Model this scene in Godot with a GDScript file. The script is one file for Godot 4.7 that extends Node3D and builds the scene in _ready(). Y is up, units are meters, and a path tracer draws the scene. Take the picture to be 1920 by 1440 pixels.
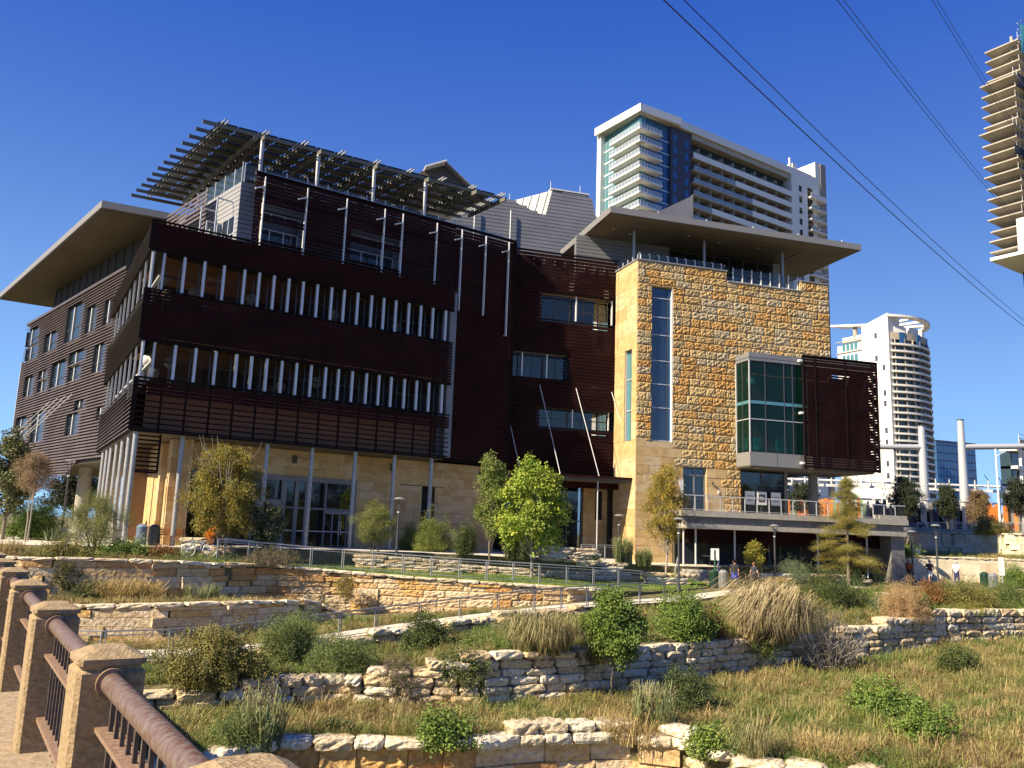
extends Node3D

var M := {}
var unit_box: BoxMesh
var cyl_cache := {}
var taken := {}
var rng := RandomNumberGenerator.new()
var block_vars := []
var rock_vars := []
var leaf_meshes := {}
var lines := []

func _ready():
	rng.seed = 20171
	setup_camera_and_light()
	make_materials()
	make_shared_meshes()
	make_terrain()
	print("terrain")
	make_bridge()
	make_library()
	print("library")
	make_city()
	print("city")
	make_street_side()
	make_walls()
	print("walls")
	make_garden_furniture()
	make_people()
	print("people")
	make_plants()
	print("plants")
	make_cables()

func setup_camera_and_light():
	var cam := Camera3D.new()
	cam.name = "camera"
	cam.fov = 48.89
	cam.near = 0.1
	cam.far = 3000.0
	var p := deg_to_rad(9.948)
	var r := deg_to_rad(2.0747)
	var fwd := Vector3(0, sin(p), -cos(p))
	var up0 := Vector3(0, cos(p), sin(p))
	var rt := Vector3(1, 0, 0) * cos(r) + up0 * sin(r)
	var up := Vector3(-1, 0, 0) * sin(r) + up0 * cos(r)
	cam.transform = Transform3D(Basis(rt, up, -fwd), Vector3(0, 8, 0))
	add_child(cam)
	cam.current = true
	var env := Environment.new()
	env.background_mode = Environment.BG_SKY
	var sky := Sky.new()
	var sm := ProceduralSkyMaterial.new()
	sm.sky_top_color = Color(0.050, 0.215, 0.527)
	sm.sky_horizon_color = Color(0.512, 0.678, 0.825)
	sm.sky_curve = 0.17
	sm.ground_bottom_color = Color(0.16, 0.15, 0.12)
	sm.ground_horizon_color = Color(0.35, 0.4, 0.45)
	sm.sun_angle_max = 1.0
	sky.sky_material = sm
	env.sky = sky
	env.tonemap_mode = Environment.TONE_MAPPER_LINEAR
	env.tonemap_exposure = 2.15
	env.sdfgi_enabled = true
	env.ssao_enabled = true
	env.ssil_enabled = true
	var we := WorldEnvironment.new()
	we.name = "world_environment"
	we.environment = env
	add_child(we)
	var sun := DirectionalLight3D.new()
	sun.name = "sun"
	sun.light_energy = 1.6
	sun.light_color = Color(1.0, 0.93, 0.80)
	sun.light_angular_distance = 0.5
	sun.shadow_enabled = true
	var el := deg_to_rad(38.0)
	var az := deg_to_rad(-122.0)
	var to_sun := Vector3(sin(az) * cos(el), sin(el), -cos(az) * cos(el))
	sun.look_at_from_position(to_sun * 100.0, Vector3.ZERO, Vector3.UP)
	add_child(sun)

# ---------------------------------------------------------------- helpers
func numbered(n: String) -> String:
	if not taken.has(n):
		taken[n] = 0
		return n
	taken[n] += 1
	return "%s_%03d" % [n, taken[n]]

func thing(called: String, label: String, category: String, at := Vector3.ZERO, turn := 0.0, group := "") -> Node3D:
	var o := Node3D.new()
	o.name = numbered(called)
	add_child(o)
	o.position = at
	o.rotation.y = turn
	o.set_meta("label", label)
	o.set_meta("category", category)
	if group != "":
		o.set_meta("group", group)
	return o

func part(called: String, parent: Node3D, xf := Transform3D.IDENTITY) -> Node3D:
	var o := Node3D.new()
	o.name = called
	parent.add_child(o, true)
	o.transform = xf
	return o

func obj(called: String, mesh: Mesh, mat: Material, parent: Node3D, xf := Transform3D.IDENTITY) -> MeshInstance3D:
	var o := MeshInstance3D.new()
	o.name = called
	o.mesh = mesh
	o.material_override = mat
	o.transform = xf
	parent.add_child(o, true)
	return o

func structure(called: String, mesh: Mesh, mat: Material) -> MeshInstance3D:
	var o := obj(numbered(called), mesh, mat, self)
	o.set_meta("kind", "structure")
	return o

func bx(called: String, parent: Node3D, mat: Material, c: Vector3, s: Vector3, rot := Vector3.ZERO) -> MeshInstance3D:
	var b := Basis.from_euler(rot)
	b = b * Basis.from_scale(s)
	return obj(called, unit_box, mat, parent, Transform3D(b, c))

# box given by its limits
func bl(called: String, parent: Node3D, mat: Material, x0: float, x1: float, y0: float, y1: float, z0: float, z1: float) -> MeshInstance3D:
	return bx(called, parent, mat, Vector3((x0 + x1) / 2, (y0 + y1) / 2, (z0 + z1) / 2), Vector3(absf(x1 - x0), absf(y1 - y0), absf(z1 - z0)))

func aim(p0: Vector3, p1: Vector3) -> Basis:
	var d := (p1 - p0)
	var y := d.normalized()
	var x := Vector3.RIGHT if absf(y.x) < 0.9 else Vector3.FORWARD
	var z := x.cross(y).normalized()
	x = y.cross(z).normalized()
	return Basis(x, y, z)

func rod(called: String, parent: Node3D, mat: Material, p0: Vector3, p1: Vector3, r: float, r1 := -1.0, sides := 10) -> MeshInstance3D:
	if r1 < 0.0:
		r1 = r
	var key := "%d_%.2f" % [sides, r1 / r]
	if not cyl_cache.has(key):
		var c := CylinderMesh.new()
		c.height = 1.0
		c.bottom_radius = 1.0
		c.top_radius = r1 / r
		c.radial_segments = sides
		c.rings = 1
		cyl_cache[key] = c
	var b := aim(p0, p1) * Basis.from_scale(Vector3(r, p0.distance_to(p1), r))
	return obj(called, cyl_cache[key], mat, parent, Transform3D(b, (p0 + p1) / 2))

# flat bar between two points
func bar(called: String, parent: Node3D, mat: Material, p0: Vector3, p1: Vector3, w: float, h: float) -> MeshInstance3D:
	var d := (p1 - p0)
	var x := d.normalized()
	var u := Vector3.UP if absf(x.y) < 0.95 else Vector3.FORWARD
	var z := x.cross(u).normalized()
	var y := z.cross(x).normalized()
	var b := Basis(x, y, z) * Basis.from_scale(Vector3(d.length(), h, w))
	return obj(called, unit_box, mat, parent, Transform3D(b, (p0 + p1) / 2))

func dirv(az: float) -> Vector3:
	var a := deg_to_rad(az)
	return Vector3(sin(a), 0, -cos(a))

func frame(p: Vector3, az: float) -> Transform3D:
	var x := dirv(az)
	return Transform3D(Basis(x, Vector3.UP, x.cross(Vector3.UP)), p)

func new_st() -> SurfaceTool:
	var st := SurfaceTool.new()
	st.begin(Mesh.PRIMITIVE_TRIANGLES)
	st.set_smooth_group(-1)
	return st

func done(st: SurfaceTool) -> ArrayMesh:
	st.generate_normals()
	return st.commit()

func quad(st: SurfaceTool, a: Vector3, b: Vector3, c: Vector3, d: Vector3):
	# counter-clockwise seen from outside; Godot front faces run clockwise
	for v in [a, c, b, a, d, c]:
		st.add_vertex(v)

func st_box(st: SurfaceTool, x0: float, x1: float, y0: float, y1: float, z0: float, z1: float, t := Transform3D.IDENTITY):
	var p := []
	for i in 8:
		p.append(t * Vector3(x1 if i & 1 else x0, y1 if i & 2 else y0, z1 if i & 4 else z0))
	quad(st, p[4], p[5], p[7], p[6])
	quad(st, p[1], p[0], p[2], p[3])
	quad(st, p[5], p[1], p[3], p[7])
	quad(st, p[0], p[4], p[6], p[2])
	quad(st, p[6], p[7], p[3], p[2])
	quad(st, p[0], p[1], p[5], p[4])

# tube through points with radii
func st_tube(st: SurfaceTool, pts: Array, rad: Array, sides := 6):
	var rings := []
	for i in pts.size():
		var a: Vector3 = pts[max(i - 1, 0)]
		var b: Vector3 = pts[min(i + 1, pts.size() - 1)]
		var bs := aim(a, b)
		var ring := []
		for k in sides:
			var t := TAU * k / sides
			ring.append(pts[i] + (bs.x * cos(t) + bs.z * sin(t)) * rad[i])
		rings.append(ring)
	for i in rings.size() - 1:
		for k in sides:
			var k2 := (k + 1) % sides
			quad(st, rings[i][k2], rings[i][k], rings[i + 1][k], rings[i + 1][k2])

# polygon in local xy extruded from z0 to z1
func prism_mesh(pts: PackedVector2Array, z0: float, z1: float) -> ArrayMesh:
	var st := new_st()
	if Geometry2D.is_polygon_clockwise(pts):
		pts = pts.duplicate()
		pts.reverse()
	var tri := Geometry2D.triangulate_polygon(pts)
	for i in range(0, tri.size(), 3):
		var a := pts[tri[i]]
		var b := pts[tri[i + 1]]
		var c := pts[tri[i + 2]]
		if (b - a).cross(c - a) < 0:
			var s := b
			b = c
			c = s
		for v in [a, c, b]:
			st.add_vertex(Vector3(v.x, v.y, z1))
		for v in [a, b, c]:
			st.add_vertex(Vector3(v.x, v.y, z0))
	for i in pts.size():
		var a := pts[i]
		var b := pts[(i + 1) % pts.size()]
		quad(st, Vector3(a.x, a.y, z1), Vector3(a.x, a.y, z0), Vector3(b.x, b.y, z0), Vector3(b.x, b.y, z1))
	return done(st)

# polygon in world xz extruded from y0 to y1
func slab_mesh(pts: Array, y0: float, y1: float) -> ArrayMesh:
	var q := PackedVector2Array()
	for v in pts:
		q.append(Vector2(v.x, -v.z))
	var m := prism_mesh(q, y0, y1)
	var st := SurfaceTool.new()
	st.begin(Mesh.PRIMITIVE_TRIANGLES)
	st.append_from(m, 0, Transform3D(Basis(Vector3(1, 0, 0), Vector3(0, 0, -1), Vector3(0, 1, 0)), Vector3.ZERO))
	return st.commit()

# ---------------------------------------------------------------- materials
func noise_tex(stops: Array, freq: float, seed_: int, size := 512, octaves := 4, kind := FastNoiseLite.TYPE_SIMPLEX_SMOOTH) -> NoiseTexture2D:
	var n := FastNoiseLite.new()
	n.noise_type = kind
	n.seed = seed_
	n.frequency = freq
	n.fractal_octaves = octaves
	var t := NoiseTexture2D.new()
	t.width = size
	t.height = size
	t.seamless = true
	t.noise = n
	var g := Gradient.new()
	g.offsets = PackedFloat32Array()
	g.colors = PackedColorArray()
	var offs := PackedFloat32Array()
	var cols := PackedColorArray()
	for s in stops:
		offs.append(s[0])
		cols.append(Color(s[1], s[2], s[3]).linear_to_srgb())
	g.offsets = offs
	g.colors = cols
	t.color_ramp = g
	return t

func bump_tex(freq: float, seed_: int, strength: float, size := 512, octaves := 4, kind := FastNoiseLite.TYPE_SIMPLEX_SMOOTH) -> NoiseTexture2D:
	var n := FastNoiseLite.new()
	n.noise_type = kind
	n.seed = seed_
	n.frequency = freq
	n.fractal_octaves = octaves
	var t := NoiseTexture2D.new()
	t.width = size
	t.height = size
	t.seamless = true
	t.noise = n
	t.as_normal_map = true
	t.bump_strength = strength
	return t

func mt(r: float, g: float, b: float, rough := 0.7, metal := 0.0) -> StandardMaterial3D:
	var m := StandardMaterial3D.new()
	m.albedo_color = Color(r, g, b).linear_to_srgb()
	m.roughness = rough
	m.metallic = metal
	return m

func mtex(tex: Texture2D, metres: float, rough := 0.85, bump: Texture2D = null, bump_scale := 1.0) -> StandardMaterial3D:
	var m := StandardMaterial3D.new()
	m.albedo_texture = tex
	m.roughness = rough
	m.uv1_triplanar = true
	m.uv1_world_triplanar = true
	m.uv1_scale = Vector3.ONE / metres
	if bump:
		m.normal_enabled = true
		m.normal_texture = bump
		m.normal_scale = bump_scale
	return m

func leaf_mat(r: float, g: float, b: float, back := 0.5) -> StandardMaterial3D:
	var m := mt(r, g, b, 0.6)
	m.vertex_color_use_as_albedo = true
	m.cull_mode = BaseMaterial3D.CULL_DISABLED
	m.backlight_enabled = true
	m.backlight = Color(back, back, back * 0.6)
	return m

func pane_mat(r: float, g: float, b: float, a: float) -> StandardMaterial3D:
	var m := mt(r, g, b, 0.03)
	m.albedo_color.a = a
	m.transparency = BaseMaterial3D.TRANSPARENCY_ALPHA
	m.metallic_specular = 0.6
	return m

func make_materials():
	var fine := bump_tex(0.05, 3, 6.0)
	var coarse := bump_tex(0.02, 4, 9.0)
	var metal_grain := bump_tex(0.08, 5, 2.0, 256)
	# golden limestone in several tones
	var tones := [[0.48, 0.325, 0.135], [0.54, 0.385, 0.18], [0.41, 0.305, 0.155], [0.51, 0.295, 0.10], [0.45, 0.36, 0.22]]
	var i := 0
	for t in tones:
		var tx := noise_tex([[0.0, t[0] * 0.62, t[1] * 0.55, t[2] * 0.5], [0.42, t[0] * 0.95, t[1] * 0.93, t[2] * 0.9], [0.6, t[0], t[1], t[2]], [1.0, t[0] * 1.12, t[1] * 1.15, t[2] * 1.25]], 0.012, 30 + i)
		M["gold%d" % i] = mtex(tx, 2.3, 0.92, coarse, 1.1)
		i += 1
	var flat := [[0.52, 0.36, 0.17], [0.56, 0.40, 0.21], [0.48, 0.32, 0.145], [0.55, 0.42, 0.25]]
	i = 0
	for t in flat:
		var tx := noise_tex([[0.0, t[0] * 0.75, t[1] * 0.7, t[2] * 0.62], [0.5, t[0], t[1], t[2]], [1.0, t[0] * 1.1, t[1] * 1.12, t[2] * 1.2]], 0.008, 50 + i)
		M["ash%d" % i] = mtex(tx, 3.1, 0.85, fine, 0.35)
		i += 1
	var blk := [[0.60, 0.43, 0.22], [0.62, 0.47, 0.28], [0.58, 0.37, 0.14], [0.66, 0.53, 0.35], [0.52, 0.30, 0.12]]
	i = 0
	for t in blk:
		var tx := noise_tex([[0.0, t[0] * 0.6, t[1] * 0.45, t[2] * 0.36], [0.4, t[0] * 0.9, t[1] * 0.86, t[2] * 0.8], [0.6, t[0], t[1], t[2]], [1.0, t[0] * 1.15, t[1] * 1.25, t[2] * 1.5]], 0.014, 70 + i)
		M["block%d" % i] = mtex(tx, 2.0, 0.93, coarse, 0.9)
		i += 1
	var dry := [[0.62, 0.53, 0.38], [0.55, 0.46, 0.32], [0.66, 0.60, 0.47], [0.50, 0.39, 0.24], [0.58, 0.45, 0.27]]
	i = 0
	for t in dry:
		var tx := noise_tex([[0.0, t[0] * 0.4, t[1] * 0.38, t[2] * 0.36], [0.36, t[0] * 0.75, t[1] * 0.7, t[2] * 0.6], [0.5, t[0], t[1], t[2]], [1.0, t[0] * 1.1, t[1] * 1.15, t[2] * 1.25]], 0.018, 90 + i)
		M["dry%d" % i] = mtex(tx, 1.7, 0.95, coarse, 1.0)
		i += 1
	i = 0
	for t in [[0.66, 0.58, 0.42], [0.70, 0.62, 0.46], [0.62, 0.52, 0.35]]:
		M["pale%d" % i] = mtex(noise_tex([[0.0, t[0] * 0.8, t[1] * 0.75, t[2] * 0.65], [0.5, t[0], t[1], t[2]], [1.0, t[0] * 1.08, t[1] * 1.1, t[2] * 1.15]], 0.01, 160 + i, 256), 3.0, 0.9, fine, 0.4)
		i += 1
	M["pale_joint"] = mt(0.42, 0.36, 0.26, 0.95)
	M["mortar"] = mt(0.16, 0.12, 0.07, 0.95)
	M["core"] = mt(0.07, 0.06, 0.05, 0.95)
	# metals
	M["louver"] = mtex(noise_tex([[0.0, 0.085, 0.068, 0.072], [1.0, 0.135, 0.112, 0.118]], 0.006, 7, 256), 4.0, 0.5, metal_grain, 0.15)
	M["louver"].metallic = 0.25
	M["screen"] = mtex(noise_tex([[0.0, 0.016, 0.0065, 0.0065], [0.5, 0.026, 0.010, 0.0095], [1.0, 0.038, 0.014, 0.013]], 0.006, 8, 256), 5.0, 0.8)
	M["screen"].metallic_specular = 0.15
	M["screen_dark"] = mt(0.010, 0.0065, 0.007, 0.8)
	M["screen_dark"].metallic_specular = 0.2
	M["dark_wall"] = mt(0.022, 0.017, 0.018, 0.8)
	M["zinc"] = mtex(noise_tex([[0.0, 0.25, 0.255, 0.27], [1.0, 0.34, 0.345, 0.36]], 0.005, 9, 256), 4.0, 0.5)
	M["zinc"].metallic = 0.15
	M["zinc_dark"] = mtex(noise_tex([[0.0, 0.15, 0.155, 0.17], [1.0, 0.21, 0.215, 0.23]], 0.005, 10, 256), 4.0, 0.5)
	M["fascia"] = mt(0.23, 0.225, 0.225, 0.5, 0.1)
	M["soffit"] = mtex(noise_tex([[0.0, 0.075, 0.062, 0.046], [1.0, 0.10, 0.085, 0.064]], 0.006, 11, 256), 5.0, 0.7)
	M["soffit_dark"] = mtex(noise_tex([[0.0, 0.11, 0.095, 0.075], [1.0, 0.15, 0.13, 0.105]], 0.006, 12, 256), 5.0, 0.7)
	M["alu"] = mt(0.55, 0.56, 0.58, 0.45, 0.2)
	M["white_steel"] = mt(0.72, 0.72, 0.70, 0.4)
	M["steel"] = mtex(noise_tex([[0.0, 0.28, 0.29, 0.30], [1.0, 0.42, 0.43, 0.44]], 0.02, 13, 256), 1.5, 0.45)
	M["steel"].metallic = 0.4
	M["dark_steel"] = mt(0.07, 0.075, 0.08, 0.45, 0.3)
	M["beam"] = mt(0.13, 0.13, 0.11, 0.6, 0.1)
	M["solar"] = mt(0.012, 0.014, 0.022, 0.15)
	M["wood"] = mtex(noise_tex([[0.0, 0.16, 0.065, 0.025], [0.5, 0.24, 0.10, 0.04], [1.0, 0.31, 0.14, 0.06]], 0.03, 14, 256), 1.2, 0.6)
	M["interior"] = mt(0.20, 0.125, 0.08, 0.8)
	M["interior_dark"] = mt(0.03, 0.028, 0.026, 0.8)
	M["ceiling"] = mt(0.42, 0.26, 0.15, 0.8)
	M["lamp_globe"] = mt(0.75, 0.70, 0.62, 0.4)
	M["pane"] = pane_mat(0.012, 0.016, 0.016, 0.42)
	M["pane_soft"] = pane_mat(0.01, 0.009, 0.008, 0.3)
	M["pane_soft"].metallic_specular = 0.12
	M["pane_clear"] = pane_mat(0.05, 0.06, 0.06, 0.22)
	M["pane_green"] = pane_mat(0.003, 0.024, 0.018, 0.5)
	M["pane_green"].metallic_specular = 0.3
	M["pane_blue"] = mt(0.012, 0.028, 0.07, 0.04)
	M["pane_blue"].metallic_specular = 1.0
	M["rail_glass"] = pane_mat(0.10, 0.16, 0.20, 0.16)
	M["rail_glass"].metallic_specular = 0.3
	M["window_dark"] = mt(0.02, 0.026, 0.035, 0.06)
	M["concrete"] = mtex(noise_tex([[0.0, 0.28, 0.255, 0.215], [0.5, 0.36, 0.335, 0.29], [1.0, 0.43, 0.405, 0.36]], 0.01, 15), 3.0, 0.9, fine, 0.3)
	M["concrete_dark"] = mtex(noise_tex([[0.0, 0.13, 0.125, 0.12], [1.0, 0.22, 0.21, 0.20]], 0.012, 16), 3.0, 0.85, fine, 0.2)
	M["pale_path"] = mtex(noise_tex([[0.0, 0.48, 0.44, 0.36], [0.5, 0.56, 0.52, 0.44], [1.0, 0.64, 0.60, 0.52]], 0.012, 17), 2.5, 0.95, fine, 0.3)
	M["asphalt"] = mtex(noise_tex([[0.0, 0.04, 0.04, 0.04], [1.0, 0.075, 0.073, 0.07]], 0.05, 18, 256), 2.0, 0.95)
	M["soil"] = mtex(noise_tex([[0.0, 0.06, 0.055, 0.022], [0.35, 0.11, 0.10, 0.04], [0.55, 0.17, 0.135, 0.065], [0.75, 0.12, 0.125, 0.04], [1.0, 0.24, 0.19, 0.10]], 0.02, 19, 1024), 9.0, 1.0, coarse, 1.0)
	M["lawn"] = mtex(noise_tex([[0.0, 0.11, 0.18, 0.03], [0.5, 0.17, 0.25, 0.045], [1.0, 0.24, 0.31, 0.07]], 0.03, 20), 2.0, 1.0, coarse, 1.0)
	M["bridge"] = mtex(noise_tex([[0.0, 0.16, 0.11, 0.06], [0.45, 0.27, 0.195, 0.105], [0.6, 0.32, 0.235, 0.13], [1.0, 0.40, 0.31, 0.19]], 0.03, 21, 1024), 1.3, 0.95, bump_tex(0.12, 22, 9.0), 0.3)
	M["deck"] = mtex(noise_tex([[0.0, 0.22, 0.16, 0.10], [0.5, 0.32, 0.245, 0.16], [1.0, 0.38, 0.30, 0.205]], 0.02, 23, 1024), 2.2, 0.95, bump_tex(0.1, 24, 6.0), 0.2)
	M["rust_pipe"] = mtex(noise_tex([[0.0, 0.075, 0.032, 0.018], [0.34, 0.11, 0.055, 0.035], [0.46, 0.125, 0.078, 0.056], [0.6, 0.14, 0.108, 0.088], [1.0, 0.20, 0.165, 0.14]], 0.016, 25, 1024, 5), 0.8, 0.5, bump_tex(0.1, 26, 4.0), 0.4)
	M["rust_flat"] = mtex(noise_tex([[0.0, 0.14, 0.075, 0.045], [0.5, 0.22, 0.14, 0.09], [1.0, 0.28, 0.20, 0.14]], 0.03, 27), 0.6, 0.8)
	M["baluster"] = mtex(noise_tex([[0.0, 0.045, 0.035, 0.03], [0.6, 0.085, 0.065, 0.05], [1.0, 0.22, 0.11, 0.06]], 0.04, 28, 256), 0.5, 0.7)
	M["bark"] = mtex(noise_tex([[0.0, 0.10, 0.08, 0.06], [1.0, 0.26, 0.22, 0.17]], 0.05, 29, 256), 0.6, 0.95, fine, 0.8)
	M["bark_pale"] = mtex(noise_tex([[0.0, 0.22, 0.19, 0.15], [1.0, 0.42, 0.38, 0.31]], 0.05, 130, 256), 0.6, 0.95)
	M["leaf"] = leaf_mat(1, 1, 1, 0.7)
	M["blade"] = leaf_mat(1, 1, 1, 0.6)
	# city
	M["stucco"] = mt(0.74, 0.73, 0.70, 0.8)
	M["stucco_beige"] = mt(0.42, 0.36, 0.28, 0.85)
	M["stucco_grey"] = mtex(noise_tex([[0.0, 0.27, 0.245, 0.22], [1.0, 0.33, 0.30, 0.27]], 0.01, 131, 256), 9.0, 0.85)
	M["navy"] = mt(0.045, 0.045, 0.075, 0.6)
	M["teal_glass"] = mt(0.10, 0.26, 0.30, 0.06)
	M["teal_glass"].metallic = 0.25
	M["sky_glass"] = mt(0.045, 0.13, 0.26, 0.05)
	M["sky_glass"].metallic = 0.35
	M["smoke_glass"] = mt(0.03, 0.05, 0.06, 0.08)
	M["slab"] = mtex(noise_tex([[0.0, 0.32, 0.29, 0.24], [1.0, 0.44, 0.41, 0.36]], 0.01, 132, 256), 12.0, 0.85)
	M["balcony_glass"] = pane_mat(0.35, 0.42, 0.50, 0.45)
	M["cyan_net"] = mt(0.05, 0.32, 0.42, 0.8)
	M["dark_net"] = mt(0.015, 0.018, 0.04, 0.9)
	M["orange"] = mt(0.62, 0.19, 0.03, 0.6)
	M["orange2"] = mt(0.70, 0.28, 0.07, 0.6)
	M["pale_panel"] = mt(0.60, 0.58, 0.54, 0.6)
	M["grey_panel"] = mt(0.24, 0.22, 0.21, 0.6)
	M["blue_panel"] = mt(0.025, 0.055, 0.14, 0.5)
	M["green_panel"] = mt(0.30, 0.42, 0.24, 0.6)
	M["galv"] = mt(0.46, 0.475, 0.50, 0.45, 0.2)

func make_shared_meshes():
	unit_box = BoxMesh.new()
	unit_box.size = Vector3.ONE
	var n := FastNoiseLite.new()
	n.frequency = 1.9
	n.fractal_octaves = 3
	for v in 14:
		n.seed = 100 + v
		block_vars.append(rough_block(n, v, 10, 6))
	for v in 16:
		n.seed = 300 + v
		rock_vars.append(rock(n, v))
	make_leaf_meshes()

# a quarry-faced block: unit cube, hewn face at +z
func rough_block(n: FastNoiseLite, v: int, nx: int, ny: int) -> ArrayMesh:
	var st := new_st()
	var g := []
	for j in ny + 1:
		var row := []
		for i in nx + 1:
			var x := float(i) / nx - 0.5
			var y := float(j) / ny - 0.5
			var edge := minf(minf(0.5 - absf(x), (0.5 - absf(y))) * 9.0, 1.0)
			var jx := 0.0
			var jy := 0.0
			if edge > 0.3:
				jx = n.get_noise_3d(x * 5.0, y * 5.0, 9.0 + v) * 0.09
				jy = n.get_noise_3d(x * 5.0, y * 5.0, 19.0 + v) * 0.12
			var z := 0.36 + edge * (0.16 + 0.24 * n.get_noise_3d(x * 2.2, y * 1.4, v * 7.0)) + n.get_noise_3d(x * 5.0, y * 3.4, v * 3.0) * 0.16 * (0.35 + 0.65 * edge)
			row.append(Vector3(x + jx, y + jy, z))
		g.append(row)
	for j in ny:
		for i in nx:
			quad(st, g[j][i], g[j][i + 1], g[j + 1][i + 1], g[j + 1][i])
	for i in nx:
		var a: Vector3 = g[ny][i]
		var b: Vector3 = g[ny][i + 1]
		quad(st, a, b, Vector3(b.x, b.y, -0.5), Vector3(a.x, a.y, -0.5))
		a = g[0][i + 1]
		b = g[0][i]
		quad(st, a, b, Vector3(b.x, b.y, -0.5), Vector3(a.x, a.y, -0.5))
	for j in ny:
		var a: Vector3 = g[j + 1][nx]
		var b: Vector3 = g[j][nx]
		quad(st, b, Vector3(b.x, b.y, -0.5), Vector3(a.x, a.y, -0.5), a)
		a = g[j + 1][0]
		b = g[j][0]
		quad(st, a, Vector3(a.x, a.y, -0.5), Vector3(b.x, b.y, -0.5), b)
	return done(st)

# a weathered ledge stone: lumpy rounded unit cube
func rock(n: FastNoiseLite, v: int) -> ArrayMesh:
	var st := new_st()
	var f := func(p: Vector3) -> Vector3:
		var q := p * 2.0
		var k := 7.0
		var l := pow(pow(absf(q.x), k) + pow(absf(q.y), k) + pow(absf(q.z), k), 1.0 / k)
		q = q / maxf(l, 0.001)
		var w := n.get_noise_3d(q.x * 0.9 + v * 5.0, q.y * 0.8, q.z * 0.9)
		var w2 := n.get_noise_3d(q.x * 2.3 + v * 9.0, q.y * 2.0 + 4.0, q.z * 2.3)
		q = q * (1.0 + 0.17 * w + 0.10 * w2)
		q.y += 0.10 * n.get_noise_3d(q.x * 1.5, 3.0, v * 4.0)
		return q * 0.5
	var nn := 5
	for ax in 3:
		for sgn in [-1.0, 1.0]:
			var nu := 5 if ax != 0 else 3
			var nv := 3
			for i in nu:
				for j in nv:
					var c := []
					for e in [[0, 0], [1, 0], [1, 1], [0, 1]]:
						var a: float = float(i + e[0]) / nu - 0.5
						var b: float = float(j + e[1]) / nv - 0.5
						var p := Vector3.ZERO
						if ax == 0:
							p = Vector3(0.5 * sgn, b, -a * sgn)
						elif ax == 1:
							p = Vector3(a, 0.5 * sgn, -b * sgn)
						else:
							p = Vector3(a * sgn, b, 0.5 * sgn)
						c.append(f.call(p))
					quad(st, c[0], c[1], c[2], c[3])
	return done(st)

func ease_t(t: float) -> float:
	return t * t * (3.0 - 2.0 * t)

# leaf and blade meshes that the crowns and tufts repeat
func make_leaf_meshes():
	var r := RandomNumberGenerator.new()
	r.seed = 5
	for k in [["broad", 14, 0.30, 0.085, 0.05], ["small", 26, 0.27, 0.068, 0.030], ["fine", 40, 0.30, 0.085, 0.011], ["big", 10, 0.32, 0.13, 0.075]]:
		for v in 3:
			var st := new_st()
			for i in k[1]:
				var c: Vector3 = Vector3(r.randf_range(-1, 1), r.randf_range(-1, 1), r.randf_range(-1, 1)) * float(k[2]) * 0.62
				var d := (c.normalized() + Vector3(r.randf_range(-1, 1), r.randf_range(-1.2, 0.6), r.randf_range(-1, 1))).normalized()
				var s := d.cross(Vector3(r.randf_range(-0.5, 0.5), 1, r.randf_range(-0.5, 0.5))).normalized()
				var up := s.cross(d).normalized()
				var l: float = k[3] * r.randf_range(0.7, 1.25)
				var w: float = k[4] * r.randf_range(0.7, 1.2)
				var tip := c + d * l - up * l * 0.15
				var mid := c + d * l * 0.45 + up * w * 0.25
				for tv in [c, mid + s * w - up * w * 0.4, mid, c, mid, mid - s * w - up * w * 0.4, tip, mid, mid + s * w - up * w * 0.4, tip, mid - s * w - up * w * 0.4, mid]:
					st.add_vertex(tv)
			leaf_meshes["%s%d" % [k[0], v]] = done(st)
	# blades: name, count, height, spread at tip, width, droop
	for k in [["meadow", 16, 0.36, 0.32, 0.0055, 0.14], ["lawn", 12, 0.085, 0.07, 0.006, 0.01], ["arch", 70, 1.0, 0.85, 0.007, 0.45], ["upright", 46, 1.0, 0.36, 0.008, 0.16], ["sword", 20, 0.8, 0.5, 0.035, 0.05], ["straw", 15, 0.46, 0.45, 0.0042, 0.2]]:
		for v in 3:
			var st := new_st()
			for i in k[1]:
				var a := r.randf() * TAU
				var h: float = k[2] * r.randf_range(0.55, 1.1)
				var sp: float = k[3] * r.randf_range(0.15, 1.15)
				var b0: Vector3 = Vector3(r.randf_range(-1, 1), 0, r.randf_range(-1, 1)) * 0.10 * minf(float(k[2]) * 2.0, 1.0)
				var o := Vector3(cos(a), 0, sin(a))
				var s := Vector3(-sin(a), 0, cos(a))
				var p1 := b0 + o * sp * 0.28 + Vector3(0, h * 0.55, 0)
				var p2 := b0 + o * sp * 0.68 + Vector3(0, h * 0.92, 0)
				var p3: Vector3 = b0 + o * sp * 1.1 + Vector3(0, h - float(k[5]) * h * 1.2, 0)
				var w: float = k[4] * r.randf_range(0.7, 1.3)
				for tv in [b0 - s * w, p1 + s * w, b0 + s * w, b0 - s * w, p1 - s * w, p1 + s * w, p1 - s * w, p2 + s * w * 0.7, p1 + s * w, p1 - s * w, p2 - s * w * 0.7, p2 + s * w * 0.7, p2 - s * w * 0.7, p3, p2 + s * w * 0.7]:
					st.add_vertex(tv)
			leaf_meshes["%s%d" % [k[0], v]] = done(st)

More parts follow.
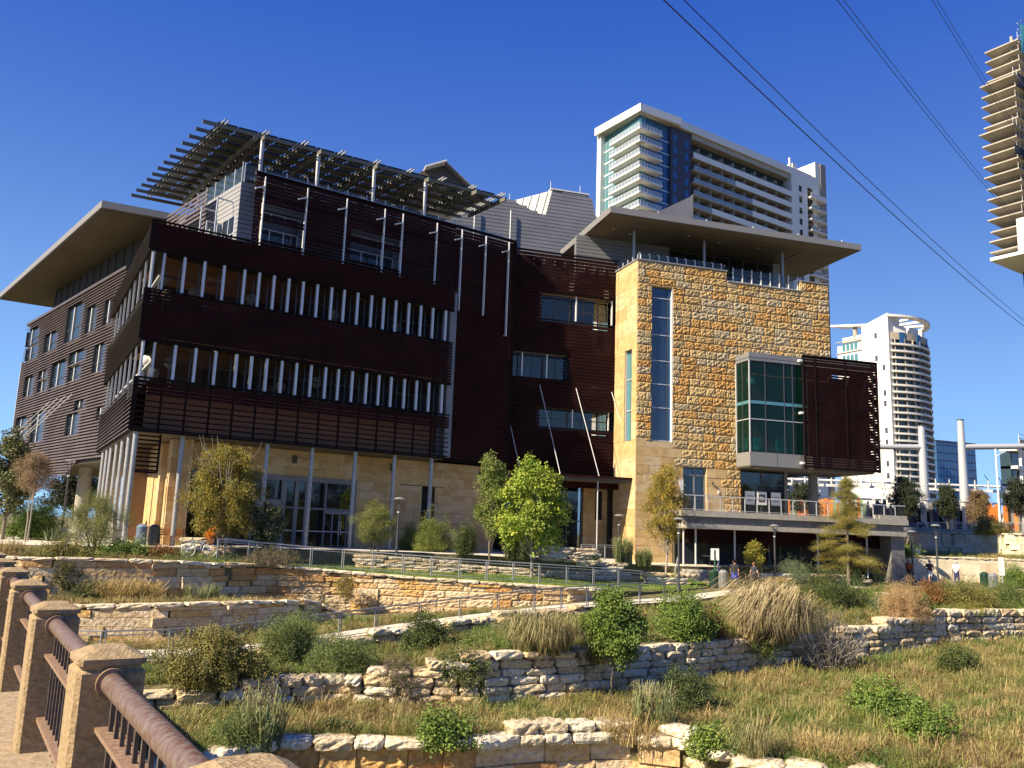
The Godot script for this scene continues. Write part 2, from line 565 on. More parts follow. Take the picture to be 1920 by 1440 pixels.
func multi(called: String, parent: Node3D, mesh: Mesh, mat: Material, xfs: Array, cols: Array) -> MultiMeshInstance3D:
	var mm := MultiMesh.new()
	mm.transform_format = MultiMesh.TRANSFORM_3D
	mm.use_colors = true
	mm.mesh = mesh
	mm.instance_count = xfs.size()
	for i in xfs.size():
		mm.set_instance_transform(i, xfs[i])
		mm.set_instance_color(i, cols[i])
	var o := MultiMeshInstance3D.new()
	o.name = called
	o.multimesh = mm
	o.set_meta("kind", "stuff")
	o.material_override = mat
	parent.add_child(o, true)
	return o
func terrain_lines() -> Array:
	return [
		[[-60, -9, 0.5, 0.5], [90, -9, 0.5, 0.5]],
		[[-60, -19, 0.6, 1], [-12, -21.2, 0.6, 1.6], [-8.6, -23, 0.6, 1.7], [-6.35, -25.7, 0.5, 1.75], [-2.7, -26.05, 0.5, 1.75], [-0.56, -26.5, 0.5, 1.75], [1.04, -27.25, 0.5, 1.75], [3.74, -28, 0.5, 1.75], [5.8, -27.3, 0.6, 1.75], [6.8, -25.5, 0.7, 1.75], [9, -24.3, 0.8, 1.7], [15.4, -24.5, 1, 1.7], [90, -26, 1.2, 1.6]],
		[[-60, -25, 2, 2.6], [-14, -26.6, 2, 2.75], [-10.46, -27.87, 2, 2.8], [-8.3, -28.5, 2, 2.82], [-5.7, -29.95, 2, 3], [-3.2, -29.95, 2, 3.25], [-0.7, -30.4, 2, 3.8], [2.74, -32.1, 2.05, 3.8], [6.5, -34.7, 2.1, 3.95], [10.5, -37.7, 2.3, 3.75], [13.9, -39.6, 2.4, 3.8], [17.6, -41.5, 2.6, 4.25], [21.5, -43.8, 3, 4.65], [27.7, -46.4, 3.2, 4.7], [45, -52, 3.6, 5], [90, -60, 4, 5.2]],
		[[-60, -28.5, 2.7, 2.7], [-14.05, -30.6, 2.9, 2.99], [-11.97, -31.4, 2.85, 3.04], [-10, -32.6, 2.85, 3.16], [-7.95, -34.3, 2.9, 3.32], [-5.4, -36.6, 3.05, 3.58], [-2, -39.2, 3.35, 3.91], [1.4, -41.2, 3.75, 4.27], [4.07, -42.8, 4.1, 4.47], [9.94, -47, 4.5, 4.65], [14.66, -52.5, 4.88, 4.88], [20.85, -57, 5.1, 5.1], [30, -59.8, 5.1, 5.1], [45, -61.8, 5.2, 5.2], [90, -62, 5.3, 5.3]],
		[[-60, -33, 3, 4.2], [-17, -35.2, 3.12, 4.36], [-13.96, -36, 3.15, 4.47], [-11.2, -38.2, 3.2, 4.5], [-9.2, -41.5, 3.28, 4.35], [-7.4, -42.3, 3.55, 3.6], [-4, -43, 3.8, 3.8], [0.15, -43.6, 4.15, 4.15], [4, -45.2, 4.5, 4.5], [8.5, -48.5, 4.65, 4.65], [14, -54.5, 4.9, 4.9], [22, -60.3, 5.1, 5.1], [30, -62.4, 5.18, 5.18], [45, -64, 5.25, 5.25], [90, -64, 5.3, 5.3]],
		[[-60, -36, 4.2, 6.1], [-20.6, -38, 4.35, 6.05], [-18, -39.2, 4.35, 6.05], [-15.6, -40.4, 4.3, 6], [-14.33, -41.5, 4.15, 5.91], [-13.42, -43.3, 3.95, 5.87], [-12.1, -44.5, 3.8, 5.82], [-8.4, -45.2, 3.55, 5.57], [-4, -45.3, 3.75, 5.38], [0.15, -45.4, 4.15, 5.25], [3.8, -46.1, 4.5, 5.1], [8.5, -50.2, 4.75, 4.9], [14, -56.5, 4.95, 5], [22, -61.5, 5.15, 5.3], [30, -64.2, 5.2, 5.25], [45, -65.6, 5.3, 5.35], [90, -65.5, 5.4, 5.5]],
		[[-60, -42, 6.3, 6.4], [-22, -43, 6.3, 6.5], [-16, -46, 6.25, 6.6], [-9.5, -50.6, 5.95, 6.6], [-2, -53, 5.6, 6.5], [4, -55.5, 5.4, 6.3], [9.5, -58.2, 5.4, 6.1], [14, -59.5, 5.4, 6.1], [22, -63, 5.5, 6.3], [27, -66, 5.4, 6.3], [29.5, -68.2, 5.4, 7.15], [36, -68.6, 5.4, 7.2], [48, -68.4, 5.5, 7.2], [60, -68, 5.5, 7.3], [90, -67.5, 5.5, 7.4]],
		[[-60, -90, 6.7, 6.7], [20, -84, 6.7, 6.7], [28, -80, 6.6, 9.4], [36, -90, 7.4, 9.4], [42.5, -91.5, 7.4, 9.4], [44.2, -83, 7.4, 9.4], [46.3, -77.5, 7.4, 9.4], [60, -74.5, 7.4, 9.4], [90, -73, 7.4, 9.4]],
	]

# ---------------------------------------------------------------- terrain
func line_at(i: int, x: float) -> Vector3:   # z, low, high
	var l: Array = lines[i]
	if x <= l[0][0]:
		return Vector3(l[0][1], l[0][2], l[0][3])
	for k in l.size() - 1:
		var a: Array = l[k]
		var b: Array = l[k + 1]
		if x <= b[0]:
			var t: float = (x - a[0]) / (b[0] - a[0])
			return Vector3(lerpf(a[1], b[1], t), lerpf(a[2], b[2], t), lerpf(a[3], b[3], t))
	var e: Array = l[l.size() - 1]
	return Vector3(e[1], e[2], e[3])

func ground(x: float, z: float) -> float:
	var p := line_at(0, x)
	if z > p.x:
		return p.y
	for i in range(1, lines.size()):
		var c := line_at(i, x)
		if z > c.x:
			var t := (p.x - z) / maxf(1e-5, p.x - c.x)
			return lerpf(p.z, c.y, t)
		p = c
	return p.z

func at(x: float, z: float, lift := 0.0) -> Vector3:
	return Vector3(x, ground(x, z) + lift, z)

func sheet(x0: float, x1: float, dx: float, fz: Callable, n: int, lift: float) -> ArrayMesh:
	# a sheet lying on the ground between two lines z = fz(x)[0] (near) and fz(x)[1] (far)
	var st := new_st()
	var cols := int(ceil((x1 - x0) / dx))
	var prev := []
	for c in cols + 1:
		var x := minf(x0 + c * dx, x1)
		var zz: Array = fz.call(x)
		var cur := []
		for k in n + 1:
			var z: float = lerpf(zz[0], zz[1], float(k) / n)
			cur.append(Vector3(x, ground(x, z) + lift, z))
		if c > 0:
			for k in n:
				quad(st, prev[k], cur[k], cur[k + 1], prev[k + 1])
		prev = cur
	return done(st)

func make_terrain():
	lines = terrain_lines()
	var bump := FastNoiseLite.new()
	bump.seed = 8
	bump.frequency = 0.35
	var segs := [6, 14, 10, 8, 6, 8, 12, 1]
	var st := new_st()
	var prev := []
	var x := -60.0
	while x <= 90.01:
		var cur := []
		var p := line_at(0, x)
		cur.append(Vector3(x, p.y, 30.0))
		cur.append(Vector3(x, p.y, p.x))
		for i in range(1, lines.size()):
			var c := line_at(i, x)
			var n: int = segs[i - 1]
			for k in range(1, n + 1):
				var t := float(k) / n
				var z := lerpf(p.x, c.x, t)
				var y := lerpf(p.z, c.y, t)
				if k < n and i < 6:
					y += bump.get_noise_2d(x * 2.0, z * 2.0) * 0.10
				cur.append(Vector3(x, y, z))
			cur.append(Vector3(x, c.z, c.x - 0.02))
			p = c
		cur.append(Vector3(x, p.z + (0.5 if x > 25.0 else 0.0), -108.0))
		cur.append(Vector3(x * 1.2, p.z + 0.5, -320.0))
		if prev.size() > 0:
			for k in cur.size() - 1:
				quad(st, prev[k], cur[k], cur[k + 1], prev[k + 1])
		prev = cur
		x += 0.5
	structure("ground", done(st), M.soil)
	# a large plain to the horizon, cut away under the garden
	var st2 := new_st()
	for q in [[-2500, -59.5, 300, -2800], [89.5, 2500, 300, -2800], [-59.5, 89.5, -318, -2800], [-59.5, 89.5, 300, 29]]:
		quad(st2, Vector3(q[0], 5.0 if q[2] == 300 and q[3] != 29 else (5.0 if q[3] != 29 else 0.45), q[2]), Vector3(q[1], 5.0 if q[3] != 29 else 0.45, q[2]), Vector3(q[1], 5.0 if q[3] != 29 else 0.45, q[3]), Vector3(q[0], 5.0 if q[3] != 29 else 0.45, q[3]))
	structure("plain", done(st2), M.soil)
	# garden path that climbs from the creek to the plaza
	structure("garden_path", sheet(-30, 60, 0.5, func(xx):
		var a := line_at(3, xx)
		var b := line_at(4, xx)
		return [a.x - 0.06, maxf(a.x - 2.6, b.x + 0.2)], 3, 0.035), M.pale_path)
	# lawn behind the upper wall
	structure("lawn", sheet(-13.5, 13.0, 0.5, func(xx):
		var a := line_at(5, xx)
		var b := line_at(6, xx)
		return [a.x - 0.55, b.x + 0.5], 6, 0.03), M.lawn)
	# plaza paving round the building
	structure("plaza_paving", sheet(-36, 27.5, 1.0, func(xx):
		var a := line_at(6, xx)
		return [a.x - 0.3, -83.0], 10, 0.02), M.pale_path)

# ---------------------------------------------------------------- bridge rail
func make_bridge():
	var d := dirv(-33.1)
	var n := d.cross(Vector3.UP)      # towards the viewer's right
	var o := n * 0.735
	var fr := Transform3D(Basis(d, Vector3.UP, n), Vector3(o.x, 0, o.z))
	var deck := obj("bridge_deck", null, M.deck, self, fr)
	var st := new_st()
	st_box(st, -30, 32, 5.9, 6.4, -4.6, 0.2)
	deck.mesh = done(st)
	deck.set_meta("kind", "structure")
	var under := obj("bridge_girder", null, M.bridge, self, fr)
	st = new_st()
	st_box(st, -30, 32, 4.7, 5.898, -0.5, 0.1)
	under.mesh = done(st)
	under.set_meta("kind", "structure")
	var post_at := [-4.9, -2.5, -0.1, 2.3, 4.62, 7.05, 9.43, 11.6, 13.95, 16.3, 18.65, 21.0, 23.35]
	# post mesh: chamfered shaft, recessed neck and hipped cap
	var prof := [[6.4, 0.165, 0.15], [7.285, 0.165, 0.15], [7.30, 0.148, 0.132], [7.315, 0.148, 0.132], [7.32, 0.165, 0.15], [7.348, 0.165, 0.15], [7.388, 0.09, 0.075]]
	st = new_st()
	var ring_of := func(y: float, a: float, b: float) -> Array:
		var c := 0.022
		return [Vector3(-a + c, y, b), Vector3(a - c, y, b), Vector3(a, y, b - c), Vector3(a, y, -b + c), Vector3(a - c, y, -b), Vector3(-a + c, y, -b), Vector3(-a, y, -b + c), Vector3(-a, y, b - c)]
	for i in prof.size() - 1:
		var r0: Array = ring_of.call(prof[i][0], prof[i][1], prof[i][2])
		var r1: Array = ring_of.call(prof[i + 1][0], prof[i + 1][1], prof[i + 1][2])
		for k in 8:
			quad(st, r0[k], r0[(k + 1) % 8], r1[(k + 1) % 8], r1[k])
	var rt: Array = ring_of.call(7.388, 0.09, 0.075)
	for k in range(1, 7):
		for v in [rt[0], rt[k + 1], rt[k]]:
			st.add_vertex(v)
	var post_mesh := done(st)
	var words := ["second", "third", "fourth", "fifth", "sixth", "seventh", "eighth", "ninth", "tenth"]
	for i in post_at.size():
		var lab := "tan concrete bridge railing post out of sight beside the viewer"
		if post_at[i] > 3.0 and post_at[i] < 5.0:
			lab = "largest and nearest tan concrete bridge post with flat cap"
		elif post_at[i] > 1.0 and post_at[i] < 3.0:
			lab = "tan concrete post whose cap just shows at the bottom edge"
		elif post_at[i] > 5.0:
			lab = "tan concrete bridge post, %s along the rusty pipe rail" % words[mini(i - 5, 8)]
		var t := thing("bridge_post", lab, "post", Vector3.ZERO, 0.0, "concrete posts of the bridge railing")
		t.transform = fr * Transform3D(Basis.IDENTITY, Vector3(post_at[i], 0, 0))
		obj("shaft", post_mesh, M.bridge, t)
		for s in [-1.0, 1.0]:
			rod("collar", t, M.rust_flat, Vector3(s * 0.155, 7.24, 0), Vector3(s * 0.19, 7.24, 0), 0.069, -1.0, 20)
	for i in post_at.size() - 1:
		var a: float = post_at[i] + 0.165
		var b: float = post_at[i + 1] - 0.165
		var lab := "rusty pipe rail panel with thin iron bars beyond the nearer bridge posts"
		if i == 3:
			lab = "nearest thick rusty pipe rail with thin iron bars below it"
		elif i == 4:
			lab = "rusty pipe rail panel between first and second full bridge posts"
		elif i == 5:
			lab = "rusty pipe rail panel between second and third full bridge posts"
		var t := thing("railing_panel", lab, "railing", Vector3.ZERO, 0.0, "railing panels of the bridge")
		t.transform = fr
		rod("pipe", t, M.rust_pipe, Vector3(a, 7.24, 0), Vector3(b, 7.24, 0), 0.049, -1.0, 24)
		bl("rail", t, M.rust_flat, a, b, 7.03, 7.05, -0.05, 0.05)
		bl("rail", t, M.rust_flat, a, b, 6.60, 6.63, -0.05, 0.05)
		var nb := 13
		for k in nb:
			var u := lerpf(a, b, (k + 0.75) / (nb + 0.5))
			bl("bar", t, M.baluster, u - 0.011, u + 0.011, 6.5, 7.2, -0.009, 0.009)
# ---------------------------------------------------------------- library
const PC := Vector3(-20.70, 0, -46.0)
const PR := Vector3(-0.69, 0, -62.79)
const PT := Vector3(9.28, 0, -61.99)
const PS := Vector3(-31.10, 0, -63.66)

func slats(called: String, parent: Node3D, mat: Material, u0: float, u1: float, y0: float, y1: float, w: float, pitch: float, h: float, d: float, tilt: float, holes: Array, item := "slat"):
	var g := part(called, parent)
	var y := y0 + h * 0.5
	while y < y1 - h * 0.3:
		var spans := [[u0, u1]]
		for ho in holes:
			if y > ho[2] - h * 0.3 and y < ho[3] + h * 0.3:
				var nx := []
				for s in spans:
					if ho[1] <= s[0] or ho[0] >= s[1]:
						nx.append(s)
						continue
					if ho[0] - s[0] > 0.08:
						nx.append([s[0], ho[0]])
					if s[1] - ho[1] > 0.08:
						nx.append([ho[1], s[1]])
				spans = nx
		for s in spans:
			bx(item, g, mat, Vector3((s[0] + s[1]) / 2, y, w), Vector3(s[1] - s[0], h, d), Vector3(tilt, 0, 0))
		y += pitch
	return g

func ashlar(called: String, parent: Node3D, u0: float, u1: float, y0: float, y1: float, w: float, course: float, lmin: float, lmax: float, kind: String, nmat: int, holes: Array, rough_if: Callable, seed_: int, depth := 0.25):
	var g := part(called, parent)
	var r := RandomNumberGenerator.new()
	r.seed = seed_
	var y := y0
	var row := 0
	while y < y1 - 0.08:
		var h := course * r.randf_range(0.8, 1.2)
		if y1 - (y + h) < course * 0.5:
			h = y1 - y
		var u := u0
		while u < u1 - 0.02:
			var l := r.randf_range(lmin, lmax)
			if u == u0 and row % 2 == 1:
				l *= 0.55
			if u1 - (u + l) < lmin * 0.5:
				l = u1 - u
			var a := u
			var b := u + l
			u = b
			var parts := [[a, b, y, y + h]]
			for ho in holes:
				var nx := []
				for q in parts:
					if q[1] <= ho[0] or q[0] >= ho[1] or q[3] <= ho[2] or q[2] >= ho[3]:
						nx.append(q)
						continue
					if ho[2] - q[2] > 0.06:
						nx.append([q[0], q[1], q[2], ho[2]])
					if q[3] - ho[3] > 0.06:
						nx.append([q[0], q[1], ho[3], q[3]])
					var yy0: float = maxf(q[2], ho[2])
					var yy1: float = minf(q[3], ho[3])
					if ho[0] - q[0] > 0.06:
						nx.append([q[0], ho[0], yy0, yy1])
					if q[1] - ho[1] > 0.06:
						nx.append([ho[1], q[1], yy0, yy1])
				parts = nx
			for q in parts:
				var cu: float = (q[0] + q[1]) / 2
				var cy: float = (q[2] + q[3]) / 2
				var gap := 0.012
				var sx: float = q[1] - q[0] - gap
				var sy: float = q[3] - q[2] - gap
				if rough_if.call(cu, cy):
					var m: Material = M["gold%d" % r.randi_range(0, 4)]
					bx("stone_block", g, m, Vector3(cu, cy, w - depth * 0.5 + 0.02), Vector3(sx, sy, depth)).mesh = block_vars[r.randi() % block_vars.size()]
				else:
					bx("ashlar_block", g, M["%s%d" % [kind, r.randi() % nmat]], Vector3(cu, cy, w - depth * 0.5 + r.randf_range(-0.012, 0.012)), Vector3(sx, sy, depth))
		y += h
		row += 1
	return g

func pane_grid(called: String, parent: Node3D, u0: float, u1: float, y0: float, y1: float, w: float, nu: int, nv: int, glass: Material, frame_m: Material, t := 0.06):
	var g := part(called, parent)
	for i in nu + 1:
		var u := lerpf(u0, u1, float(i) / nu)
		bl("mullion", g, frame_m, u - t / 2, u + t / 2, y0, y1, w - 0.06, w + 0.05)
	for j in nv + 1:
		var y := lerpf(y0, y1, float(j) / nv)
		bl("transom", g, frame_m, u0, u1, y - t / 2, y + t / 2, w - 0.05, w + 0.04)
	for i in nu:
		for j in nv:
			bl("pane", g, glass, lerpf(u0, u1, float(i) / nu) + t / 2, lerpf(u0, u1, float(i + 1) / nu) - t / 2, lerpf(y0, y1, float(j) / nv) + t / 2, lerpf(y0, y1, float(j + 1) / nv) - t / 2, w - 0.01, w + 0.01)
	return g

# lap siding clipped by an outline in local (u, y)
func siding(called: String, parent: Node3D, mat: Material, poly: PackedVector2Array, w: float, pitch: float, holes := []):
	var g := part(called, parent)
	var lo := 1e9
	var hi := -1e9
	for p in poly:
		lo = minf(lo, p.y)
		hi = maxf(hi, p.y)
	var y := lo
	while y < hi - 0.05:
		var ym := minf(y + pitch * 0.5, hi - 0.02)
		var xs := []
		for i in poly.size():
			var a := poly[i]
			var b := poly[(i + 1) % poly.size()]
			if (a.y > ym) != (b.y > ym):
				xs.append(lerpf(a.x, b.x, (ym - a.y) / (b.y - a.y)))
		xs.sort()
		for k in range(0, xs.size() - 1, 2):
			var spans := [[xs[k], xs[k + 1]]]
			for ho in holes:
				if ym > ho[2] and ym < ho[3]:
					var nx := []
					for s in spans:
						if ho[1] <= s[0] or ho[0] >= s[1]:
							nx.append(s)
							continue
						if ho[0] > s[0]:
							nx.append([s[0], ho[0]])
						if s[1] > ho[1]:
							nx.append([ho[1], s[1]])
					spans = nx
			for s in spans:
				if s[1] - s[0] > 0.1:
					bx("siding_plank", g, mat, Vector3((s[0] + s[1]) / 2, ym, w), Vector3(s[1] - s[0], pitch - 0.035, 0.06), Vector3(-0.05, 0, 0))
		y += pitch
	return g

func pts2(a: Array) -> PackedVector2Array:
	var q := PackedVector2Array()
	for i in range(0, a.size(), 2):
		q.append(Vector2(a[i], a[i + 1]))
	return q

func make_library():
	var lib := thing("library_building", "large modern library with dark louvered wings, golden stone tower and rooftop solar array", "building")
	var fa := frame(PC, 55.5)
	var fb := frame(PC, -30.5 + 180.0)
	var fc := frame(PS, -42.5 + 180.0)
	var fd := frame(PR, 73.5)
	var ft := frame(PT, 73.5)
	var fe := frame(PT, -20.2 + 180.0)
	lib_box(lib, fa, fb)
	lib_ground(lib, fa, fb)
	lib_left(lib, fc)
	lib_upper(lib, fa, fb)
	lib_recess(lib, fd)
	lib_tower(lib, ft, fe)
	lib_bay(lib, ft)
	lib_balcony(lib, ft)
	lib_roofs(lib, fa, fb, fd, ft)

func lib_box(lib: Node3D, fa: Transform3D, fb: Transform3D):
	var da := dirv(55.5)
	var db := dirv(-30.5)
	var P := func(u: float, v: float) -> Vector3: return PC + da * u + db * v
	# floors and masses inside
	obj("floor_slab", slab_mesh([P.call(0.15, 0.1), P.call(19.9, 0.1), P.call(19.9, 20.3), P.call(0.15, 20.3)], 12.72, 12.98), M.soffit, lib)
	obj("floor_slab", slab_mesh([P.call(1.3, 1.2), P.call(19.8, 1.2), P.call(19.8, 20), P.call(1.3, 20)], 18.05, 18.35), M.ceiling, lib)
	obj("roof_slab", slab_mesh([P.call(0.1, 0.1), P.call(20.0, 0.1), P.call(20.0, 20.3), P.call(0.1, 20.3)], 23.35, 24.6), M.dark_wall, lib)
	obj("inner_wall", slab_mesh([P.call(5, 8.5), P.call(26, 8.5), P.call(26, 22), P.call(5, 22)], 12.98, 23.35), M.interior, lib)
	obj("end_wall", slab_mesh([P.call(19.75, 1.3), P.call(20.0, 1.3), P.call(20.0, 9), P.call(19.75, 9)], 12.98, 24.6), M.zinc_dark, lib)
	var g := part("box_front", lib, fa)
	var bands := [[12.8, 15.72], [17.88, 20.78], [23.1, 24.82]]
	for b in bands:
		if b[0] < 13.0:
			slats("screen_band", g, M.screen, 0.0, 20.0, 12.86, 14.75, 0.0, 0.31, 0.085, 0.03, 0.12, [])
			slats("screen_band", g, M.screen, 0.0, 20.0, 14.8, b[1], 0.0, 0.205, 0.17, 0.03, 0.12, [])
		else:
			slats("screen_band", g, M.screen, 0.0, 20.0, b[0], b[1], 0.0, 0.205, 0.17, 0.03, 0.12, [])
		bl("frame_rail", g, M.screen_dark, -0.02, 20.02, b[1] - 0.02, b[1] + 0.06, -0.09, 0.05)
		bl("frame_rail", g, M.screen_dark, -0.02, 20.02, b[0] - 0.08, b[0], -0.09, 0.05)
		var u := 0.06
		while u < 20.0:
			bl("rib", g, M.screen_dark, u - 0.05, u + 0.05, b[0], b[1], -0.14, -0.03)
			u += 1.33
	# wooden wall behind the lower screen, darker behind the others
	bl("wood_wall", g, M.wood, 0.9, 19.7, 13.0, 15.45, -1.75, -1.55)
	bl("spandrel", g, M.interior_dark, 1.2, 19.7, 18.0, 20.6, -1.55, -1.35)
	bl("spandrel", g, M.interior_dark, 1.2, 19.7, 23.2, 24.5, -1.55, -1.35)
	var fins := [1.87, 3.0, 4.13, 5.35, 6.25, 7.17, 8.11, 9.04, 9.98, 10.94, 11.8, 12.75, 13.74, 14.63, 15.52, 16.5, 17.42, 18.36, 19.38]
	for row in [[15.72, 17.84], [20.78, 23.04]]:
		var wb := part("window_band", g)
		for f in fins:
			bl("fin", wb, M.alu, f - 0.075, f + 0.075, row[0], row[1], -0.20, -0.02)
		for f in [0.16, 0.75]:
			bl("fin", wb, M.alu, f - 0.05, f + 0.05, row[0], row[1], -0.24, -0.04)
		var prev := 0.9
		for f in fins + [19.75]:
			bl("pane", wb, M.pane_soft, prev + 0.03, f - 0.03, row[0] - 0.1, row[1] + 0.1, -1.22, -1.2)
			bl("mullion", wb, M.dark_steel, f - 0.03, f + 0.03, row[0] - 0.1, row[1] + 0.1, -1.25, -1.17)
			prev = f
		bl("transom", wb, M.wood, 0.9, 19.75, row[0] + 1.22, row[0] + 1.31, -1.45, -1.3)
		bl("ceiling_panel", wb, M.ceiling, 1.0, 19.6, row[1] + 0.2, row[1] + 0.24, -8.0, -1.4)
	for q in [[1.3, 22.2, -2.6], [1.9, 21.6, -4.0], [3.35, 21.9, -3.4], [4.4, 21.2, -4.6], [6.7, 22.0, -2.8], [12.35, 22.0, -2.9], [17.0, 21.9, -2.8], [0.9, 17.1, -2.4], [2.3, 17.25, -3.0], [1.5, 16.6, -3.6], [11.3, 17.2, -2.6], [9.6, 16.9, -4.4], [14.2, 21.6, -4.2]]:
		var gl := part("globe_lamp", g)
		var sp := SphereMesh.new()
		sp.radius = 0.36
		sp.height = 0.72
		sp.radial_segments = 20
		sp.rings = 10
		obj("globe", sp, M.lamp_globe, gl, Transform3D(Basis.IDENTITY, Vector3(q[0], q[1], q[2])))
		rod("cord", gl, M.dark_steel, Vector3(q[0], q[1] + 0.3, q[2]), Vector3(q[0], q[1] + 1.2, q[2]), 0.012, -1.0, 5)
	bl("ceiling_light", g, M.lamp_globe, 4.0, 5.1, 22.85, 22.92, -3.4, -3.0)
	# low furniture seen through the glass
	for q in [[2.4, 15.9, 1.0, 0.5], [7.6, 15.8, 1.6, 0.7], [14.4, 15.9, 0.5, 0.9], [11.0, 15.9, 1.4, 0.6], [13.0, 20.9, 1.2, 0.7], [5.0, 20.9, 1.4, 0.8], [17.8, 20.9, 1.0, 0.8]]:
		bl("bookcase", g, M.interior, q[0], q[0] + q[2], q[1] - 0.9, q[1] + q[3], -3.3, -2.9)
	# end post between the box and the tall screen
	bl("end_post", g, M.zinc_dark, 20.02, 20.55, 12.9, 24.6, -2.4, -0.55)
	# left side of the box
	var s := part("box_side", lib, fb)
	for b in bands:
		slats("louver_band", s, M.louver, -20.5, -0.02, b[0], b[1], 0.05, 0.245, 0.2, 0.035, -0.62, [], "louver")
		if b[0] > 13.0:
			bl("band_backing", s, M.dark_wall, -20.4, -0.2, b[0] + 0.02, b[1] - 0.04, -0.22, -0.12)
		else:
			bl("band_backing", s, M.dark_wall, -20.4, -6.0, b[0] + 0.02, b[1] - 0.04, -0.22, -0.12)
		bl("corner_trim", s, M.screen_dark, -0.04, 0.02, b[0], b[1] + 0.04, -0.1, 0.16)
		bl("corner_trim", s, M.louver, -20.56, -20.5, b[0], b[1], -0.2, 0.16)
	for row in [[15.72, 17.84], [20.78, 23.04]]:
		var wb := part("side_window_band", s)
		for k in 9:
			var u := -0.15 - k * 2.5
			bl("fin", wb, M.alu, u - 0.045, u + 0.045, row[0] - 0.05, row[1] + 0.1, -0.16, -0.05)
			if k < 8:
				bl("pane", wb, M.pane, u - 2.46, u - 0.06, row[0] - 0.1, row[1] + 0.1, -0.66, -0.64)
		bl("transom", wb, M.white_steel, -20.2, -0.3, row[0] + 0.9, row[0] + 0.97, -0.62, -0.56)

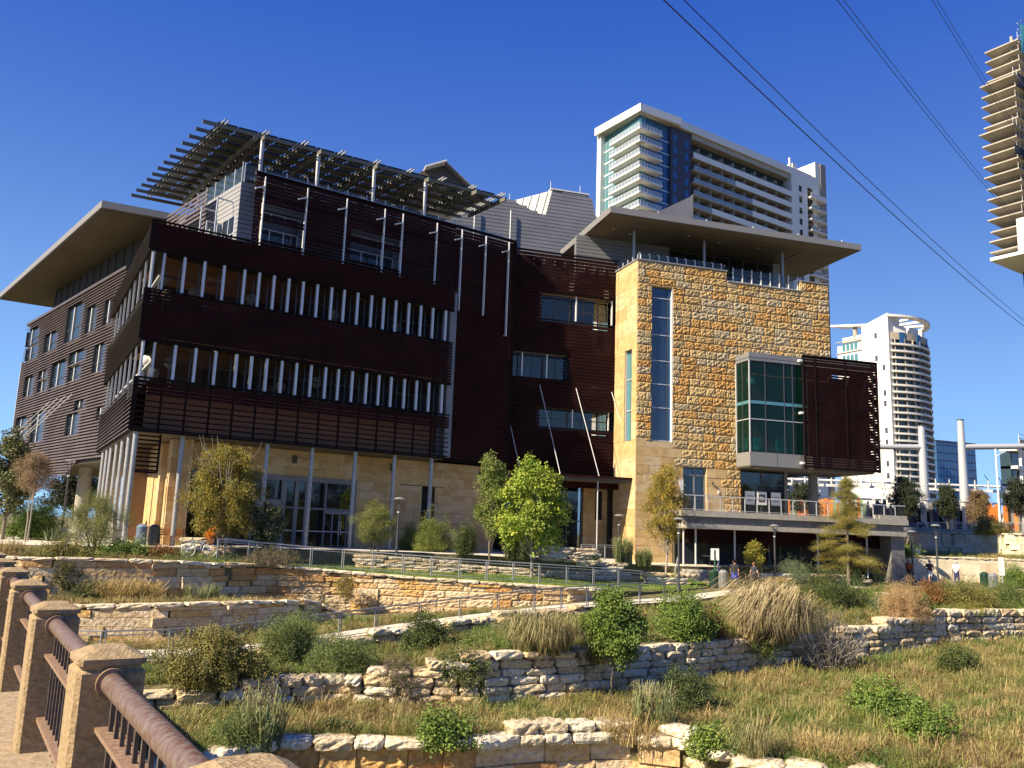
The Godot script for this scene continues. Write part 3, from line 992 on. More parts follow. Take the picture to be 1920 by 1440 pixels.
func lib_ground(lib: Node3D, fa: Transform3D, fb: Transform3D):
	var g := part("ground_floor", lib, fa)
	for u in [2.87, 7.78, 10.62, 13.51, 16.3, 19.08]:
		rod("column", g, M.steel, Vector3(u, 6.5, -0.5), Vector3(u, 12.74, -0.5), 0.135, -1.0, 16)
	var never := func(_u, _y): return false
	ashlar("stone_wall", g, 3.3, 26.0, 6.5, 12.7, -3.0, 0.62, 0.9, 1.9, "ash", 4, [[4.0, 14.9, 0, 11.02], [19.85, 20.9, 0, 10.95]], never, 11)
	bl("wall_backing", g, M.mortar, 14.9, 19.85, 6.5, 12.7, -3.5, -3.05)
	bl("wall_backing", g, M.mortar, 20.9, 26.0, 6.5, 12.7, -3.5, -3.05)
	bl("wall_backing", g, M.mortar, 3.3, 14.9, 11.04, 12.7, -3.5, -3.05)
	bl("wall_backing", g, M.mortar, 19.85, 20.9, 10.96, 12.7, -3.5, -3.05)
	bl("dark_door", g, M.interior_dark, 19.85, 20.9, 6.6, 10.95, -3.9, -3.8)
	# glazed entrance
	var e := part("entrance_glazing", g)
	bl("header_panel", e, M.zinc_dark, 4.0, 14.9, 10.72, 11.02, -3.12, -2.92)
	for u in [5.4, 6.8, 8.2, 9.6, 11.0, 12.2, 13.5]:
		bl("header_joint", e, M.dark_steel, u - 0.012, u + 0.012, 10.72, 11.02, -2.925, -2.915)
	for u in [4.04, 6.0, 8.0, 9.4, 11.4, 12.75, 14.86]:
		bl("mullion", e, M.zinc_dark, u - 0.05, u + 0.05, 6.6, 10.72, -3.14, -2.98)
	for q in [[9.9, 0.16], [10.75, 0.12]]:
		bl("door_post", e, M.zinc_dark, q[0] - q[1], q[0] + q[1], 6.6, 10.72, -3.1, -2.9)
	bl("transom", e, M.zinc_dark, 4.0, 14.9, 9.0, 9.1, -3.1, -2.99)
	bl("door_lintel", e, M.zinc_dark, 8.1, 9.85, 9.12, 9.5, -3.1, -2.9)
	bl("door_lintel", e, M.zinc_dark, 12.8, 14.8, 8.75, 8.98, -3.1, -2.9)
	var cuts := [4.04, 6.0, 8.0, 9.4, 11.4, 12.75, 14.86]
	for i in cuts.size() - 1:
		bl("pane", e, M.pane, cuts[i] + 0.06, cuts[i + 1] - 0.06, 9.12, 10.7, -3.06, -3.04)
		bl("pane", e, M.pane, cuts[i] + 0.06, cuts[i + 1] - 0.06, 6.7, 8.98, -3.06, -3.04)
	for u in [13.3, 13.8, 14.3]:
		bl("door_stile", e, M.zinc_dark, u - 0.04, u + 0.04, 6.65, 8.75, -3.04, -2.93)
	for u in [13.72, 13.88]:
		bl("door_pull", e, M.alu, u - 0.015, u + 0.015, 7.4, 8.3, -2.9, -2.86)
	bl("push_rail", e, M.alu, 8.2, 14.8, 7.58, 7.64, -3.03, -2.96)
	bl("lobby_wall", g, M.interior, 2.0, 26.0, 6.6, 12.7, -11.0, -10.8)
	bl("lobby_side", g, M.interior, 22.0, 22.2, 6.6, 12.7, -10.8, -3.6)
	bl("lobby_side", g, M.ash0, 3.3, 3.5, 6.6, 12.7, -10.8, -3.6)
	bl("lobby_floor", g, M.interior_dark, 3.5, 22.0, 6.58, 6.66, -11.0, -3.1)
	bl("lobby_ceiling", g, M.interior_dark, 3.5, 22.0, 11.6, 11.7, -11.0, -3.55)
	bl("lobby_desk", g, M.dark_steel, 9.9, 11.2, 6.66, 7.5, -6.0, -5.4)
	for q in [[8.7, 6.66], [9.3, 6.66], [11.9, 6.66]]:
		bl("lobby_seat", g, M.grey_panel, q[0], q[0] + 0.5, 6.66, 7.35, -5.2, -4.7)
	bl("display_panel", g, M.soffit, 11.8, 13.6, 8.2, 9.4, -8.0, -7.9)
	# small speaker boxes high on the stone wall
	for u in [10.45, 17.4]:
		bl("wall_speaker", g, M.soffit, u - 0.14, u + 0.14, 11.85, 12.35, -3.0, -2.88)
		rod("speaker_cone", g, M.dark_steel, Vector3(u, 12.1, -2.89), Vector3(u, 12.1, -2.865), 0.05)
	# side with the colonnade
	var s := part("ground_side", lib, fb)
	for u in [0.27, 2.95, 5.91, 8.88, 12.17, 14.68, 17.4]:
		rod("column", s, M.steel, Vector3(-u, 6.5, -0.3), Vector3(-u, 12.74, -0.3), 0.14, -1.0, 16)
	ashlar("side_stone_wall", s, -19.0, -2.2, 6.4, 12.7, -3.2, 0.75, 1.0, 2.0, "ash", 4, [], never, 12)
	bl("wall_backing", s, M.ash1, -19.0, -2.05, 6.4, 12.7, -3.7, -3.46)
	bl("stone_end", s, M.ash2, -2.19, -2.03, 6.4, 12.7, -3.45, -3.0)
	for u in [-3.0, -6.4, -10.5, -14.8]:
		ashlar("stone_pier", s, u - 0.45, u + 0.45, 6.4, 12.7, -2.6, 0.75, 0.9, 0.9, "ash", 4, [], never, 13 + int(-u), 0.58)
	# hanging louver frame under the corner
	var h := part("hanging_louver", g)
	for k in 9:
		bx("slat", h, M.screen_dark, Vector3(1.1, 12.6 - k * 0.24, -0.9), Vector3(1.3, 0.09, 0.05))
	for u in [0.45, 1.75]:
		bl("frame_bar", h, M.screen_dark, u - 0.05, u + 0.05, 10.6, 12.72, -0.94, -0.86)
	bl("frame_bar", h, M.screen_dark, 0.45, 1.75, 10.52, 10.62, -0.94, -0.86)

func lib_left(lib: Node3D, fc: Transform3D):
	var g := part("left_wing", lib, fc)
	var win := [[26.0, 21.72, 24.46, 26.0], [25.44, 21.33, 22.95, 24.2], [18.71, 15.04, 22.95, 24.64], [12.13, 8.02, 22.95, 25.87], [6.36, 4.12, 22.95, 24.94], [1.82, -0.18, 22.95, 24.87], [24.1, 21.13, 19.13, 21.0], [19.06, 16.25, 19.13, 20.17], [14.97, 10.77, 19.13, 21.23], [9.59, 6.53, 19.13, 20.29], [3.15, 0.72, 19.13, 21.4], [19.32, 16.75, 20.45, 21.18], [9.93, 5.82, 20.6, 21.55], [25.42, 21.54, 16.26, 17.05], [19.31, 15.52, 14.51, 17.11], [8.33, 5.23, 14.55, 16.27], [24.71, 21.2, 14.9, 16.0], [0.57, -0.91, 15.3, 16.22], [6.54, 4.23, 16.67, 17.23]]
	var holes := []
	for w in win:
		holes.append([-w[0], -w[1], w[2], w[3]])
	slats("louver_wall", g, M.louver, -26.0, 2.6, 12.35, 26.6, 0.12, 0.245, 0.2, 0.035, -0.62, holes, "louver")
	bl("wall_sheet", g, M.dark_wall, -25.9, 2.6, 12.3, 26.7, -0.35, -0.12)
	bl("coping", g, M.louver, -26.1, 2.6, 26.62, 26.85, -0.3, 0.22)
	bl("corner_trim", g, M.alu, -26.14, -26.02, 12.4, 22.9, -0.3, 0.2)
	for h in holes:
		var w := part("window", g)
		bl("pane", w, M.window_dark, h[0] + 0.03, h[1] - 0.03, h[2] + 0.03, h[3] - 0.03, -0.10, -0.07)
		var u: float = lerpf(h[0], h[1], 0.42)
		bl("mullion", w, M.white_steel, u - 0.06, u + 0.06, h[2], h[3], -0.06, 0.03)
		bl("jamb", w, M.dark_steel, h[0] - 0.03, h[0] + 0.04, h[2], h[3], -0.1, 0.1)
		bl("transom", w, M.dark_steel, h[0], h[1], lerpf(h[2], h[3], 0.35) - 0.03, lerpf(h[2], h[3], 0.35) + 0.03, -0.065, -0.02)
	# lower apron that dips below the wall
	var ap := part("apron", g)
	for k in 5:
		bx("louver", ap, M.louver, Vector3(-15.2 + k * 0.55, 12.2 - k * 0.22, 0.1), Vector3(21.6 - k * 2.2, 0.19, 0.035), Vector3(-0.62, 0, 0))
	bl("apron_soffit", g, M.soffit, -26, 2.6, 12.1, 12.3, -9.0, -0.12)
	# tie rods in front of the wall
	for q in [[13.44, 17.84, 21.59, 14.5], [11.2, 17.91, 19.33, 14.38], [9.02, 17.9, 17.16, 14.27], [7.04, 17.87, 16.25, 14.23]]:
		rod("tie_rod", g, M.alu, Vector3(-q[0], q[1], 0.25), Vector3(-q[2], q[3], 1.6), 0.035, -1.0, 6)
	# clerestory under the roof
	bl("clerestory", g, M.interior_dark, -20.5, 3.5, 26.7, 29.45, -1.2, -0.75)
	for k in 13:
		bl("clerestory_mullion", g, M.dark_steel, -20.4 + k * 1.9, -20.3 + k * 1.9, 26.85, 29.4, -0.75, -0.66)
	bl("mass", g, M.dark_wall, -25.8, 2.0, 12.32, 26.6, -14.0, -0.4)
	# piers and windows under the wing
	for u in [-3.5, -9.5]:
		rod("round_pier", g, M.concrete, Vector3(u, 6.5, -2.2), Vector3(u, 12.15, -2.2), 0.55, -1.0, 20)
	bl("undercroft_wall", g, M.concrete_dark, -26, 3, 6.4, 12.2, -12.0, -11.7)

func lib_upper(lib: Node3D, fa: Transform3D, fb: Transform3D):
	var g := part("tall_screen", lib, fa)
	var w := -1.5
	var gaps := [[6.4, 9.4, 25.8, 26.7], [6.4, 9.4, 27.35, 27.85], [12.6, 16.3, 25.8, 26.7], [12.6, 16.3, 27.4, 27.75]]
	slats("upper_screen", g, M.screen, 5.95, 20.7, 25.2, 29.9, w, 0.235, 0.19, 0.03, 0.1, gaps)
	slats("corner_screen", g, M.screen, 20.72, 26.0, 12.83, 29.9, w, 0.235, 0.2, 0.03, 0.1, [])
	bl("frame_rail", g, M.screen_dark, 5.9, 26.05, 29.9, 30.02, w - 0.1, w + 0.08)
	bl("frame_rail", g, M.screen_dark, 20.7, 26.05, 12.72, 12.83, w - 0.08, w + 0.06)
	bl("edge_bar", g, M.screen_dark, 20.62, 20.74, 12.8, 24.8, w - 0.08, w + 0.06)
	bl("edge_bar", g, M.screen_dark, 25.95, 26.12, 12.8, 29.9, w - 1.8, w + 0.06)
	bl("coping", g, M.alu, 6.0, 26.1, 30.02, 30.1, w - 0.5, w - 0.05)
	for u in [6.48, 9.3, 12.07, 14.9, 16.3, 19.05, 21.15, 23.25, 25.33]:
		var lo := 25.0 if u < 20 else (23.6 if u < 24 else 22.4)
		bl("screen_post", g, M.white_steel, u - 0.03, u + 0.03, lo, 29.72, w - 0.1, w + 0.2)
		bar("strut", g, M.white_steel, Vector3(u - 0.02, 29.05, w + 0.12), Vector3(u - 0.6, 28.8, w + 0.12), 0.16, 0.07)
	# the wall behind
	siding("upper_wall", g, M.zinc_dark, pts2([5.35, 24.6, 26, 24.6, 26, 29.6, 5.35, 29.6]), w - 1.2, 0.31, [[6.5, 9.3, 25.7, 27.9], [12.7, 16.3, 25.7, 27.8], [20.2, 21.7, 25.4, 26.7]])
	bl("wall_sheet", g, M.dark_steel, 5.4, 25.95, 24.6, 29.6, w - 1.5, w - 1.27)
	for q in [[6.5, 9.3, 25.7, 26.75], [6.5, 9.3, 27.3, 27.85], [12.7, 16.3, 25.7, 26.75], [12.7, 16.3, 27.35, 27.8], [20.2, 21.7, 25.4, 26.7]]:
		pane_grid("upper_window", g, q[0], q[1], q[2], q[3], w - 1.2, 3, 1, M.window_dark, M.alu, 0.05)
	bl("lower_wall", g, M.dark_wall, 20.6, 26.0, 12.85, 24.6, w - 2.2, w - 1.6)
	# mass of the wing
	var da := dirv(55.5)
	var db := dirv(-30.5)
	var P := func(u: float, v: float) -> Vector3: return PC + da * u + db * v
	obj("wing_mass", slab_mesh([P.call(5.5, 3.1), P.call(26, 3.1), P.call(26, 24), P.call(5.5, 24)], 24.62, 29.55), M.dark_wall, lib)
	# sunlit left flank above the box roof
	var fl := part("left_flank", lib, frame(Vector3(-17.75, 0, -51.3), -42.5 + 180.0))
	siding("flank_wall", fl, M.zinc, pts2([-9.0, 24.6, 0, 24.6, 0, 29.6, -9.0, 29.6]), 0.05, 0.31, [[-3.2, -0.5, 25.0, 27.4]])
	pane_grid("flank_window", fl, -3.2, -0.5, 25.0, 27.4, 0.04, 3, 2, M.window_dark, M.alu, 0.07)
	bl("wall_sheet", fl, M.dark_steel, -9.0, -0.05, 24.6, 29.6, -0.3, -0.02)
	slats("flank_screen", fl, M.louver, -17.0, -3.6, 24.8, 29.9, 0.75, 0.32, 0.25, 0.035, -0.3, [[-6.4, -4.4, 27.0, 27.9], [-9.4, -7.4, 27.0, 27.9]], "louver")
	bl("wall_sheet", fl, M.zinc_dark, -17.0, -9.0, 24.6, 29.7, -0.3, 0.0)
	for q in [[-1.0, 28.4], [-2.4, 27.2], [-3.5, 28.4]]:
		bar("frame_bar", fl, M.alu, Vector3(q[0], q[1], 0.0), Vector3(q[0], q[1], 1.1), 0.06, 0.09)
		bl("frame_post", fl, M.alu, q[0] - 0.04, q[0] + 0.04, 24.8, q[1], 1.05, 1.13)
	# glass balustrade of the roof terrace
	var rt := part("roof_rail", lib, fa)
	for k in 15:
		var u := 5.4 + k * 1.45
		bl("rail_post", rt, M.alu, u - 0.03, u + 0.03, 29.6, 30.95, w - 1.35, w - 1.28)
		if k < 14:
			bl("rail_pane", rt, M.rail_glass, u + 0.05, u + 1.4, 29.75, 30.85, w - 1.325, w - 1.305)
	for k in 6:
		bl("rail_post", fl, M.alu, -0.2 - k * 1.5, -0.14 - k * 1.5, 29.6, 30.95, -0.2, -0.14)
		if k < 5:
			bl("rail_pane", fl, M.rail_glass, -1.62 - k * 1.5, -0.24 - k * 1.5, 29.75, 30.85, -0.18, -0.16)

func lib_recess(lib: Node3D, fd: Transform3D):
	var g := part("recess_wall", lib, fd)
	var holes := [[2.9, 9.15, 24.42, 26.5], [0.6, 5.35, 19.7, 21.65], [2.97, 9.25, 16.0, 17.5]]
	slats("recess_screen", g, M.screen, -0.3, 9.25, 12.4, 29.72, 0.0, 0.27, 0.22, 0.03, 0.1, holes)
	bl("frame_rail", g, M.screen_dark, -0.3, 9.3, 29.74, 29.86, -0.08, 0.06)
	for h in holes:
		bl("frame_rail", g, M.screen_dark, h[0], h[1], h[2] - 0.08, h[2], -0.06, 0.05)
		bl("frame_rail", g, M.screen_dark, h[0], h[1], h[3], h[3] + 0.08, -0.06, 0.05)
		pane_grid("recess_window", g, h[0], h[1], h[2], h[3], -0.75, 5, 2, M.pane, M.dark_steel, 0.07)
		bl("room_ceiling", g, M.ceiling, h[0], h[1], h[3] + 0.1, h[3] + 0.2, -5, -0.8)
		bl("room_back", g, M.interior, h[0], h[1], h[2] - 1.0, h[3], -5.1, -4.9)
		bl("room_floor", g, M.interior_dark, h[0], h[1], h[2] - 1.1, h[2] - 1.0, -5, -0.9)
	for u in [2.85, 5.8, 8.85]:
		bl("white_fin", g, M.white_steel, u - 0.05, u + 0.05, 24.5, 26.5, -0.2, -0.08)
		bl("screen_post", g, M.alu, u - 0.04, u + 0.04, 28.0, 29.8, -0.14, -0.05)
	for u in [1.5, 3.5, 5.7, 8.7]:
		bl("white_fin", g, M.white_steel, u - 0.04, u + 0.04, 19.75 if u < 5.4 else 16.05, 21.6 if u < 5.4 else 17.45, -0.2, -0.1)
	for q in [[5.3, 27.5], [8.3, 27.3]]:
		bl("light_box", g, M.lamp_globe, q[0], q[0] + 0.4, q[1] - 0.5, q[1] + 0.2, -0.5, -0.42)
	for u in [1.42, 2.3, 3.14, 4.03, 4.89, 6.59, 7.47, 8.32]:
		bl("rail_post", g, M.alu, u - 0.03, u + 0.03, 28.5, 29.35, -0.45, -0.38)
	bl("rail_bar", g, M.alu, 0.8, 9.0, 28.62, 28.68, -0.44, -0.39)
	bl("wall_sheet", g, M.dark_wall, -3.0, 9.2, 12.3, 29.6, -6.0, -5.2)
	for q in [[-3.0, 2.9, 24.3, 26.6], [5.4, 9.2, 19.6, 21.8], [-3, 2.9, 15.8, 17.6], [-3, 9.2, 12.3, 15.7], [-3, 9.2, 17.7, 19.4], [-3, 9.2, 21.9, 24.1], [-3, 9.2, 26.7, 29.6]]:
		bl("wall_panel", g, M.dark_wall, q[0], q[1], q[2], q[3], -1.2, -0.8)
	bl("end_wall", g, M.dark_wall, 9.3, 11.5, 5.9, 29.5, -2.0, -0.9)
	# red mobile hanging inside
	for k in 4:
		bx("hanging_red_panel", g, mt(0.5, 0.03, 0.04, 0.5), Vector3(5.6 + k * 0.24, 21.5 + k * 0.38, -0.5), Vector3(0.3, 0.28, 0.06), Vector3(0, 0, 0.5))
	# entrance canopy and its tension rods
	var c := part("entrance_canopy", g)
	bl("canopy_plate", c, M.soffit, 2.2, 10.1, 11.9, 12.12, 0.2, 3.0)
	bl("canopy_edge", c, M.screen, 2.1, 10.2, 12.12, 12.26, 0.15, 3.15)
	bl("canopy_beam", c, M.screen, 2.2, 10.0, 11.45, 11.88, 0.8, 1.0)
	for q in [[0.61, 16.19, 0.75], [2.91, 19.17, 3.75], [5.89, 19.14, 6.77], [8.87, 19.1, 9.8]]:
		rod("tension_rod", c, M.alu, Vector3(q[0], q[1], 0.05), Vector3(q[2], 12.2, 2.9), 0.03, -1.0, 6)
	rod("canopy_post", c, M.alu, Vector3(6.7, 6.3, 2.8), Vector3(6.7, 11.92, 2.8), 0.05, -1.0, 8)
	# dark glazed lobby below
	pane_grid("lobby_glazing", g, 1.0, 7.2, 6.3, 11.7, -1.6, 5, 2, M.pane, M.dark_steel, 0.09)
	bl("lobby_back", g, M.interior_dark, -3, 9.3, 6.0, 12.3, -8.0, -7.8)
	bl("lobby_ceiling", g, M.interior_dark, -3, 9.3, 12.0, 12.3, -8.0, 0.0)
	for u in [3.6, 4.0]:
		bl("lobby_curtain", g, M.soffit_dark, u, u + 0.22, 6.4, 11.2, -2.6, -2.4)
	var never := func(_u, _y): return false
	bl("small_window", g, M.window_dark, 8.3, 8.9, 9.2, 11.4, -1.7, -1.66)
	ashlar("lobby_stone", g, 7.3, 9.4, 6.0, 12.3, -1.5, 0.9, 1.0, 1.2, "ash", 4, [[8.3, 8.9, 9.2, 11.4]], never, 41)
	bl("lobby_stone_backing", g, M.dark_wall, 7.3, 9.4, 6.0, 12.3, -2.2, -1.8)

func lib_tower(lib: Node3D, ft: Transform3D, fe: Transform3D):
	var g := part("stone_tower", lib, ft)
	var rough := func(u: float, y: float) -> bool:
		return y > 15.05 or (u > 3.2 and y > 13.4) or u > 7.3
	var holes := [[1.23, 2.97, 15.05, 26.93], [3.85, 5.83, 9.0, 13.27], [7.72, 14.48, 28.12, 40.0], [8.6, 17.0, 13.9, 21.7], [8.75, 20.0, 0.0, 13.42]]
	ashlar("tower_front", g, 0.0, 17.15, 9.95, 28.9, 0.0, 0.62, 0.8, 1.5, "ash", 4, holes, rough, 21, 0.3)
	ashlar("tower_foot", g, 0.0, 3.0, 5.9, 9.95, 0.0, 0.7, 0.9, 1.6, "ash", 4, [], func(_u, _y): return false, 22, 0.3)
	for q in [[0.1, 1.2, 6, 28.6], [1.2, 3.0, 6, 15.0], [1.2, 3.0, 26.95, 28.6], [3.0, 3.82, 9, 28.6], [3.82, 5.86, 13.3, 28.6], [5.86, 7.7, 9, 28.6], [7.7, 8.7, 9, 28.0], [8.7, 17.05, 13.45, 28.0]]:
		bl("tower_core", g, M.mortar, q[0], q[1], q[2], q[3], -0.9, -0.27)
	bl("tower_mass", g, M.dark_wall, 3.2, 17.0, 13.5, 27.9, -9.5, -1.6)
	bl("tower_floor", g, M.concrete_dark, 0.3, 17.0, 27.7, 28.05, -9.0, -0.5)
	bl("coping", g, M.zinc, -0.08, 7.74, 28.9, 28.98, -0.4, 0.08)
	bl("coping", g, M.zinc, 7.74, 14.46, 28.06, 28.15, -0.4, 0.08)
	bl("coping", g, M.zinc, 14.46, 17.22, 28.92, 29.0, -0.4, 0.08)
	bl("parapet_return", g, M.ash1, 14.42, 14.6, 28.1, 28.92, -0.4, -0.02)
	bl("right_end", g, M.gold1, 17.0, 17.12, 13.45, 28.9, -9.0, -0.28)
	# slit window
	var s := part("slit_window", g)
	for y in [[15.12, 17.6], [17.6, 19.4], [19.4, 21.2], [21.2, 23.2], [23.2, 24.6], [24.6, 26.1], [26.1, 26.9]]:
		bl("pane", s, M.pane_blue, 1.27, 2.62, y[0] + 0.03, y[1] - 0.03, -0.26, -0.22)
		bl("transom", s, M.alu, 1.25, 2.95, y[0] - 0.03, y[0] + 0.03, -0.24, -0.18)
	bl("side_pane", s, M.sky_glass, 2.66, 2.93, 15.1, 26.9, -0.25, -0.22)
	bl("jamb", s, M.white_steel, 2.9, 2.99, 15.05, 26.93, -0.28, 0.0)
	bl("jamb", s, M.dark_steel, 1.2, 1.26, 15.05, 26.93, -0.28, -0.04)
	bl("mullion", s, M.dark_steel, 2.61, 2.67, 15.1, 26.9, -0.27, -0.17)
	# balcony door
	var d := part("balcony_door", g)
	bl("transom_pane", d, M.pane_blue, 3.9, 5.78, 12.75, 13.2, -0.30, -0.27)
	for q in [[3.35, 3.9], [4.0, 4.85], [4.93, 5.75]]:
		bl("pane", d, M.pane, q[0], q[1], 10.0, 12.66, -0.30, -0.27)
	for u in [3.94, 4.89, 5.79]:
		bl("stile", d, M.zinc_dark, u - 0.05, u + 0.05, 9.95, 13.25, -0.33, -0.2)
	bl("lintel", d, M.zinc_dark, 3.86, 5.83, 12.66, 12.76, -0.33, -0.2)
	bl("room_back", d, M.interior_dark, 3.3, 6.4, 9.9, 13.3, -3.5, -3.3)
	bl("notice", d, M.white_steel, 3.5, 3.84, 11.3, 12.3, 0.06, 0.08)
	rod("wall_lamp", g, M.dark_steel, Vector3(6.3, 12.1, 0.05), Vector3(6.3, 12.25, 0.15), 0.09, 0.05)
	bl("wall_switch", g, M.white_steel, 6.75, 6.88, 11.4, 11.65, 0.02, 0.06)
	# bright left return
	var e := part("tower_return", lib, fe)
	ashlar("return_wall", e, -3.55, -0.03, 5.9, 28.86, 0.0, 1.25, 1.6, 2.6, "ash", 4, [[-1.9, -0.77, 15.05, 22.05]], func(_u, _y): return false, 23, 0.3)
	for q in [[-3.5, -1.93, 6, 28.6], [-1.93, -0.75, 6, 15.0], [-1.93, -0.75, 22.1, 28.6], [-0.75, -0.3, 6, 28.6]]:
		bl("tower_core", e, M.mortar, q[0], q[1], q[2], q[3], -0.9, -0.32)
	for y in [[15.1, 17.4], [17.4, 19.8], [19.8, 22.0]]:
		bl("pane", e, M.teal_glass, -1.86, -0.81, y[0] + 0.03, y[1] - 0.03, -0.3, -0.27)
		bl("transom", e, M.alu, -1.9, -0.78, y[1] - 0.04, y[1] + 0.03, -0.3, -0.2)
	bl("jamb", e, M.alu, -1.93, -1.86, 15.05, 22.05, -0.3, -0.1)
	bl("coping", e, M.zinc, -3.6, 0.0, 28.88, 28.97, -0.4, 0.08)
	bl("corner_joint", e, M.mortar, -3.15, -3.1, 22.4, 28.6, 0.005, 0.02)
	# balustrade hooks on the parapet and posts in the notch
	var r := part("terrace_rail", g)
	for k in 10:
		var u := 0.35 + k * 0.78
		bl("hook_post", r, M.white_steel, u - 0.03, u + 0.03, 28.98, 29.55, -0.3, -0.22)
		bl("hook_arm", r, M.white_steel, u - 0.16, u + 0.03, 29.0, 29.06, -0.3, -0.22)
		bl("hook_arm", r, M.white_steel, u - 0.14, u + 0.02, 29.5, 29.56, -0.3, -0.22)
		if k < 9:
			bl("rail_pane", r, M.rail_glass, u + 0.06, u + 0.72, 28.99, 29.6, -0.36, -0.34)
	for k in 8:
		var u := 8.35 + k * 0.85
		bl("rail_post", r, M.white_steel, u - 0.035, u + 0.035, 28.15, 29.35, -0.22, -0.14)
		bl("rail_clip", r, M.white_steel, u - 0.1, u + 0.03, 28.85, 28.92, -0.22, -0.14)
		bl("rail_pane", r, M.rail_glass, u + 0.05, u + 0.8, 28.25, 29.3, -0.27, -0.25)
	bl("rail_bar", r, M.white_steel, 7.9, 14.4, 28.2, 28.26, -0.25, -0.19)
	for k in 4:
		bl("hook_post", e, M.alu, -0.5 - k * 0.8, -0.44 - k * 0.8, 28.97, 29.5, -0.3, -0.22)
	# terrace pavilion
	pane_grid("pavilion_glass", g, 4.8, 14.6, 28.1, 31.6, -4.2, 7, 3, M.pane, M.dark_steel, 0.08)
	bl("pavilion_back", g, M.interior_dark, 4.6, 15.2, 28.05, 31.8, -8.4, -8.2)
	bl("pavilion_end", g, M.zinc, 14.7, 15.3, 28.05, 31.7, -8.2, -4.1)
	siding("pavilion_wall", g, M.zinc_dark, pts2([-3.5, 28.0, 4.7, 28.0, 4.7, 31.7, -3.5, 31.7]), -4.1, 0.3)
	bl("pavilion_sheet", g, M.zinc_dark, -3.5, 4.7, 28.0, 31.7, -4.5, -4.15)
	for u in [0.4, 6.6, 13.9]:
		rod("roof_column", g, M.steel, Vector3(u, 28.0, -1.6), Vector3(u, 31.8, -1.6), 0.12, -1.0, 14)
	for q in [[9.6, -2.2], [11.0, -1.6], [8.9, -2.6]]:
		var tb := part("terrace_table", g)
		rod("table_top", tb, M.soffit, Vector3(q[0], 28.85, q[1]), Vector3(q[0], 28.9, q[1]), 0.4, -1.0, 18)
		rod("table_leg", tb, M.dark_steel, Vector3(q[0], 28.06, q[1]), Vector3(q[0], 28.85, q[1]), 0.04)

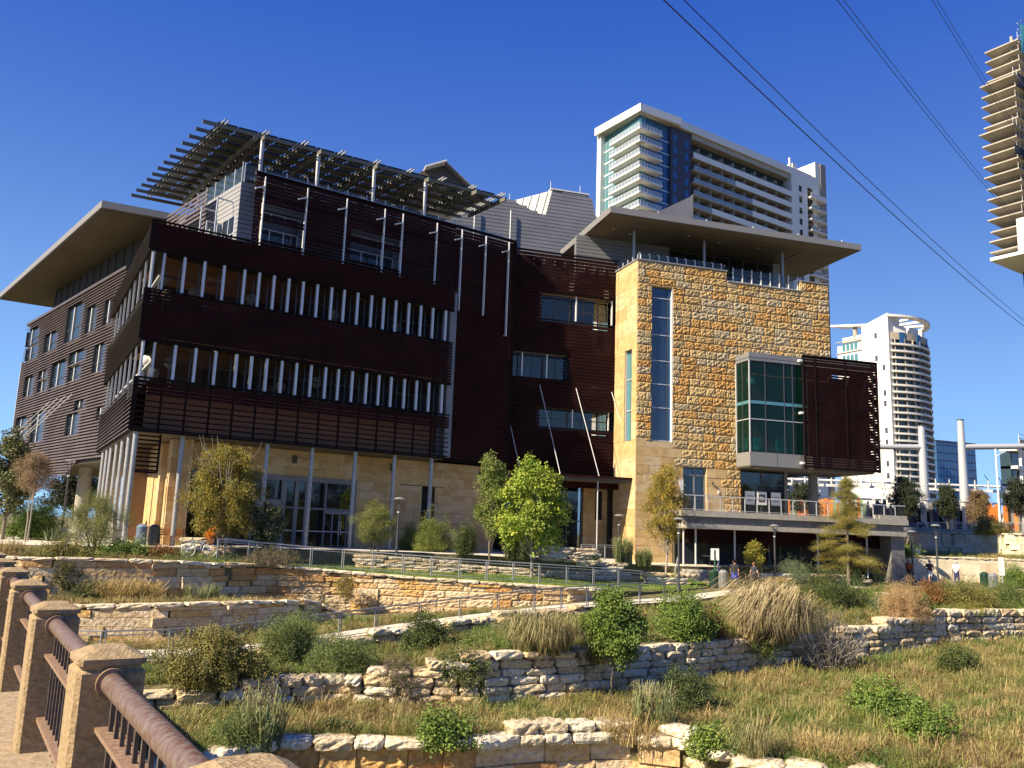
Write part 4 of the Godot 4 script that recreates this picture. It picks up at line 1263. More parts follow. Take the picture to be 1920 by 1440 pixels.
func lib_bay(lib: Node3D, ft: Transform3D):
	var g := part("glass_bay", lib, ft)
	var w := 2.0
	bl("top_band", g, M.zinc_dark, 8.3, 19.3, 21.46, 22.08, 0.15, w + 0.02)
	bl("band_groove", g, M.dark_steel, 8.28, 19.3, 21.68, 21.71, 0.14, w + 0.03)
	bl("bottom_band", g, M.fascia, 8.3, 19.3, 13.5, 14.52, 0.12, w + 0.02)
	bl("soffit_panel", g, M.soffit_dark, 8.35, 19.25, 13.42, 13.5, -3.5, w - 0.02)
	for u in [10.6, 12.7]:
		bl("band_joint", g, M.dark_steel, u - 0.01, u + 0.01, 13.52, 14.5, w + 0.02, w + 0.03)
	var us := [8.36, 9.7, 11.35, 12.1, 13.4]
	for row in [[14.55, 17.0], [17.0, 18.15], [18.4, 21.44]]:
		for i in us.size() - 1:
			bl("pane", g, M.pane_green, us[i] + 0.03, us[i + 1] - 0.03, row[0], row[1] - 0.04, w - 0.06, w - 0.04)
		for v in [[0.2, 1.0], [1.06, 1.9]]:
			bl("side_pane", g, M.pane_green, 8.35, 8.37, row[0], row[1] - 0.04, v[0], v[1])
	for u in us:
		bl("mullion", g, M.dark_steel, u - 0.03, u + 0.03, 14.52, 21.46, w - 0.09, w)
	bl("corner_mullion", g, M.alu, 8.3, 8.38, 14.52, 21.46, w - 0.07, w + 0.01)
	bl("wall_mullion", g, M.alu, 8.3, 8.4, 14.52, 21.46, 0.08, 0.18)
	bl("side_mullion", g, M.dark_steel, 8.31, 8.37, 14.52, 21.46, 1.0, 1.06)
	for y in [17.0, 18.28]:
		bl("transom", g, M.teal_glass if y > 18 else M.alu, 8.33, 13.4, y - (0.12 if y > 18 else 0.03), y + (0.12 if y > 18 else 0.03), w - 0.08, w - 0.005)
		bl("side_transom", g, M.teal_glass if y > 18 else M.alu, 8.32, 8.36, y - (0.12 if y > 18 else 0.03), y + (0.12 if y > 18 else 0.03), 0.18, 1.93)
	bl("bay_floor", g, M.interior_dark, 8.5, 19.0, 14.4, 14.5, -1.5, w - 0.2)
	bl("bay_mid_floor", g, M.interior_dark, 8.5, 19.0, 18.1, 18.3, -1.5, w - 0.25)
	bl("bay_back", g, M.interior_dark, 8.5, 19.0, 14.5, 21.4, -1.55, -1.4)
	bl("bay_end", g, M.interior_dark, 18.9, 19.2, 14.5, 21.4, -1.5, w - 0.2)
	# teal armchairs and a drum lamp inside
	var teal := mt(0.02, 0.42, 0.40, 0.6)
	for q in [[8.75, 1.0], [9.55, 1.3], [11.5, 1.3]]:
		var ch := part("armchair", g)
		bl("seat", ch, teal, q[0] - 0.3, q[0] + 0.3, 14.75, 15.0, q[1] - 0.3, q[1] + 0.3)
		bl("backrest", ch, teal, q[0] - 0.3, q[0] + 0.3, 15.0, 15.75, q[1] - 0.34, q[1] - 0.22)
		bl("foot", ch, M.dark_steel, q[0] - 0.2, q[0] + 0.2, 14.5, 14.75, q[1] - 0.05, q[1] + 0.05)
	rod("drum_lamp", g, mt(0.10, 0.62, 0.50, 0.6), Vector3(9.2, 19.85, 0.9), Vector3(9.2, 20.3, 0.9), 0.36, -1.0, 20)
	rod("lamp_cord", g, M.dark_steel, Vector3(9.2, 20.3, 0.9), Vector3(9.2, 21.4, 0.9), 0.015)
	# louvered screen wrapping the right end
	slats("bay_screen", g, M.screen, 12.76, 19.5, 13.62, 22.1, w + 0.4, 0.19, 0.145, 0.03, 0.15, [])
	for u in [12.78, 13.85, 16.6, 19.1, 19.5]:
		bl("screen_rib", g, M.screen_dark, u - 0.05, u + 0.05, 13.55, 22.15, w + 0.3, w + 0.46)
	bl("screen_rail", g, M.screen_dark, 12.74, 19.55, 22.12, 22.2, w + 0.33, w + 0.47)
	bl("screen_rail", g, M.screen_dark, 12.74, 19.55, 13.52, 13.6, w + 0.33, w + 0.47)
	var sr := part("screen_return", g)
	var y := 13.7
	while y < 22.1:
		bx("slat", sr, M.screen, Vector3(19.56, y, w - 0.85), Vector3(0.04, 0.16, 2.4), Vector3(0, 0, 0.3))
		y += 0.24
	for y2 in [13.9, 17.7, 21.75]:
		bl("bracket", g, M.white_steel, 12.5, 12.72, y2 - 0.08, y2 + 0.08, w + 0.1, w + 0.42)
	# storefront and open passage under the bay
	pane_grid("storefront", g, 8.75, 12.9, 9.95, 13.4, -0.5, 2, 1, M.pane, M.dark_steel, 0.1)
	bl("store_transom", g, M.dark_steel, 8.75, 12.9, 12.25, 12.33, -0.55, -0.44)
	bl("store_back", g, M.soffit_dark, 8.7, 13.0, 9.9, 13.4, -4.0, -3.8)
	bl("store_end", g, M.concrete_dark, 12.85, 13.15, 9.9, 13.42, -4.0, -0.4)
	var k := 0
	for u in [9.35, 10.4, 11.65]:
		var n := part("shop_notice", g)
		bl("sheet", n, M.white_steel, u, u + 0.86, 10.75, 11.75, -0.43, -0.41)
		if k == 1:
			bl("dark_panel", n, M.dark_steel, u + 0.15, u + 0.71, 10.95, 11.55, -0.41, -0.403)
		for j in 2:
			var tm := TextMesh.new()
			tm.text = ["COMING", "SOON"][j]
			tm.font_size = 24
			tm.pixel_size = 0.0065 if k != 1 else 0.0044
			tm.depth = 0.006
			obj("lettering", tm, M.dark_steel if k != 1 else M.white_steel, n, Transform3D(Basis.IDENTITY, Vector3(u + 0.43, (11.4 if k != 1 else 11.33) - j * (0.33 if k != 1 else 0.2), -0.404 if k != 1 else -0.398)))
		k += 1
	rod("passage_column", g, M.concrete_dark, Vector3(15.6, 9.9, -0.6), Vector3(15.6, 13.45, -0.6), 0.36, -1.0, 20)
	for u in [9.5, 14.1]:
		rod("downlight", g, M.lamp_globe, Vector3(u + 0.2, 13.40, 0.8), Vector3(u + 0.2, 13.425, 0.8), 0.12)

func lib_balcony(lib: Node3D, ft: Transform3D):
	var g := part("balcony", lib, ft)
	var w := 4.0
	bl("balcony_slab", g, M.concrete, 1.6, 20.5, 9.55, 9.95, -3.0, w)
	for k in 16:
		bl("fascia_panel", g, M.concrete_dark, 1.85 + k * 1.15, 2.97 + k * 1.15, 9.06, 9.545, w - 0.45, w - 0.2)
	bl("lower_slab", g, M.concrete, 2.0, 20.4, 8.72, 9.05, -3.0, w - 0.05)
	var r := part("balcony_rail", g)
	var u := 1.75
	while u < 20.4:
		bl("rail_post", r, M.alu, u - 0.025, u + 0.025, 9.95, 10.98, w - 0.2, w - 0.14)
		u += 0.985
	bl("hand_rail", r, M.alu, 1.75, 20.4, 10.96, 11.02, w - 0.21, w - 0.13)
	bl("bottom_rail", r, M.alu, 1.75, 20.4, 10.02, 10.05, w - 0.19, w - 0.15)
	for k in 7:
		bl("mesh_wire", r, M.dark_steel, 1.75, 20.4, 10.14 + k * 0.12, 10.152 + k * 0.12, w - 0.175, w - 0.165)
	var st := new_st()
	u = 1.8
	while u < 20.4:
		st_box(st, u - 0.006, u + 0.006, 10.03, 10.97, w - 0.163, w - 0.157)
		u += 0.12
	obj("mesh_wires", done(st), M.dark_steel, r).set_meta("kind", "stuff")
	# lower level
	bl("sun_screen", g, M.screen, 2.9, 19.5, 7.75, 8.7, 2.2, 2.4)
	for x in [2.35, 3.3, 6.4, 13.3, 17.6]:
		rod("thin_column", g, M.alu, Vector3(x, 5.6, 2.9), Vector3(x, 8.72, 2.9), 0.07, -1.0, 10)
	for k in 9:
		var a := 2.6 + k * 1.75
		bl("pane", g, M.window_dark if k < 6 else M.interior_dark, a + 0.06, a + 1.7, 5.8, 7.75, 1.0, 1.04)
		bl("mullion", g, M.soffit, a - 0.05, a + 0.05, 5.8, 8.6, 0.95, 1.1)
	bl("lower_wall", g, M.interior_dark, 2.5, 20, 5.6, 8.7, -2.0, -1.8)
	bl("end_wall", g, M.concrete_dark, 19.2, 20.4, 5.0, 8.72, -3.0, 3.6)
	bl("end_parapet", g, M.concrete, 18.0, 20.5, 9.95, 10.25, 3.3, 3.9)

func lib_roofs(lib: Node3D, fa: Transform3D, fb: Transform3D, fd: Transform3D, ft: Transform3D):
	# broad flat roof over the terrace
	var g := part("terrace_roof", lib, ft)
	bl("roof_plate", g, M.fascia, -2.75, 19.7, 31.95, 32.45, -10.0, 1.0)
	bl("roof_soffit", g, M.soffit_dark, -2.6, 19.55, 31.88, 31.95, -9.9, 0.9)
	for k in 9:
		bl("soffit_joint", g, M.dark_steel, -2.6, 19.5, 31.872, 31.879, -0.2 - k * 1.1, -0.18 - k * 1.1)
	bl("soffit_slot", g, M.dark_steel, 15.4, 15.6, 31.84, 31.87, -6.0, -0.9)
	for q in [[-1.2, -2.0], [0.5, -2.6], [5.0, -1.2], [8.0, -1.6], [11.6, -1.6]]:
		rod("downlight", g, M.lamp_globe, Vector3(q[0], 31.86, q[1]), Vector3(q[0], 31.885, q[1]), 0.1)
	for k in 5:
		bl("roof_spike", g, M.white_steel, 1.5 + k * 4.2, 1.55 + k * 4.2, 32.45, 32.85, 0.3, 0.35)
	# left overhanging roof
	var P := [Vector3(-29.4, 0, -56.7), Vector3(-25.0, 0, -58.9), Vector3(-14, 0, -64), Vector3(-20, 0, -86), Vector3(-36, 0, -92), Vector3(-48.6, 0, -86.4), Vector3(-52.7, 0, -83.7)]
	obj("left_roof", slab_mesh(P, 29.55, 30.05), M.fascia, lib)
	var Q := []
	var c := Vector3(-33, 0, -76)
	for p in P:
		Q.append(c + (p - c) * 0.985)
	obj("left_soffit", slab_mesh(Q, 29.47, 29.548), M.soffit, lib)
	for t in [0.35, 0.5]:
		var v: Vector3 = P[0].lerp(P[2], t)
		rod("roof_spike", lib, M.white_steel, v + Vector3(0, 30.05, -0.4), v + Vector3(0, 30.5, -0.4), 0.03)
	# grey rear block with saw-tooth skylights
	var r := part("rear_block", lib, Transform3D(fd.basis, PR - fd.basis.z * 9.0))
	var prof := pts2([-3.2, 29.0, 15, 29.0, 13.2, 33.0, 10.78, 37.42, 10.49, 38.79, 9.52, 39.16, 6.54, 38.96, 5.99, 36.61, 5.32, 36.61, 2.5, 37.56, -2.22, 35.15, -3.2, 34.7])
	siding("rear_siding", r, M.zinc_dark, prof, 0.03, 0.34)
	obj("rear_mass", prism_mesh(prof, -7.0, -0.03), M.zinc_dark, r)
	# sunlit standing-seam slope between the teeth
	var st := new_st()
	var a0 := Vector3(6.0, 36.62, 0.05)
	var a1 := Vector3(6.56, 39.0, 0.05)
	var b0 := Vector3(6.0 - 6.5, 36.62, -9.0)
	var b1 := Vector3(6.56 - 6.5, 39.0, -9.0)
	quad(st, a0, a1, b1, b0)
	quad(st, a1, a0, b0, b1)
	obj("seam_roof", done(st), M.white_steel, r)
	for k in 12:
		var t := (k + 0.5) / 12.0
		bar("seam", r, M.alu, a0.lerp(b0, t) + Vector3(-0.05, 0, 0.03), a1.lerp(b1, t) + Vector3(-0.05, 0, 0.03), 0.05, 0.08)
	bl("ridge_cap", r, M.white_steel, 6.4, 10.2, 39.1, 39.2, -2.0, 0.1)
	for u in [2.6, 6.5, 9.4]:
		rod("lightning_rod", r, M.white_steel, Vector3(u, 37.4, -0.3), Vector3(u, 40.0 if u > 3 else 38.2, -0.3), 0.025, -1.0, 5)
	for q in [[2.62, 33.0, 36.4], [-0.7, 34.0, 36.2]]:
		rod("vent_pipe", r, M.alu, Vector3(q[0], q[1] - 3, 0.3), Vector3(q[0], q[2], 0.3), 0.06, -1.0, 8)
	# cream gable behind the solar array
	var gb := part("cream_gable", lib, Transform3D(fd.basis, PR - fd.basis.z * 12.0))
	obj("gable_wall", prism_mesh(pts2([-6.5, 36, -6.5, 39.3, -4.6, 40.5, -3.05, 41.1, 0.8, 38.8, 3.2, 36]), -3.0, 0.0), M.soffit, gb)
	bar("gable_roof", gb, M.white_steel, Vector3(-4.9, 40.35, 0.4), Vector3(-3.0, 41.25, 0.4), 1.2, 0.12)
	bar("gable_roof", gb, M.zinc_dark, Vector3(-3.0, 41.25, 0.2), Vector3(3.3, 36.3, 0.2), 0.9, 0.12)
	# grey wedge above the terrace roof
	obj("wedge", prism_mesh(pts2([17.0, 34, 17.0, 38.8, 22.5, 42.1, 22.66, 42.3, 22.66, 34]), -4.0, 0.0), M.zinc_dark, gb)
	# rooftop solar array
	var s := part("solar_array", lib, fa)
	var slope := 0.038
	var base_y := func(u: float) -> float: return 32.75 + (u - 3.6) * slope
	var dep := func(k: int) -> float: return k * 1.34
	var sk := -0.07    # the array follows the side direction of the wing
	for k in 13:
		var v: float = dep.call(k)
		var u0 := 2.6 + v * sk
		var u1 := 25.4 - maxf(0.0, v - 5.2) * 1.1 + v * sk
		bar("purlin", s, M.beam, Vector3(u0, base_y.call(u0) + 0.05, -2.6 - v), Vector3(u1, base_y.call(u1) + 0.05, -2.6 - v), 0.1, 0.24)
	var nn := 9
	for i in nn:
		var u := 3.9 + i * 2.65
		var v1 := 16.2
		if u > 8:
			v1 = minf(16.2, 5.2 + (25.4 - u) / 1.1)
		for e in [-0.12, 0.12]:
			bar("rafter", s, M.steel, Vector3(u + e, base_y.call(u) + 0.22, -1.9), Vector3(u + e + v1 * sk, base_y.call(u) + 0.22, -2.6 - v1), 0.07, 0.09)
	for u in [6.4, 10.25, 14.4, 18.5, 22.6, 25.2]:
		bar("girder", s, M.beam, Vector3(u, base_y.call(u) - 0.22, -1.9), Vector3(u - 0.3, base_y.call(u) - 0.22, -6.8 if u > 20 else -9.0), 0.16, 0.3)
	for u in [6.4, 10.25, 14.4, 18.5]:
		rod("array_column", s, M.steel, Vector3(u, 29.6, -2.5), Vector3(u, base_y.call(u) - 0.3, -2.5), 0.14, -1.0, 14)
	for u in [7.5, 14.0]:
		rod("array_column", s, M.steel, Vector3(u, 29.6, -9.5), Vector3(u, base_y.call(u) - 0.3, -9.5), 0.14, -1.0, 14)
	bar("girder", s, M.beam, Vector3(5.9, base_y.call(5.9) - 0.25, -2.5), Vector3(5.0, base_y.call(5.9) - 0.25, -17.0), 0.2, 0.34)
	for k in 12:
		var v: float = dep.call(k)
		var umax := 25.2 - maxf(0.0, v - 5.0) * 1.1
		var u := 3.55
		while u + 1.24 < umax:
			bx("solar_panel", s, M.solar, Vector3(u + 0.62 + v * sk, base_y.call(u + 0.6) + 0.31, -3.27 - v), Vector3(1.25, 0.05, 1.22), Vector3(0, 0, slope))
			u += 1.325
	# planters under the array
	for u in [12.5, 15.2, 19.5, 20.6]:
		bl("planter", s, M.zinc_dark, u, u + 0.9, 29.6, 30.1, -4.2, -3.4)
# ---------------------------------------------------------------- city towers
func make_city():
	condo_tower()
	curved_tower()
	building_site_tower()
	glass_block()
	concrete_frame()

func condo_tower():
	var t := thing("condominium_tower", "white framed condominium tower with blue glass corner and stacked balconies behind the terrace roof", "tower")
	t.transform = frame(Vector3(30.22, 0, -200), 55.5)
	# left face frame: x backwards along the side
	var L := part("left_face", t, Transform3D(t.transform.basis.inverse() * frame(Vector3.ZERO, -30.5 + 180.0).basis, Vector3.ZERO))
	bl("roof_slab", t, M.stucco, 0, 62, 115.1, 117.2, -18, 0)
	bl("roof_slab", L, M.stucco, -18, 0, 115.1, 117.18, -14, 0)
	bl("soffit", t, M.slab, 0.4, 61.6, 115.0, 115.09, -17, -0.3)
	bl("end_fin", L, M.stucco, -18.3, -16.6, 10, 117.1, -10, 0.05)
	for y in [104.0, 108.0, 100.5]:
		bl("side_balcony", L, M.stucco, -19.2, -18.3, y, y + 1.3, -3, -0.6)
	# glass corner
	bl("glass_wall", t, M.sky_glass, 1.4, 11.8, 10, 115, -1.9, -1.6)
	bl("glass_body", t, M.navy, 3.5, 11.8, 10, 115, -16, -1.95)
	bl("glass_wall", L, M.teal_glass, -16.6, -1.5, 10, 115, -3.0, -1.4)
	bl("dark_wall", t, M.navy, 11.8, 19.5, 10, 115, -16, -0.9)
	for f in 11:
		var y := 110.4 - f * 3.45
		bl("floor_line", t, M.alu, 7.2, 11.8, y - 0.15, y + 0.15, -1.7, -1.52)
		bl("floor_line", L, M.stucco, -16.6, -12.0, y - 0.18, y + 0.18, -1.5, -1.3)
		for k in 3:
			bl("window_bar", L, M.alu, -16.0 + k * 1.35, -15.9 + k * 1.35, y + 0.2, y + 3.2, -1.45, -1.3)
		for k in 4:
			bl("window_bar", t, M.navy, 7.9 + k * 1.0, 7.97 + k * 1.0, y + 0.2, y + 3.2, -1.62, -1.54)
		var b := part("corner_balcony", t)
		bl("slab", b, M.stucco, -0.2, 7.4, y - 0.45, y, -1.7, 0.6)
		bl("rail_glass", b, M.balcony_glass, -0.2, 7.3, y + 0.08, y + 1.1, 0.5, 0.54)
		bl("top_rail", b, M.alu, -0.2, 7.3, y + 1.1, y + 1.17, 0.48, 0.56)
		for k in 7:
			bl("baluster", b, M.stucco, -0.1 + k * 1.1, -0.04 + k * 1.1, y, y + 1.1, 0.45, 0.55)
		var c := part("corner_balcony", L)
		bl("slab", c, M.stucco, -12.0, 0.6, y - 0.45, y - 0.004, -1.5, 0.6)
		bl("rail_glass", c, M.balcony_glass, -12.0, 0.5, y + 0.08, y + 1.1, 0.5, 0.54)
		bl("top_rail", c, M.stucco, -12.0, 0.5, y + 1.1, y + 1.18, 0.46, 0.58)
		for k in 10:
			bl("baluster", c, M.stucco, -11.9 + k * 1.32, -11.82 + k * 1.32, y, y + 1.1, 0.45, 0.57)
		var w := part("dark_window", t)
		bl("pane", w, M.sky_glass, 12.6, 13.9, y + 0.6, y + 2.6, -0.92, -0.86)
		bl("pane", w, M.sky_glass, 17.0, 18.3, y + 0.0, y + 2.0, -0.92, -0.86)
	# long balcony front
	bl("back_wall", t, M.smoke_glass, 19.5, 60.5, 10, 114.9, -16, -3.0)
	bl("soffit_beam", t, M.slab, 19.5, 60.5, 113.6, 115.0, -3.0, -0.6)
	var split := [19.5, 36.0, 43.0, 43.0, 26.5, 33.0, 40.0, 30.0]
	for f in 8:
		var y := 108.4 - f * 3.5
		var g := part("long_balcony", t)
		bl("slab", g, M.slab, 19.5, 60.6, y - 0.4, y, -3.0, -0.05)
		if split[f] > 20.0:
			bl("rail_glass", g, M.balcony_glass, 19.6, split[f], y + 0.05, y + 1.15, -0.2, -0.16)
		bl("parapet", g, M.stucco, split[f], 60.6, y - 0.4, y + 1.2, -0.3, 0.0)
		for k in 9:
			bl("divider", g, M.slab, 22.0 + k * 4.6, 22.15 + k * 4.6, y, y + 3.1, -3.0, -0.5)
			bl("door_frame", g, M.alu, 23.2 + k * 4.6, 23.35 + k * 4.6, y, y + 2.9, -3.05, -2.95)
	bl("end_pier", t, M.stucco, 60.6, 72.5, 10, 117.15, -17, -0.02)
	bl("stair_core", t, M.stucco, 64.0, 75.6, 10, 116.0, -16, -1.0)
	bl("end_column", t, M.stucco_grey, 75.6, 78.2, 10, 122.8, -14, -0.6)
	bl("end_column_side", t, M.stucco, 73.2, 75.6, 116.0, 122.7, -12, -0.8)
	bl("roof_screen", t, M.stucco_beige, 64, 73.2, 117.2, 118.8, -9, -2.0)
	bl("roof_box", t, M.stucco, 62.5, 64.5, 117.2, 119.4, -6, -1.0)
	rod("roof_vent", t, M.alu, Vector3(62.0, 117.2, -1.6), Vector3(62.0, 121.0, -1.6), 0.35)
	for f in 10:
		var y := 110.6 - f * 3.45
		var w := part("end_window", t)
		bl("pane", w, M.window_dark, 64.0, 65.3, y, y + 1.9, -0.03, 0.02)
		bl("pane", w, M.window_dark, 68.0, 70.4, y - 0.6, y + 2.2, -0.03, 0.02)
		bl("pane", w, M.window_dark, 72.7, 73.9, y - 0.6, y + 1.4, -1.02, -0.96)
		var b := part("end_balcony", t)
		bl("slab", b, M.stucco, 68.0, 75.5, y - 1.2, y - 0.8, -1.0, 1.3)
		bl("rail_glass", b, M.stucco if f == 0 else M.balcony_glass, 68.0, 75.5, y - 0.8, y + 0.3, 1.22, 1.27)

func arc_band(t: Node3D, called: String, mat: Material, r: float, y0: float, y1: float, depth: float, a0: float, a1: float, centre: Vector3):
	var st := new_st()
	var n := 22
	for i in n:
		var q := []
		for j in 2:
			var a := lerpf(a0, a1, float(i + j) / n)
			var d := Vector3(sin(a), 0, cos(a))
			for rr in [r, r - depth]:
				q.append(centre + d * rr)
		var up0 := Vector3(0, y0, 0)
		var up1 := Vector3(0, y1, 0)
		quad(st, q[0] + up0, q[2] + up0, q[2] + up1, q[0] + up1)
		quad(st, q[3] + up0, q[1] + up0, q[1] + up1, q[3] + up1)
		quad(st, q[0] + up1, q[2] + up1, q[3] + up1, q[1] + up1)
		quad(st, q[1] + up0, q[3] + up0, q[2] + up0, q[0] + up0)
	obj(called, done(st), mat, t)

func curved_tower():
	var t := thing("curved_tower", "distant white tower with curved dark balcony front and open ring roof", "tower")
	t.transform = frame(Vector3(159.7, 0, -350), 55.5)
	var L := part("white_face", t, Transform3D(t.transform.basis.inverse() * frame(Vector3.ZERO, -30.5 + 180.0).basis, Vector3.ZERO))
	obj("white_slab", prism_mesh(pts2([-13.2, 8, -13.2, 102.8, -0.2, 106.3, -0.2, 8]), -8, 0.0), M.stucco, L)
	var ys := [98.5, 93, 88.5, 84, 78, 73, 68.5, 62, 57, 52, 47.5, 43, 38, 33, 28]
	for i in ys.size():
		bl("window", L, M.navy if i % 3 != 1 else M.alu, -3.6 - (3.4 if i % 2 == 0 and i < 6 else 0.0), -2.3 - (3.4 if i % 2 == 0 and i < 6 else 0.0), ys[i] - 2.4, ys[i], -0.1, 0.05)
		if i < 5:
			bl("window", L, M.alu, -10.6, -9.6, ys[i] - 3.6, ys[i] - 0.5, -0.1, 0.05)
	# lower white wing behind
	bl("rear_wing", L, M.stucco, -28, -13.2, 8, 96.5, -14, -2.5)
	bl("rear_head", L, M.stucco, -26.0, -13.2, 96.5, 100.2, -13, -3.5)
	bx("rear_roof", L, M.stucco, Vector3(-21.5, 105.3, -6), Vector3(19, 0.9, 9), Vector3(0.05, 0, -0.16))
	rod("roof_strut", L, M.slab, Vector3(-19.5, 100.0, -4.0), Vector3(-19.5, 105.0, -4.0), 1.0)
	for f in 9:
		var y := 97.5 - f * 5.2 - (2.0 if f > 2 else 0.0)
		for k in 4:
			bl("wing_window", L, M.teal_glass, -25.4 + k * 2.1, -23.7 + k * 2.1, y - 3.8, y - 0.6, -2.6, -2.42)
		bl("wing_ledge", L, M.slab, -28.4, -13.3, y + 0.6, y + 0.9, -3.0, -2.0)
	bl("wing_notch", L, M.stucco_beige, -15.6, -13.2, 60, 84.5, -3.0, -2.3)
	# curved balcony front
	var R := 26.0
	var c := Vector3(15.6, 0, -20.5)
	var a0 := -0.63
	var a1 := 0.95
	arc_band(t, "glass_drum", M.smoke_glass, R - 1.7, 8, 95, 8.0, a0, a1, c)
	for f in 30:
		var y := 92.6 - f * 2.95
		arc_band(t, "balcony_ring", M.stucco, R, y - 0.2, y + 0.55, 1.5, a0, a1, c)
		for k in 9:
			var a := lerpf(a0, a1, (k + 0.5) / 9.0)
			var d := Vector3(sin(a), 0, cos(a))
			bx("balcony_divider", t, M.stucco_grey, c + d * (R - 0.9) + Vector3(0, y + 1.6, 0), Vector3(0.15, 2.1, 0.9), Vector3(0, a, 0))
	arc_band(t, "top_storey", M.stucco_beige, R - 1.0, 95, 98.0, 4.0, a0, a1, c)
	for k in 4:
		var a := lerpf(a0, a1, (k + 0.6) / 4.2)
		var d := Vector3(sin(a), 0, cos(a))
		bx("penthouse_window", t, M.sky_glass, c + d * (R - 0.9) + Vector3(0, 95.6, 0), Vector3(2.6, 5.0, 0.5), Vector3(0, a, 0))
		bx("penthouse_block", t, M.stucco, c + d * (R - 4.5) + Vector3(0, 99.5, 0), Vector3(5, 3.5, 4.5), Vector3(0, a, 0))
	arc_band(t, "ring_roof", M.stucco, R + 0.5, 104.6, 105.6, 2.6, a0 - 0.04, a1, c)
	for k in 5:
		var a := lerpf(a0, a1, (k + 0.35) / 4.6)
		var d := Vector3(sin(a), 0, cos(a))
		bx("roof_spoke", t, M.stucco, c + d * (R - 7.0) + Vector3(0, 105.0, 0), Vector3(1.3, 0.9, 12), Vector3(0, a, 0))

func building_site_tower():
	var t := thing("unfinished_tower", "unfinished concrete high-rise with bare floor slabs, netting and glazed lower floors", "tower")
	t.transform = frame(Vector3(150.0, 0, -236), 55.5)
	var r := RandomNumberGenerator.new()
	r.seed = 77
	for f in 21:
		var y := 95.0 + f * 3.35
		var u0 := -4.0 + r.randf_range(-0.8, 0.8)
		if y > 118 and y < 135:
			u0 = -5.0
		if y > 150:
			u0 = 0.5
		if absf(y - 131.5) < 2:
			u0 = -6.5
		bl("floor_slab", t, M.slab, u0, 30, y, y + 0.4, -9, 1.0)
		for k in 4:
			rod("column", t, M.slab, Vector3(3.0 + k * 6.5, y + 0.4, -2.0), Vector3(3.0 + k * 6.5, y + 3.35, -2.0), 0.45, -1.0, 8)
		for k in 5:
			rod("prop", t, M.alu, Vector3(u0 + 1.2 + k * 2.3, y + 0.4, 0.3), Vector3(u0 + 1.2 + k * 2.3, y + 3.35, 0.3), 0.07, -1.0, 5)
		bl("core_wall", t, M.stucco_grey, 8, 26, y + 0.4, y + 3.35, -9, -6)
	# netting
	for q in [[0.6, 157.0, 168.0, "cyan_net"], [-3.5, 141.5, 150.0, "dark_net"], [-8.5, 118.5, 125.5, "dark_net"]]:
		var st := new_st()
		var n := 8
		for i in n:
			var p := []
			for j in 2:
				var s := float(i + j) / n
				var u: float = q[0] + s * 17.0
				var sag := sin(s * PI * 2.0) * 0.8
				p.append(Vector3(u, q[1] + 1.6 * sin(s * 6.0) + (3.0 if q[3] == "dark_net" else 0.0) * (1.0 - s), 1.6 + sag * 0.3))
				p.append(Vector3(u + 1.4, q[2] - 1.2 * absf(sin(s * 5.0)), 1.2 + sag))
			quad(st, p[0], p[2], p[3], p[1])
		obj("safety_net", done(st), M[q[3]], t)
	for q in [[-9.0, 126.0, 6.0, 121.5], [-5.0, 148.5, 8.0, 142.0], [1.0, 168.2, 20.0, 171.0], [1.0, 165.5, 20.0, 168.0]]:
		bar("net_pole", t, M.alu, Vector3(q[0], q[1], 1.8), Vector3(q[2], q[3], 1.8), 0.14, 0.14)
	for k in 4:
		bl("site_rail", t, M.alu, 0.5, 22, 161.0 + k * 2.1, 161.25 + k * 2.1, 1.0, 1.15)
	bl("frame_box", t, M.stucco, -4.6, -3.6, 93.5, 103.5, -1.0, 1.2)
	bl("frame_box", t, M.stucco, 4.5, 5.3, 93.5, 103.5, -1.0, 1.2)
	bl("slab_edge", t, M.stucco, -4.6, 25, 92.6, 93.6, -9, 1.2)
	for k in 7:
		bar("scaffold_bar", t, M.dark_steel, Vector3(-5 + k * 1.6, 91.4 - k * 0.7, 1.4), Vector3(12, 90.6 - k * 0.9, 1.4), 0.16, 0.2)
	# glazed lower floors
	bl("glazed_body", t, M.smoke_glass, 4.2, 30, 8, 90.0, -4, 0.0)
	for f in 18:
		var y := 87.0 - f * 3.75
		bl("floor_band", t, M.stucco, 6.0, 30, y, y + 0.55, -0.05, 0.25)
	for k in 8:
		bl("glass_mullion", t, M.alu, 6.0 + k * 3.2, 6.35 + k * 3.2, 8, 90, -0.02, 0.2)

func glass_block():
	var t := thing("glass_office_block", "dark blue glass office block far beyond the steel poles", "building")
	t.transform = frame(Vector3(213.0, 0, -420), 70.0)
	bl("glass_body", t, M.sky_glass, 0, 26.0, 8, 60.5, -20, 0)
	for k in 13:
		bl("mullion", t, M.navy, k * 2.1, 0.12 + k * 2.1, 8, 60.5, 0, 0.12)
	for f in 13:
		bl("floor_line", t, M.navy, 0, 26.0, 12 + f * 3.9, 12.3 + f * 3.9, 0, 0.14)
	bl("coping", t, M.navy, -0.2, 26.2, 60.5, 61.1, -20, 0.2)

